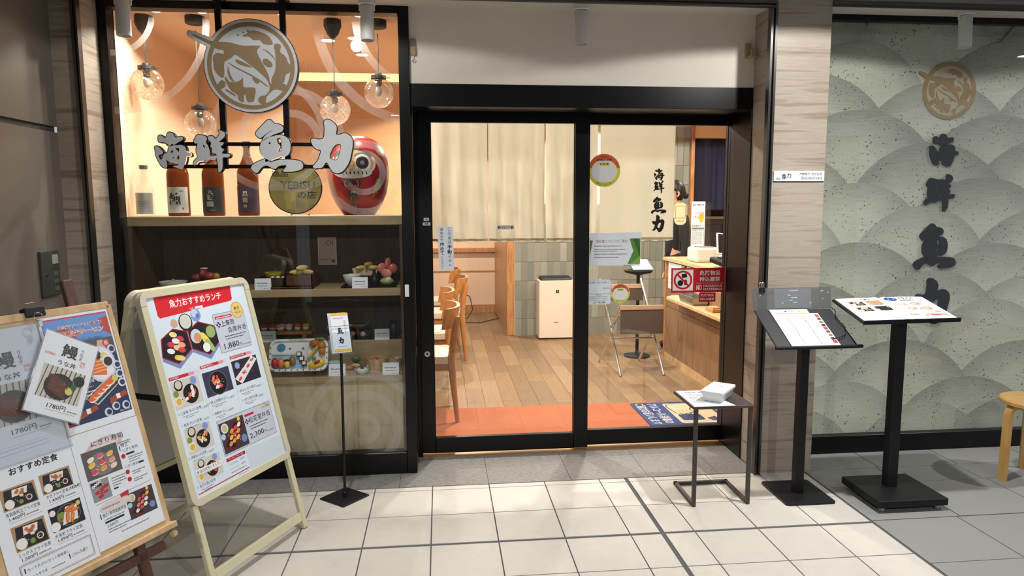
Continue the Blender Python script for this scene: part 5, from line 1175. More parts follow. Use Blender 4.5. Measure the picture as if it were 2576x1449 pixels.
def lab1(P, r): P.text('八', -.030, .09, .010, .010).fine(-.028, .078, .05, .003); P.fine(-.028, .066, .05, .003); P.fine(-.028, .054, .04, .003)
def lab2(P, r): P.text('純', -.034, .060, .062, .066, K, .035).text('一', -.010, .036, .045, .012, K, .03).text('久保田', .020, .128, .022, .010, K); P.rect(.034, .036, .042, .046, L(180, 60, 90))
def lab3(P, r): P.text('九', -.016, .115, .030, .026, L(206, 206, 200), .03).text('頭', -.018, .084, .034, .028, L(206, 206, 200), .03).text('龍', -.022, .050, .038, .030, L(206, 206, 200), .02).fine(-.01, .03, .03, .004, L(160, 160, 160))
def lab4(P, r): P.text('黒', -.018, .105, .028, .028, L(216, 200, 170), .03).text('龍', -.018, .072, .028, .028, L(216, 200, 170), .02).text('吟', -.012, .040, .018, .024, L(216, 200, 170), .02)
CLB = glass_mat('clear_bottle_glass', (.93, .95, .95, 1), 1.45, .02, .05)
bottle(-1.513, .42, .046, .272, CLB, M('grey_cap', L(96, 92, 90), .4), 'small clear bottle with pale label at the left end', L(186, 188, 184), (.012, .125), lab1, .52, .36, 'spirit_bottle')
bottle(-1.340, .42, .056, .395, AMBER, M('black_cap', L(24, 22, 22), .4), 'brown sake bottle with white calligraphy label', L(214, 214, 206), (.018, .155), lab2)
bottle(-1.158, .42, .056, .395, AMBER, M('red_cap', L(110, 24, 24), .4), 'brown sake bottle with dark grey label', L(52, 50, 48), (.018, .155), lab3)
bottle(-.975, .42, .056, .40, AMBER, M('black_cap'), 'brown sake bottle with purple label beside the plaque', L(66, 50, 70), (.018, .158), lab4)
t = thing('round_plaque', 'round olive gold beer plaque leaning on clear feet', 'plaque', (-.724, .44, ZT))
pu = Vector((0, math.sin(.12), math.cos(.12))); TP = frame_T((-.724, .425, ZT + .150), (1, 0, 0), pu); PR = .143
MB().poly(circle(PR, 48), (), -.006, .006, TP).build('rim', BLACK2, t); MB().poly(circle(PR * .965, 48), (), .0055, .0072, TP).build('face', M('olive_gold_plate', L(132, 120, 60), .45, 0.0, col2=L(108, 98, 48), vscale=14), t)
P = Print(TP, .0073, .0001)
P.text('逸品', -.125, .060, .085, .034, K, .012).text('YEBISU', -.082, -.008, .186, .044, K, .02).text('の店', .012, -.060, .098, .042, K, .008)
for k in range(9): a = .2 + k * .13; P.line(.112 * math.cos(a), .112 * math.sin(a), .132 * math.cos(a), .132 * math.sin(a), .004, L(86, 78, 36))
for k in range(6): P.line(-.01 + k * .014, .085 + (k % 2) * .01, -.004 + k * .014, .110 + (k % 2) * .006, .004, L(96, 86, 38))
P.pg([(-.05, -.115), (.0, -.12), (.0, -.02), (-.05, -.02)], L(142, 130, 70)).circ(-.03, -.05, .03, L(146, 134, 76)); P.done('face_print', t)
for x in (-.765, -.672): MB().tube([(x, .40, ZT + .02), (x, .402, ZT + .004), (x + .018, .404, ZT + .004), (x + .018, .44, ZT + .004)], .003, 8).build('clear_foot', ACRYL, t); MB().blob((x + .018, .402, ZT + .006), .006, .006, .006).build('foot_ball', CHROME, t)

# daruma doll
t = thing('daruma_doll', 'large red round daruma doll with one painted eye', 'figurine', (-.395, .53, ZT))
dc = Vector((-.395, .53, ZT))
prof = [(0, 0), (.085, 0), (.098, .015), (.128, .06), (.155, .12), (.168, .19), (.172, .25), (.165, .31), (.145, .365), (.11, .41), (.06, .436), (0, .442)]
def drad(z):
    for i in range(len(prof) - 1):
        if prof[i][1] <= z <= prof[i + 1][1] and prof[i + 1][1] > prof[i][1]:
            q = (z - prof[i][1]) / (prof[i + 1][1] - prof[i][1]); return prof[i][0] * (1 - q) + prof[i + 1][0] * q
    return .1
MB().lathe(prof, dc, 40).build('body', M('red_lacquer', L(172, 24, 30), .3, coat=.3, var=.2, vscale=9), t, smooth=True)
class Dar(Print):
    """paint wrapped on the doll: x = arc length from the doll's front, y = height"""
    def emit(s, vs, fs, col):
        out = []
        for x, y, z in vs:
            r0 = drad(y); a = -PI / 2 - .10 + x / .168; q = r0 + .0012 + z; out.append((dc.x + q * math.cos(a), dc.y + q * math.sin(a), dc.z + y))
        MB.add(s, out, fs, None, col)
    def dense(s, pts, col):
        # fan of small facets so that paint hugs the curved body
        cx = sum(p[0] for p in pts) / len(pts); cy = sum(p[1] for p in pts) / len(pts); z = s.up(); rings = 5; v = []; n = len(pts)
        for k in range(rings + 1): v += [(cx + (p[0] - cx) * k / rings, cy + (p[1] - cy) * k / rings, z) for p in pts]
        f = [(k * n + i, k * n + (i + 1) % n, (k + 1) * n + (i + 1) % n, (k + 1) * n + i) for k in range(rings) for i in range(n)]
        s.add(v, f, None, col)
    def disc(s, x, y, r, col, ry=None, n=24): s.dense([(x + r * math.cos(2 * PI * k / n), y + (ry or r) * math.sin(2 * PI * k / n)) for k in range(n)], col)
P = Dar(None, .0002, .0004)
P.disc(0, .285, .135, L(226, 214, 190), .082); P.disc(0, .325, .118, L(60, 44, 30), .040); P.disc(0, .285, .118, L(206, 160, 96), .070); P.disc(0, .235, .110, L(226, 220, 210), .036)
for sx in (-1, 1): P.disc(sx * .058, .322, .046, L(40, 36, 34), .018); P.disc(sx * .058, .285, .047, L(222, 218, 208)); P.disc(sx * .058, .285, .034, L(34, 34, 38) if sx > 0 else L(222, 218, 208))
P.disc(.058, .285, .012, L(120, 120, 124)); P.disc(0, .270, .022, L(196, 140, 90), .026); P.disc(0, .280, .012, L(214, 170, 120))
for k in range(8):
    P.dense([(-.075 + k * .021, .238), (-.068 + k * .021, .238), (-.064 + k * .021, .222), (-.071 + k * .021, .222)], L(40, 36, 34))
for sx in (-1, 1):
    for q in range(3): P.dense([(sx * (.120 + q * .018), .10 + q * .02), (sx * (.135 + q * .018), .10 + q * .02), (sx * (.150 + q * .012), .20), (sx * (.138 + q * .012), .20)], L(150, 130, 60))
    P.dense([(sx * .15, .36), (sx * .19, .35), (sx * .20, .32), (sx * .16, .33)], L(170, 140, 70))
P.text('(株)', -.058, .155, .105, .040, L(220, 200, 190), .05).text('(株)', -.058, .155, .105, .040, K, .02).text('魚', -.030, .085, .060, .060, L(220, 200, 190), .06).text('魚', -.030, .085, .060, .060, K, .03).text('力', -.026, .022, .052, .055, L(220, 200, 190), .06).text('力', -.026, .022, .052, .055, K, .03)
P.done('painted_face', t)

# ================================================================== FOOD SAMPLES
def food(name, label, cat, X, Y, Z, group='sample dishes in the showcase'):
    return thing(name, label, cat, (X, Y, Z), group)
RICE = L(232, 230, 222); TUNA = L(176, 36, 48); SALM = L(226, 120, 60); EGG = L(230, 190, 70); SHRIMP = L(236, 160, 120); NORI = L(24, 28, 26); GREEN = L(90, 130, 50)
LACQ = M('black_lacquer', L(26, 24, 26), .25); CERW = M('white_porcelain', L(224, 226, 226), .2); BROWNL = M('brown_lacquer', L(84, 50, 36), .3); REDL = M('red_lacquer_tray', L(110, 26, 26), .3)
def bowl(t, X, Y, Z, r, h, mat, nm='bowl'):
    MB().lathe([(r * .42, 0), (r * .45, .004), (r * .75, h * .35), (r * .97, h * .85), (r, h), (r * .96, h), (r * .72, h * .45), (0, h * .3)], (X, Y, Z), 26).build(nm, mat, t, smooth=True)
def lumps(t, nm, X, Y, Z, items):
    for (dx, dy, dz, rx, ry, rz, c, ro) in items:
        MB().blob((X + dx, Y + dy, Z + dz), rx, ry, rz, None, c, 10, 6, ro).build(nm, FOODM, t, smooth=True)
def tray(t, x0, y0, x1, y1, z, h, mat, nm='tray', wl=.006):
    MB().box(x0, y0, z, x1, y1, z + .006).box(x0, y0, z, x1, y0 + wl, z + h).box(x0, y1 - wl, z, x1, y1, z + h).box(x0, y0, z, x0 + wl, y1, z + h).box(x1 - wl, y0, z, x1, y1, z + h).build(nm, mat, t)
def card(label, X, Y, Z, w=.085, h=.062):
    t = food('price_card', label, 'price card', X, Y, Z, 'white price cards in the showcase')
    Tt = frame_T((X - w / 2, Y, Z), (1, 0, 0), (0, .22, 1)); MB().box(0, 0, -.0012, w, h, 0, Tt).build('front', PAPER, t)
    Tb = frame_T((X - w / 2, Y + .030, Z), (1, 0, 0), (0, -.22, 1)); MB().box(0, 0, -.0012, w, h, 0, Tb).build('back', PAPER, t)
    P = Print(Tt, .0002, .0001); P.rect(.012, h * .55, .018, h * .64, DARK); P.fine(.02, h * .55, w * .6, .006, DARK, int(X * 1000)); P.fine(.014, h * .32, w * .68, .004, GREY, int(X * 500)); P.fine(w * .55, h * .12, w * .35, .003, GREY); P.done('card_print', t)
Z2, Z3, ZR = 1.0335, .5415, .7125
t = food('rice_bowl', 'pale shallow bowl at the left end of the upper shelf', 'bowl', -1.41, .46, Z2); bowl(t, -1.41, .46, Z2, .074, .042, CERW); lumps(t, 'topping', -1.41, .46, Z2 + .03, [(0, 0, 0, .06, .06, .014, RICE, 0), (.0, .0, .016, .012, .01, .01, L(190, 150, 140), 0)])
t = food('sashimi_platter', 'dim sashimi bowl left on the upper shelf', 'platter', -1.245, .50, Z2); bowl(t, -1.245, .50, Z2, .082, .045, BROWNL); lumps(t, 'sashimi', -1.245, .50, Z2 + .05, [(-.05, 0, .01, .03, .02, .02, L(150, 60, 70), .4), (-.015, 0, .03, .03, .02, .028, L(150, 50, 60), 1.2), (.02, 0, .015, .03, .02, .022, L(170, 70, 70), .2), (.05, .01, .012, .022, .02, .02, L(190, 150, 60), 0), (-.01, .0, .058, .022, .006, .006, L(220, 200, 200), .3)])
t = food('bento_tray', 'black partitioned bento with tempura on the upper shelf', 'bento', -.80, .46, Z2)
tray(t, -.955, .36, -.640, .60, Z2, .012, REDL, 'red_tray'); tray(t, -.945, .375, -.795, .59, Z2 + .012, .05, LACQ, 'left_box'); tray(t, -.790, .375, -.645, .59, Z2 + .012, .062, BROWNL, 'right_box')
bowl(t, -.885, .52, Z2 + .035, .048, .045, M('yellow_glaze', L(206, 176, 30), .25), 'yellow_dish'); lumps(t, 'filling', -.885, .52, Z2 + .075, [(0, 0, 0, .03, .03, .012, GREEN, 0), (.01, .01, .01, .012, .01, .012, L(40, 60, 30), 0)])
lumps(t, 'sushi_roll', -.835, .40, Z2 + .055, [(k * .028 - .03, .01 + (k % 2) * .012, .0, .012, .012, .012, RICE, 0) for k in range(3)])
lumps(t, 'tempura', -.72, .50, Z2 + .080, [(-.03, 0, 0, .045, .014, .016, L(226, 196, 110), .5), (.0, .0, .025, .05, .014, .016, L(232, 204, 120), 1.0), (.03, .0, 0, .04, .016, .016, L(216, 180, 90), -.4), (-.035, -.06, -.03, .022, .018, .016, L(226, 160, 40), 0), (.03, -.06, -.03, .02, .016, .014, RICE, 0)])
card('white price card in front of the black bento', -.905, .345, Z2)
t = food('rice_and_tempura_set', 'white rice bowl with tempura basket on the right of the upper shelf', 'set meal', -.42, .45, Z2)
tray(t, -.49, .37, -.19, .60, Z2, .008, LACQ); bowl(t, -.435, .43, Z2 + .008, .052, .060, CERW, 'rice_bowl'); lumps(t, 'rice', -.435, .43, Z2 + .058, [(0, 0, 0, .040, .04, .018, RICE, 0)])
MB().poly([(-.06, 0), (.06, 0), (.075, .055), (.02, .035), (-.02, .05), (-.075, .04)], (), 0, .05, FRONT(-.37, .56, Z2 + .055)).build('paper_basket', M('cream_paper', L(206, 190, 150), .8), t)
lumps(t, 'tempura', -.36, .51, Z2 + .10, [(-.03, 0, 0, .04, .013, .014, L(216, 180, 100), .6), (.01, 0, .02, .045, .013, .014, L(206, 170, 96), 1.1), (.035, 0, .0, .035, .013, .014, L(210, 174, 100), .2)])
t = food('soy_sauce_bottle', 'small dark soy sauce bottle beside the sashimi', 'bottle', -.312, .43, Z2 + .008); MB().lathe([(.020, 0), (.022, .01), (.022, .05), (.010, .068), (.008, .08), (.011, .084), (0, .086)], (-.312, .43, Z2 + .008), 16).build('bottle_body', LACQ, t, smooth=True)
t = food('sashimi_mound', 'faded pink sashimi mound with shredded radish at the door end', 'sashimi', -.245, .46, Z2 + .008)
lumps(t, 'fish_slice', -.242, .46, Z2 + .06, [(-.03, .02, .04, .03, .012, .03, L(206, 120, 110), .5), (.005, .03, .065, .03, .012, .034, L(214, 110, 96), 1.0), (.03, .02, .035, .028, .012, .03, L(206, 96, 90), .2), (-.005, .0, .01, .035, .014, .028, L(216, 140, 126), -.4)]); lumps(t, 'greens', -.242, .42, Z2 + .03, [(0, 0, 0, .040, .03, .022, L(150, 166, 110), 0), (.01, -.01, .012, .02, .018, .014, L(206, 214, 180), 0)])
card('white price card in front of the tempura rice bowl', -.385, .352, Z2)
# middle tier on the riser
def nigiri(t, X, Y, Z, c, ro=0.0, w=.020):
    MB().blob((X, Y, Z + .014), w, .036, .015, None, RICE, 10, 6, ro).build('rice', FOODM, t, smooth=True); MB().blob((X, Y, Z + .028), w * 1.12, .041, .012, None, c, 10, 6, ro).build('topping', FOODM, t, smooth=True)
g = food('sushi_board', 'wooden sushi board on two feet on the middle tier', 'board', -.83, .60, ZR, None)
MB().box(-.985, .535, ZR + .036, -.69, .67, ZR + .054).build('plank', WOODM, g, bevel=.002)
for x in (-.945, -.745): MB().box(x, .545, ZR, x + .025, .66, ZR + .036).build('foot', WOODM, g)
for k, (c, nmx) in enumerate(((TUNA, 'dark tuna'), (L(196, 70, 66), 'pale tuna'), (SHRIMP, 'striped shrimp'), (L(236, 220, 206), 'white fish'), (L(226, 120, 100), 'pink salmon'), (EGG, 'yellow egg'))):
    t = food('nigiri_sushi', nmx + ' nigiri sushi on the wooden sushi board', 'sushi', -.965 + k * .047, .585, ZR + .054, 'sushi on the wooden board'); nigiri(t, -.965 + k * .047, .585, ZR + .054, c, .2 if k != 2 else -.5)
card('grey looking price card below the wooden sushi board', -.93, .512, ZR)
t = food('noodle_tray', 'black tray with grey noodle bowl on the middle tier', 'set meal', -.38, .60, ZR)
tray(t, -.565, .545, -.20, .70, ZR, .010, LACQ); bowl(t, -.425, .62, ZR + .05, .065, .035, M('grey_glaze', L(120, 112, 104), .3), 'noodle_bowl'); MB().box(-.50, .57, ZR + .01, -.36, .66, ZR + .045).build('stand_box', LACQ, t)
lumps(t, 'noodles', -.425, .62, ZR + .078, [(0, 0, 0, .045, .045, .010, L(90, 80, 60), 0)]); lumps(t, 'tempura', -.445, .565, ZR + .03, [(-.02, 0, 0, .022, .012, .014, L(206, 180, 110), 0), (.015, 0, .01, .012, .01, .03, L(140, 50, 40), 0), (.045, 0, -.004, .018, .012, .016, L(220, 214, 200), 0)])
t = food('sauce_jar', 'dark lidded sauce jar at the door end of the middle tier', 'jar', -.21, .59, ZR + .010); MB().lathe([(.026, 0), (.030, .02), (.030, .06), (.022, .075), (.024, .08), (.012, .092), (0, .094)], (-.222, .59, ZR + .010), 16).build('jar_body', LACQ, t, smooth=True)
card('white price card in front of the noodle tray', -.285, .51, ZR)
# front tier
pl = food('kids_plate', 'white partitioned kids plate tilted on a stand reading We Are Dinosaurs', 'plate', -.735, .42, Z3, None)
ku = Vector((0, .42, .90)).normalized(); TKp = frame_T((-.735, .385, .655), (1, 0, 0), ku)
MB().poly(rrect(-.160, -.088, .160, .096, .045), (), -.010, 0, TKp).build('plate_base', CERW, pl, bevel=.003)
MB().poly(rrect(-.160, -.088, .160, .096, .045), [rrect(-.148, -.076, .148, .084, .036)], 0, .010, TKp).build('rim', CERW, pl, bevel=.003)
MB().bar(TKp @ Vector((-.145, .010, .004)), TKp @ Vector((.02, .010, .004)), .006, .008).build('divider', CERW, pl); MB().bar(TKp @ Vector((.035, -.075, .004)), TKp @ Vector((.055, .08, .004)), .006, .008).build('divider', CERW, pl)
P = Print(TKp, .0104, .0001); P.text('We Are Dinosaurs!', -.058, .0855, .095, .010, K, .012)
for k in range(9): P.circ(-.13 + k * .032, -.082, .004, DARK, n=8)
for k in range(4): P.circ(.154, -.05 + k * .032, .004, DARK, n=8).circ(-.154, -.05 + k * .032, .004, DARK, n=8)
P.z = .0005; P.rect(-.145, -.072, .03, .004, L(150, 190, 220)).circ(-.098, .048, .024, L(60, 130, 170)).circ(-.050, .042, .006, L(40, 90, 120)).circ(.022, .042, .006, L(40, 90, 120)); P.done('plate_print', pl)
def on_plate(nm, items, kind):
    for (x, y, z, rx, ry, rz, c, ro) in items:
        MB().blob((x, y, z), rx, ry, rz, TKp, c, 10, 6, ro).build(nm, FOODM, pl, smooth=True)
on_plate('nigiri', [(-.125, -.040, .016, .019, .030, .016, TUNA, .1), (-.092, -.040, .016, .018, .030, .016, SALM, .1), (-.060, -.045, .014, .018, .028, .014, EGG, .1), (-.060, -.030, .018, .019, .008, .015, NORI, .1), (-.030, -.030, .016, .018, .030, .016, L(150, 96, 50), .1)], 0)
for k in range(3):
    MB().box(-.013, -.013, 0, .013, .013, .020, TKp @ Matrix.Translation((.004 + k * .015, .006 - k * .026, .002))).build('maki_wrap', M('nori', NORI, .6), pl); MB().box(-.009, -.009, .020, .009, .009, .0215, TKp @ Matrix.Translation((.004 + k * .015, .006 - k * .026, .002))).build('maki_rice', M('maki_rice', RICE, .7), pl)
for k in range(7): MB().bar(TKp @ Vector((.050 + k * .004, -.028 + k * .006, .008 + (k % 3) * .007)), TKp @ Vector((.100 + k * .004, .048 + k * .004, .008 + (k % 3) * .007)), .008, .008).build('french_fry', M('fried_potato', L(216, 180, 84), .5), pl)
on_plate('fried_chicken', [(.085, .066, .018, .028, .02, .018, L(170, 100, 40), .3), (.125, .055, .018, .024, .024, .018, L(180, 110, 46), 0), (.128, .02, .016, .02, .02, .016, L(186, 120, 50), 0)], 0); on_plate('lettuce', [(.115, .09, .020, .03, .010, .012, L(80, 140, 50), 0), (.085, -.018, .012, .012, .01, .008, L(90, 150, 60), 0)], 0)
on_plate('omelette', [(.095, -.056, .014, .042, .020, .016, L(236, 196, 40), .25), (.125, -.040, .014, .020, .022, .014, L(236, 200, 60), 0)], 0); on_plate('ketchup', [(.105, -.046, .028, .020, .010, .006, L(150, 24, 16), .6)], 0)
MB().tube([(-.82, .375, Z3 + .012), (-.82, .36, Z3 + .028), (-.82, .40, Z3 + .005), (-.82, .47, Z3 + .005), (-.82, .455, .70)], .003, 6).build('stand_wire', BLACK2, pl); MB().tube([(-.65, .375, Z3 + .012), (-.65, .36, Z3 + .028), (-.65, .40, Z3 + .005), (-.65, .47, Z3 + .005), (-.65, .455, .70)], .003, 6).build('stand_wire', BLACK2, pl)
t = food('tea_cup', 'pale blue cup behind a price card on the front tier', 'cup', -.548, .43, Z3); MB().lathe([(.028, 0), (.034, .02), (.038, .065), (.035, .065), (.03, .02), (0, .012)], (-.548, .43, Z3), 22).build('cup_body', M('pale_blue_glaze', L(196, 214, 220), .2), t, smooth=True); MB().tube([(-.511, .42, Z3 + .05), (-.497, .415, Z3 + .042), (-.497, .415, Z3 + .024), (-.515, .42, Z3 + .016)], .004, 8).build('handle', M('pale_blue_glaze'), t, smooth=True)
card('white price card in front of the pale blue cup', -.524, .350, Z3, .092, .068)
t = food('fish_dish', 'pan shaped wooden dish of fried fish and greens', 'dish', -.43, .44, Z3); MB().lathe([(.036, 0), (.042, .012), (.039, .012), (0, .006)], (-.448, .452, Z3), 22).build('dish', WOODL, t, smooth=True); MB().bar((-.475, .425, Z3 + .008), (-.490, .395, Z3 + .008), .014, .010).build('handle', WOODL, t)
lumps(t, 'fried_fish', -.448, .45, Z3 + .025, [(-.02, 0, 0, .03, .015, .014, L(196, 140, 70), .3), (.015, 0, .012, .03, .014, .012, L(214, 190, 130), -.3), (.015, .03, .04, .028, .012, .018, L(86, 110, 60), 0)])
t = food('animal_bowl', 'small bear faced rice dish in front of the fried fish', 'dish', -.385, .375, Z3); bowl(t, -.390, .388, Z3, .040, .030, CERW); 
lumps(t, 'rice_face', -.390, .388, Z3 + .024, [(0, 0, 0, .034, .033, .014, L(214, 220, 220), 0)]); lumps(t, 'olive_nose', -.388, .370, Z3 + .040, [(0, 0, 0, .010, .008, .008, L(30, 28, 28), 0)]); lumps(t, 'ear', -.390, .40, Z3 + .040, [(-.03, 0, 0, .009, .009, .009, L(190, 160, 130), 0), (.03, 0, 0, .009, .009, .009, L(190, 160, 130), 0)])
t = food('rice_tub', 'pale wooden tub of pink topped rice on the front tier', 'bowl', -.310, .44, Z3); MB().lathe([(.048, 0), (.056, .05), (.058, .078), (.053, .078), (.05, .06), (0, .06)], (-.310, .445, Z3), 26).build('tub', WOODL, t, smooth=True); lumps(t, 'topping', -.310, .445, Z3 + .068, [(random.uniform(-.035, .035), random.uniform(-.035, .035), .004, .010, .010, .008, random.choice([L(206, 120, 110), L(190, 80, 76), RICE, L(150, 90, 70)]), 0) for k in range(12)])
t = food('soup_tub', 'pale tub of soup beside the door frame on the front tier', 'bowl', -.205, .45, Z3); MB().lathe([(.036, 0), (.040, .05), (.042, .078), (.038, .078), (.036, .055), (0, .055)], (-.208, .45, Z3), 24).build('tub', M('beige_glaze', L(176, 160, 130), .4), t, smooth=True); lumps(t, 'topping', -.208, .45, Z3 + .06, [(0, 0, 0, .03, .03, .008, L(110, 100, 60), 0), (.01, 0, .012, .012, .01, .008, L(206, 196, 150), 0)])
card('white price card in front of the wooden rice tub', -.228, .350, Z3, .092, .068)

# ================================================================== NOREN CURTAIN BEHIND THE DOOR
CLOTH = M('unbleached_linen', L(230, 225, 210), .85, bump=.12, bscale=500)
_nt = CLOTH.node_tree; _b = _nt.nodes['Principled BSDF']; _t = _nt.nodes.new('ShaderNodeBsdfTranslucent'); _t.inputs[0].default_value = L(242, 238, 226); _x = _nt.nodes.new('ShaderNodeMixShader'); _x.inputs[0].default_value = .45
_nt.links.new(_b.outputs[0], _x.inputs[1]); _nt.links.new(_t.outputs[0], _x.inputs[2]); _nt.links.new(_x.outputs[0], _nt.nodes['Material Output'].inputs[0])
nr = thing('noren_curtain', 'cream linen split curtain with black brush name behind the door', 'curtain', (.77, .75, 2.05))
MB().tube([(-.02, .75, 2.052), (1.60, .75, 2.052)], .011, 10).build('rod', WOODM, nr, smooth=True)
for x in (.02, .78, 1.56): MB().box(x - .008, .618, 2.045, x + .008, .762, 2.062).build('bracket', BLACK2, nr)
PANELS = [(0.0, .352, .017, 3.2, .2), (.358, .700, .021, 3.6, 1.1), (.712, 1.036, .018, 3.0, 2.0), (1.050, 1.524, .006, 2.2, .6)]
def nwave(x, z, p):
    x0, x1, a, fq, phs = p; u = (x - x0) / (x1 - x0); d = max(0.0, (2.045 - z) / .78)
    return .75 + a * (.35 + .65 * d) * math.sin(2 * PI * fq * u + phs + .6 * math.sin(z * 5 + phs)) + .25 * a * math.sin(2 * PI * fq * 2.3 * u + 3 * phs + z * 9) * d + a * .22 * math.sin(31 * z + 9 * u + phs) * d
for i, p in enumerate(PANELS):
    mb = MB(); nx, nz = 40, 22; v = []
    for j in range(nz + 1):
        z = 2.045 - .782 * j / nz
        for k in range(nx + 1):
            x = p[0] + (p[1] - p[0]) * k / nx; v.append((x, nwave(x, z, p), z + (.004 * math.sin(k * .9 + i) if j == nz else 0)))
    m = len(v); v2 = v + [(a, b + .0025, c) for a, b, c in v]; f = []
    for j in range(nz):
        for k in range(nx):
            q = j * (nx + 1) + k; f.append((q, q + nx + 1, q + nx + 2, q + 1)); f.append((m + q, m + q + 1, m + q + nx + 2, m + q + nx + 1))
    for j in range(nz):
        for q in (j * (nx + 1), j * (nx + 1) + nx): f.append((q, q + nx + 1, m + q + nx + 1, m + q))
    for k in range(nx): q = nz * (nx + 1) + k; f.append((q, q + 1, m + q + 1, m + q))
    pn_ = mb.add(v2, f).build('panel', CLOTH, nr, smooth=True)
    MB().add([(x, nwave(x, 1.268 + dz, p) - .0015, 1.268 + dz) for dz in (0, .014) for x in [p[0] + (p[1] - p[0]) * k / 40 for k in range(41)]], [(k, k + 1, 42 + k, 41 + k) for k in range(40)]).build('hem', M('linen_hem', L(198, 182, 148), .9), pn_)
    if i == 3:
        mb = MB()
        for ch, z in (('海', 1.672), ('鮮', 1.595), ('魚', 1.482), ('力', 1.368)):
            for o_, hs in brush(ch, .40):
                s_ = MB().poly(o_, hs, 0, None); mb.add([(a + 1.424, nwave(a + 1.424, b + z, p) - .0022, b + z) for a, b, c in s_.v], s_.f)
        mb.build('lettering', M('black_dye', L(22, 20, 20), .9), pn_)

# ================================================================== DINING CHAIRS
CW = M('chair_oak', L(186, 128, 68), .38, col2=L(158, 102, 50), vscale=5, stretch=(6, 6, 3)); CUSH = M('cream_seat_cushion', L(214, 196, 170), .6)
ch0 = thing('dining_chair', 'nearest oak dining chair behind the left door leaf', 'chair', (0, 0, 0), 'oak dining chairs in a row')
MB().poly(rrect(-.21, -.21, .20, .21, .05), (), .415, .465).build('seat_cushion', CUSH, ch0, bevel=.012, seg=2)
MB().box(-.19, -.195, .365, .19, -.17, .415).box(-.19, .17, .365, .19, .195, .415).box(-.19, -.195, .365, -.165, .195, .415).box(.165, -.195, .365, .19, .195, .415).build('seat_frame', CW, ch0)
for sy in (-1, 1):
    MB().tube([(.215, sy * .205, 0), (.188, sy * .205, .28), (.180, sy * .205, .46), (.200, sy * .205, .62), (.225, sy * .200, .74)], [.015, .022, .027, .024, .018], 10).build('rear_leg', CW, ch0, smooth=True)
    MB().tube([(-.185, sy * .185, 0), (-.172, sy * .180, .38)], [.014, .022], 10).build('front_leg', CW, ch0, smooth=True)
mb = MB(); n = 16; v = []
for k in range(n + 1):
    u = -1 + 2 * k / n; y = .235 * u; x = .232 - .085 * abs(u) ** 3 - .01
    for dx, z in ((-.012, .655), (-.012, .795), (.012, .795), (.012, .655)): v.append((x + dx + (z - .725) * .18, y, z))
f = [(3, 2, 1, 0), tuple(n * 4 + q for q in range(4))]
for k in range(n):
    for q in range(4): f.append((k * 4 + q, k * 4 + (q + 1) % 4, (k + 1) * 4 + (q + 1) % 4, (k + 1) * 4 + q))
mb.add(v, f).build('backrest', CW, ch0, smooth=True)
ch0.location = (-.055, 1.345, 0); W[ch0] = Vector(ch0.location)
dup(ch0, (-.075, 2.22, 0), .03, 'second oak dining chair from the door')
dup(ch0, (.075, 3.27, 0), 0.0, 'third oak dining chair from the door, standing out to the right')
dup(ch0, (.03, 4.15, 0), -.03, 'farthest oak dining chair near the back wall')
for k, y in enumerate((1.62, 3.7)):
    t = thing('dining_table', ('near oak dining table left of the chair row', 'far oak dining table left of the chair row')[k], 'table', (-.56, y, 0), 'oak dining tables')
    MB().box(-.90, y - .55, .69, -.24, y + .55, .72).build('table_top', CW, t, bevel=.003)
    MB().lathe([(.22, 0), (.22, .012), (.03, .02), (.03, .69)], (-.57, y, 0), 18).build('pedestal', BLACK2, t)
t = thing('power_cord', 'thin brown power cord lying along the back of the room', 'cord', (.6, 5.9, 0))
MB().tube([(.30, 5.2, .40), (.42, 5.3, .33), (.46, 5.4, .15), (.40, 5.5, .02), (.20, 5.45, .01), (.30, 5.25, .01), (.55, 5.2, .01), (.80, 5.5, .01), (.795, 5.9, .02)], .006, 6).build('cord_line', M('brown_cord', L(70, 44, 30), .6), t, smooth=True)
MB().box(.27, 5.16, .38, .34, 5.24, .43).build('plug', M('white_plastic', L(206, 200, 190), .5), t, bevel=.004)

# ================================================================== AIR PURIFIER
t = thing('air_purifier', 'tall white air purifier in front of the tile wall', 'appliance', (1.32, 4.16, 0))
PW = M('ivory_plastic', L(226, 212, 194), .4)
MB().poly(rrect(1.128, 4.03, 1.520, 4.285, .02), (), .018, .655).build('body', PW, t, bevel=.006)
MB().poly(rrect(1.138, 4.045, 1.510, 4.28, .02), (), .0, .02).build('base', BLACK2, t)
MB().add([(1.15, 4.05, .655), (1.50, 4.05, .655), (1.50, 4.28, .655), (1.15, 4.28, .655), (1.17, 4.07, .682), (1.50, 4.07, .682), (1.50, 4.28, .69), (1.17, 4.28, .69)], [(3, 2, 1, 0), (4, 5, 6, 7), (0, 1, 5, 4), (1, 2, 6, 5), (2, 3, 7, 6), (3, 0, 4, 7)]).build('top_grille', BLACK2, t, bevel=.004)
MB().box(1.318, 4.026, .520, 1.352, 4.031, .552).build('badge', M('brown_badge', L(60, 34, 34), .3), t); MB().box(1.332, 4.0245, .530, 1.338, 4.0265, .544).build('badge_mark', M('white_plastic'), t); MB().box(1.30, 4.0275, .19, 1.345, 4.031, .196).build('maker_mark', M('grey_mark', L(120, 110, 100), .5), t)
for k in range(3): MB().box(1.42 + k * .022, 4.058, .668, 1.434 + k * .022, 4.0645, .676).build('button', M('grey_mark'), t)

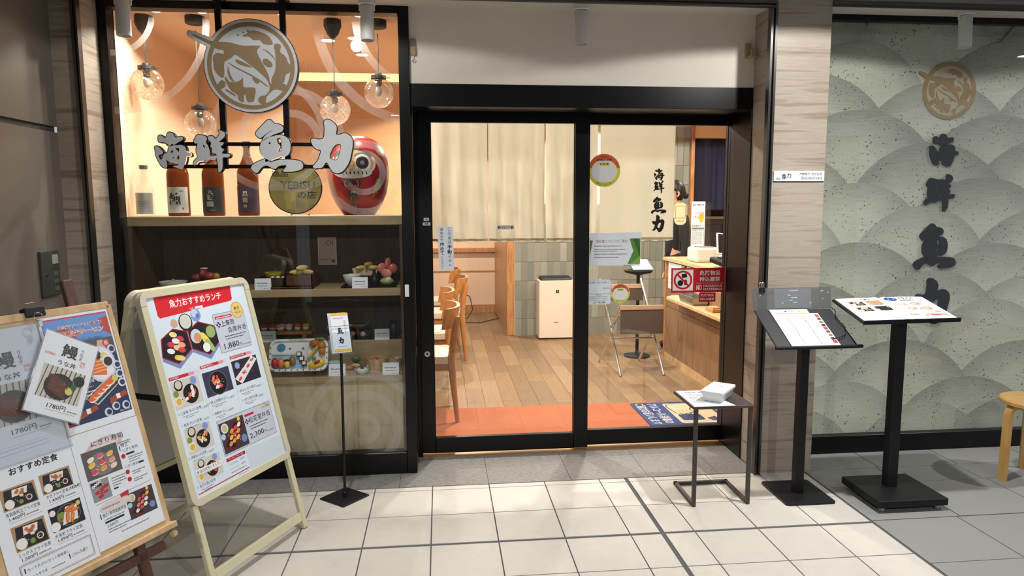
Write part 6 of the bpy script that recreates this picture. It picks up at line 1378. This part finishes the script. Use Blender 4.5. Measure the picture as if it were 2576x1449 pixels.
# ================================================================== COUNTER
t = thing('counter', 'oak topped cashier counter with brown panels right of the door', 'counter', (2.5, 2.0, 0))
MB().box(2.215, 1.0, .0, 2.80, 2.95, .955).build('body', WOODM, t)
MB().box(2.180, .98, .955, 2.82, 2.97, .988).build('counter_top', WOODL, t, bevel=.003)
PANB = M('taupe_counter_panel', L(150, 116, 84), .45, col2=L(132, 98, 68), vscale=3, stretch=(10, 10, 1.5))
for j, (z0, z1) in enumerate(((.075, .52), (.525, .80))):
    for k in range(5):
        y0 = 1.02 + k * .385; MB().box(2.203, y0, z0, 2.216, y0 + .381, z1).build('panel', PANB, t)
MB().box(2.20, 1.0, 0, 2.216, 2.95, .072).build('kick_board', WOODL, t)
MB().box(2.196, 2.93, 0, 2.24, 2.965, .955).build('end_post', WOODM, t)
MB().poly([(2.215, 1.15), (2.215, 2.52), (2.12, 2.52), (2.045, 2.44), (2.045, 1.15)], (), .645, .675).build('bag_ledge', WOODL, t, bevel=.004)
def xsheet(name, label, y0, z0, y1, z1, X, draw, mat=PAPER):       # a sheet on the counter front, facing -X
    t_ = thing(name, label, 'notice', (X, (y0 + y1) / 2, z0), 'notices on the counter front')
    Tt = frame_T((X, y1, z0), (0, -1, 0), (0, 0, 1)); MB().box(0, 0, 0, y1 - y0, z1 - z0, .001, Tt).build('sheet', mat, t_)
    P = Print(frame_T((X - .001, y1, z0), (0, -1, 0), (0, 0, 1)), .0002, .0002); draw(P, y1 - y0, z1 - z0); P.done('sheet_print', t_)
def n1(P, w, h):
    P.pg([(w * .8, h), (w, h), (w, h * .4), (w * .85, h * .6)], L(90, 130, 60))
    for k in range(5): P.fine(w * .1, h * (.75 - k * .13), w * .6, h * .03, GREY, k)
def n2(P, w, h):
    P.rect(w * .1, h * .70, w * .9, h * .92, L(190, 60, 66)).text('お知らせ', w * .2, h * .76, w * .6, h * .1, WH).rect(w * .2, h * .3, w * .85, h * .5, L(200, 90, 96))
def n3(P, w, h): P.rect(0, 0, w, h, L(40, 70, 66)).text('Wi-Fi', w * .2, h * .4, w * .6, h * .25, WH, .02)
xsheet('counter_notice', 'white notice with green corner at the far end of the counter', 2.42, .70, 2.86, .945, 2.2, n1)
xsheet('red_counter_notice', 'pink notice with red bars on the counter front', 2.03, .72, 2.36, .945, 2.2, n2, M('pink_paper', L(226, 190, 184), .6))
xsheet('green_counter_card', 'small dark green card on the counter front', 1.72, .86, 1.93, .945, 2.2, n3)
t = thing('steel_tray', 'small steel tray on the counter ledge', 'tray', (2.14, 1.95, .675)); 
MB().add([(2.07, 1.85, .675), (2.19, 1.85, .675), (2.19, 2.15, .675), (2.07, 2.15, .675), (2.06, 1.83, .74), (2.20, 1.83, .74), (2.20, 2.17, .74), (2.06, 2.17, .74)], [(3, 2, 1, 0), (0, 1, 5, 4), (1, 2, 6, 5), (2, 3, 7, 6), (3, 0, 4, 7)]).build('pan', ALU, t); MB().tube([(2.06, 1.83, .74), (2.20, 1.83, .74), (2.20, 2.17, .74), (2.06, 2.17, .74)], .004, 6, closed=True).build('rim', ALU, t)
t = thing('wooden_block', 'small oak block beside the steel tray on the ledge', 'block', (2.12, 1.55, .675)); MB().box(2.085, 1.47, .675, 2.17, 1.62, .70).build('block', WOODM, t, bevel=.003); MB().box(2.10, 1.50, .70, 2.155, 1.59, .712).build('pad', WOODL, t, bevel=.002)
# things on the counter top
CT = .988
t = thing('acrylic_notice_stand', 'tall clear notice panel with hand drawing on the counter', 'notice stand', (2.36, 2.55, CT))
MB().box(2.275, 2.545, CT, 2.475, 2.549, 1.50).build('panel', ACRYL, t); MB().box(2.275, 2.50, CT, 2.475, 2.60, CT + .006).build('foot', ACRYL, t)
MB().box(2.293, 2.541, 1.04, 2.418, 2.5445, 1.51).build('notice_sheet', PAPER, t)
P = Print(FRONT(2.293, 2.541, 1.04), .0002, .0002); P.fine(.03, .435, .08, .014, GREY).circ(.018, .44, .010, L(120, 150, 180)); P.text('レジ袋', .012, .36, .05, .018, L(60, 70, 90)).text('お断り', .012, .325, .05, .018, L(60, 70, 90))
P.circ(.092, .33, .024, L(220, 180, 60), .030).circ(.092, .305, .018, L(224, 186, 70), .025); [P.line(.076 + k * .010, .34, .072 + k * .013, .374, .008, L(224, 160, 110)) for k in range(4)]; P.line(.072, .32, .055, .335, .008, L(220, 180, 60))
P.text('自家製手作り', .010, .245, .10, .016, DARK, .01).rect(.006, .226, .118, .238, L(90, 120, 90)); [P.fine(.012, .205 - k * .018, .09, .008, GREY, k) for k in range(7)]; P.frame(.006, .06, .118, .222, .002, DARK).done('notice_print', t)
t = thing('rounded_notice', 'small cream rounded notice card behind the tall notice', 'card', (2.25, 2.7, CT)); MB().poly(rrect(-.055, 0, .055, .20, .04), (), 0, .004, FRONT(2.245, 2.70, 1.30)).build('card', M('cream_card', L(220, 200, 160), .6), t); MB().box(2.24, 2.702, CT, 2.25, 2.706, 1.32).build('stick', ACRYL, t)
P = Print(FRONT(2.245, 2.696, 1.30), .0002, .0002); P.frame(-.045, .06, .045, .17, .004, L(120, 100, 70)).fine(-.035, .03, .07, .012, L(120, 90, 60)).done('card_print', t)
t = thing('tissue_box', 'white plastic supply box on the counter', 'box', (2.30, 2.35, CT)); MB().box(2.235, 2.24, CT, 2.46, 2.48, 1.115).build('box_body', M('white_plastic'), t, bevel=.02, seg=2); MB().box(2.28, 2.30, 1.112, 2.42, 2.42, 1.12).build('slot', M('grey_mark'), t)
t = thing('tablet_register', 'white angled tablet register on the counter', 'register', (2.48, 2.0, CT)); MB().add([(2.36, 1.92, CT), (2.62, 1.92, CT), (2.62, 2.20, CT), (2.36, 2.20, CT), (2.44, 2.0, 1.10), (2.58, 2.0, 1.10), (2.58, 2.16, 1.10), (2.44, 2.16, 1.10)], [(3, 2, 1, 0), (4, 5, 6, 7), (0, 1, 5, 4), (1, 2, 6, 5), (2, 3, 7, 6), (3, 0, 4, 7)]).build('stand', M('white_plastic'), t, bevel=.008)
TT_ = frame_T((2.33, 2.02, 1.08), (.85, -.2, -.12), (.12, .42, .75)); MB().box(0, 0, -.02, .27, .20, 0, TT_).build('tablet', M('white_plastic'), t, bevel=.006); MB().box(.012, .014, 0, .258, .188, .0015, TT_).build('screen', M('dark_screen', L(30, 32, 36), .15), t)
t = thing('card_terminal', 'black card payment terminal on the counter edge', 'terminal', (2.34, 1.72, CT)); TQ = frame_T((2.24, 1.62, CT + .002), (1, .2, 0), (-.2, 1, .16)); MB().box(0, 0, 0, .20, .24, .045, TQ).build('housing', BLACK2, t, bevel=.012, seg=2); MB().box(.02, .12, .045, .18, .22, .047, TQ).build('screen', M('dark_screen'), t); [MB().box(.025 + (k % 3) * .055, .02 + (k // 3) * .03, .045, .065 + (k % 3) * .055, .042 + (k // 3) * .03, .048, TQ).build('key', M('dark_button'), t) for k in range(9)]
# kitchen side
t = thing('kitchen_curtain', 'dark navy curtain across the kitchen opening', 'curtain', (3.3, 4.5, 2.22))
mb = MB(); nx = 60; v = []
for z in (1.42, 1.7, 2.0, 2.225): v += [(2.95 + .80 * k / nx, 4.425 + .012 * math.sin(k * .8), z) for k in range(nx + 1)]
mb.add(v, [(j * (nx + 1) + k, j * (nx + 1) + k + 1, (j + 1) * (nx + 1) + k + 1, (j + 1) * (nx + 1) + k) for j in range(3) for k in range(nx)]).build('cloth', M('navy_cloth', L(34, 34, 62), .9), t, smooth=True); MB().tube([(2.95, 4.425, 2.228), (3.9, 4.425, 2.228)], .010, 8).build('rod', BLACK2, t)
t = thing('kitchen_cabinet', 'dark steel kitchen cabinet beyond the counter', 'cabinet', (3.45, 4.75, 0)); DS = M('dark_steel', L(70, 74, 82), .35, .6)
MB().box(3.0, 4.72, 0, 3.95, 5.1, 1.30).build('body', DS, t, bevel=.006); MB().box(2.99, 4.70, 1.30, 3.96, 5.1, 1.34).build('worktop', ALU, t, bevel=.004)
for k in range(2): d_ = MB().box(3.02 + k * .46, 4.705, .08, 3.46 + k * .46, 4.72, 1.24).build('door', DS, t, bevel=.003); MB().tube([(3.40 + k * .12, 4.69, .7), (3.40 + k * .12, 4.69, .95)], .008, 8).build('handle', CHROME, d_)

# ================================================================== BLUE MAT, FOLDING STAND, WAITING LIST STAND
t = thing('hand_mat', 'blue hand sanitising mat with a hand picture inside the door', 'mat', (1.72, 1.16, .004))
MB().poly(rrect(1.450, .895, 2.02, 1.435, .02), (), .0042, .010).build('mat_base', M('navy_mat', L(38, 60, 110), .95, bump=.3, bscale=500), t)
Tm = frame_T((1.470, 1.425, .010), (0, -1, 0), (1, 0, 0))
P = Print(Tm, .0002, .0002)
P.text('アルコール消毒の', .03, .095, .46, .075, L(206, 206, 200), .012).text('ご協力お願いします', .02, .005, .48, .075, L(206, 206, 200), .012)
P.pg(rrect(.03, .21, .50, .53, .03), L(206, 186, 156)).pg(rrect(.30, .24, .44, .40, .02), L(38, 60, 110)).pg([(.40, .42), (.46, .44), (.46, .50), (.36, .49)], L(60, 70, 100))
hand = [(.05, .24), (.12, .225), (.20, .235), (.27, .25), (.285, .27), (.25, .275), (.29, .285), (.30, .305), (.26, .308), (.295, .325), (.29, .345), (.25, .34), (.27, .36), (.25, .375), (.20, .36), (.15, .385), (.10, .40), (.05, .41)]
P.pg(offset(chaikin(hand), .008), L(40, 32, 30)).pg(chaikin(hand), L(212, 194, 166)); [P.line(.20, .275 + k * .03, .25, .278 + k * .031, .004, L(40, 32, 30)) for k in range(3)]
P.done('mat_print', t)
t = thing('folding_stand', 'chrome folding baggage stand with brown cloth slings', 'stand', (1.82, 2.5, 0)); BRC = M('brown_canvas', L(84, 68, 58), .9); HEM = M('beige_hem', L(176, 150, 122), .9)
for x in (1.60, 1.985):
    MB().tube([(x, 2.28, 0.006), (x - .075, 2.78, .80)], .011, 8).build('tube_leg', CHROME, t, smooth=True); MB().tube([(x - .06, 2.86, 0.006), (x + .015, 2.36, .60)], .011, 8).build('tube_leg', CHROME, t, smooth=True)
for y, z, dx in ((2.78, .74, -.05), (2.36, .60, .015), (2.48, .30, -.02)): MB().tube([(1.60 + dx, y, z), (1.985 + dx, y, z)], .009, 8).build('cross_tube', CHROME, t)
MB().box(1.57, 2.764, .60, 1.93, 2.772, .735).build('back_sling', BRC, t); MB().box(1.565, 2.760, .715, 1.935, 2.776, .752).build('sling_hem', HEM, t)
MB().box(1.61, 2.352, .36, 1.995, 2.358, .58).build('front_sling', BRC, t); MB().box(1.61, 2.348, .575, 1.995, 2.366, .612).build('sling_hem', HEM, t)
t = thing('waiting_stand', 'black round topped waiting list stand before the counter', 'stand', (1.97, 3.08, 0))
MB().lathe([(.13, 0), (.13, .012), (.02, .02), (.016, .05), (.016, .80), (.05, .81), (.13, .83), (.14, .85), (.12, .85), (0, .835)], (1.97, 3.08, 0), 24).build('stand_body', BLACK2, t, smooth=True)
t = thing('clipboard', 'clipboard with a sheet resting on the waiting list stand', 'clipboard', (1.98, 3.05, .85)); Tq = frame_T((1.885, 2.97, .86), (1, 0, 0), (0, .95, .35)); MB().box(0, 0, 0, .21, .26, .004, Tq).build('board', BLACK2, t); MB().box(.006, .006, .004, .204, .24, .005, Tq).build('sheet', PAPER, t); MB().box(.07, .235, .004, .14, .258, .014, Tq).build('clip', CHROME, t, bevel=.002)

# ================================================================== PERSON BEHIND THE CURTAIN
def skin_mesh(name, verts, edges, radii, root=0, sub=2):
    me_ = bpy.data.meshes.new(name); me_.from_pydata(verts, edges, []); o = bpy.data.objects.new(name, me_); COL.objects.link(o)
    md = o.modifiers.new('skin', 'SKIN'); md.use_smooth_shade = True
    sv = me_.skin_vertices[0].data
    for i, r in enumerate(radii): sv[i].radius = (r, r) if not isinstance(r, tuple) else r; sv[i].use_root = (i == root)
    s_ = o.modifiers.new('sub', 'SUBSURF'); s_.levels = sub; s_.render_levels = sub
    bpy.context.view_layer.update()
    out = bpy.data.meshes.new_from_object(o.evaluated_get(bpy.context.evaluated_depsgraph_get())); bpy.data.objects.remove(o)
    return out
px, py = 2.43, 3.32
pe = thing('person', 'person in black standing with head bowed behind the curtain', 'person', (px, py, 0))
# joints: the figure faces -X, head tipped forward, arms bent in front of the body
J = {'pelvis': (0, 0, .86), 'waist': (0, 0, 1.00), 'chest': (-.01, 0, 1.18), 'neck0': (.0, 0, 1.34), 'neck': (-.015, 0, 1.40), 'skull': (-.035, 0, 1.50), 'crown': (-.03, 0, 1.585), 'chin': (-.10, 0, 1.455),
     'hipL': (0, -.085, .83), 'kneeL': (-.01, -.09, .46), 'ankL': (.01, -.09, .08), 'toeL': (-.13, -.10, .03), 'hipR': (0, .085, .83), 'kneeR': (-.01, .09, .46), 'ankR': (.01, .09, .08), 'toeR': (-.13, .10, .03),
     'shL': (0, -.165, 1.30), 'elL': (.03, -.215, 1.04), 'wrL': (-.02, -.205, .80), 'hdL': (-.035, -.20, .73), 'shR': (0, .165, 1.30), 'elR': (.03, .215, 1.04), 'wrR': (-.02, .205, .80), 'hdR': (-.035, .20, .73)}
E_ = [('pelvis', 'waist'), ('waist', 'chest'), ('chest', 'neck0'), ('neck0', 'neck'), ('neck', 'skull'), ('skull', 'crown'), ('skull', 'chin'), ('pelvis', 'hipL'), ('hipL', 'kneeL'), ('kneeL', 'ankL'), ('ankL', 'toeL'), ('pelvis', 'hipR'), ('hipR', 'kneeR'), ('kneeR', 'ankR'), ('ankR', 'toeR'), ('chest', 'shL'), ('shL', 'elL'), ('elL', 'wrL'), ('wrL', 'hdL'), ('chest', 'shR'), ('shR', 'elR'), ('elR', 'wrR'), ('wrR', 'hdR')]
J = {k: (v[0], v[1], v[2] * 1.045) for k, v in J.items()}
Rr = {'pelvis': .12, 'waist': .105, 'chest': .12, 'neck0': .06, 'neck': .048, 'skull': .078, 'crown': .062, 'chin': .038, 'hip': .085, 'knee': .055, 'ank': .038, 'toe': .03, 'sh': .055, 'el': .040, 'wr': .027, 'hd': .026}
rad = lambda k, g=0.0: (Rr.get(k) or Rr[k[:-1]]) + g
def figure(name, keys, grow, mat, parent, root):
    ks = list(keys); me_ = skin_mesh(name, [tuple(Vector(J[k])) for k in ks], [(ks.index(a), ks.index(b)) for a, b in E_ if a in ks and b in ks], [rad(k, grow) for k in ks], ks.index(root))
    me_.materials.append(mat); me_.name = name
    o = bpy.data.objects.new(name, me_); COL.objects.link(o); o.parent = parent; W[o] = W[parent].copy(); return o
SKIN = M('skin', L(206, 156, 128), .5); BLKC = M('black_uniform', L(20, 20, 24), .8); HAIR = M('black_hair', L(22, 17, 16), .45, bump=.3, bscale=200)
figure('body', J.keys(), 0, SKIN, pe, 'pelvis')
figure('shirt', ['pelvis', 'waist', 'chest', 'neck0', 'shL', 'elL', 'wrL', 'shR', 'elR', 'wrR'], .014, BLKC, pe, 'pelvis')
figure('trousers', ['waist', 'pelvis', 'hipL', 'kneeL', 'ankL', 'hipR', 'kneeR', 'ankR'], .016, BLKC, pe, 'pelvis')
for s_ in ('L', 'R'): figure('shoe', ['ank' + s_, 'toe' + s_], .010, BLACK2, pe, 'ank' + s_)
hd = Vector((px - .035, py, 1.594))
mb = MB(); n, m = 24, 14; v = []; f = []
for i in range(m + 1):
    th = PI * i / m * .86
    for k in range(n):
        a = 2 * PI * k / n; back = max(0, math.cos(a)); lim = 1.0
        thh = th if math.cos(a) > -.2 else th * .52
        v.append((hd.x + .012 + .098 * math.sin(thh) * math.cos(a), hd.y + .086 * math.sin(thh) * math.sin(a), hd.z + .115 * math.cos(thh) + .02))
for i in range(m):
    for k in range(n): f.append((i * n + k, i * n + (k + 1) % n, (i + 1) * n + (k + 1) % n, (i + 1) * n + k))
mb.add(v, f).build('hair', HAIR, pe, smooth=True)
MB().blob((hd.x + .115, hd.y, hd.z - .02), .032, .032, .036, n=12, m=8).build('hair_bun', HAIR, pe, smooth=True)
for sy in (-1, 1):
    e_ = MB().tube([(hd.x + .002, hd.y + sy * .087, hd.z + .012), (hd.x + .014, hd.y + sy * .094, hd.z + .008), (hd.x + .015, hd.y + sy * .094, hd.z - .012), (hd.x + .002, hd.y + sy * .089, hd.z - .034), (hd.x - .006, hd.y + sy * .085, hd.z - .02)], [.007, .009, .009, .007, .004], 8).build('ear', SKIN, pe, smooth=True)
    MB().blob((hd.x - .082, hd.y + sy * .030, hd.z - .005), .006, .012, .006, n=10, m=6).build('eye', M('eye_white', L(226, 222, 216), .2), pe, smooth=True)
    MB().blob((hd.x - .086, hd.y + sy * .030, hd.z + .016), .004, .018, .004, n=8, m=4).build('eyebrow', HAIR, pe, smooth=True)
MB().tube([(hd.x - .080, hd.y, hd.z + .008), (hd.x - .094, hd.y, hd.z - .012), (hd.x - .108, hd.y, hd.z - .034), (hd.x - .088, hd.y, hd.z - .040)], [.006, .009, .012, .008], 8).build('nose', SKIN, pe, smooth=True)
MB().blob((hd.x - .112, hd.y, hd.z - .062), .008, .022, .007, n=10, m=6).build('mouth', M('lips', L(176, 104, 96), .45), pe, smooth=True)
for s_, sy in (('L', -1), ('R', 1)):
    h0 = Vector((px, py, 0)) + Vector(J['hd' + s_])
    for q, (dy, ln) in enumerate(((-.024, .058), (-.008, .070), (.008, .066), (.024, .052))):
        MB().tube([h0 + Vector((dy, 0, -.005)), h0 + Vector((dy, 0, -.025)), h0 + Vector((dy, -sy * .010, -.025 - ln * .5)), h0 + Vector((dy * .9, -sy * .030, -.025 - ln * .85))], [.010, .009, .0085, .007], 7).build('finger', SKIN, pe, smooth=True)
    MB().tube([h0 + Vector((-.016, -sy * .006, .02)), h0 + Vector((-.036, -sy * .014, -.006)), h0 + Vector((-.040, -sy * .022, -.036))], [.011, .010, .008], 7).build('thumb', SKIN, pe, smooth=True)

# ------------------------------------------------------------------ tidy up
bpy.data.objects.remove(_to)
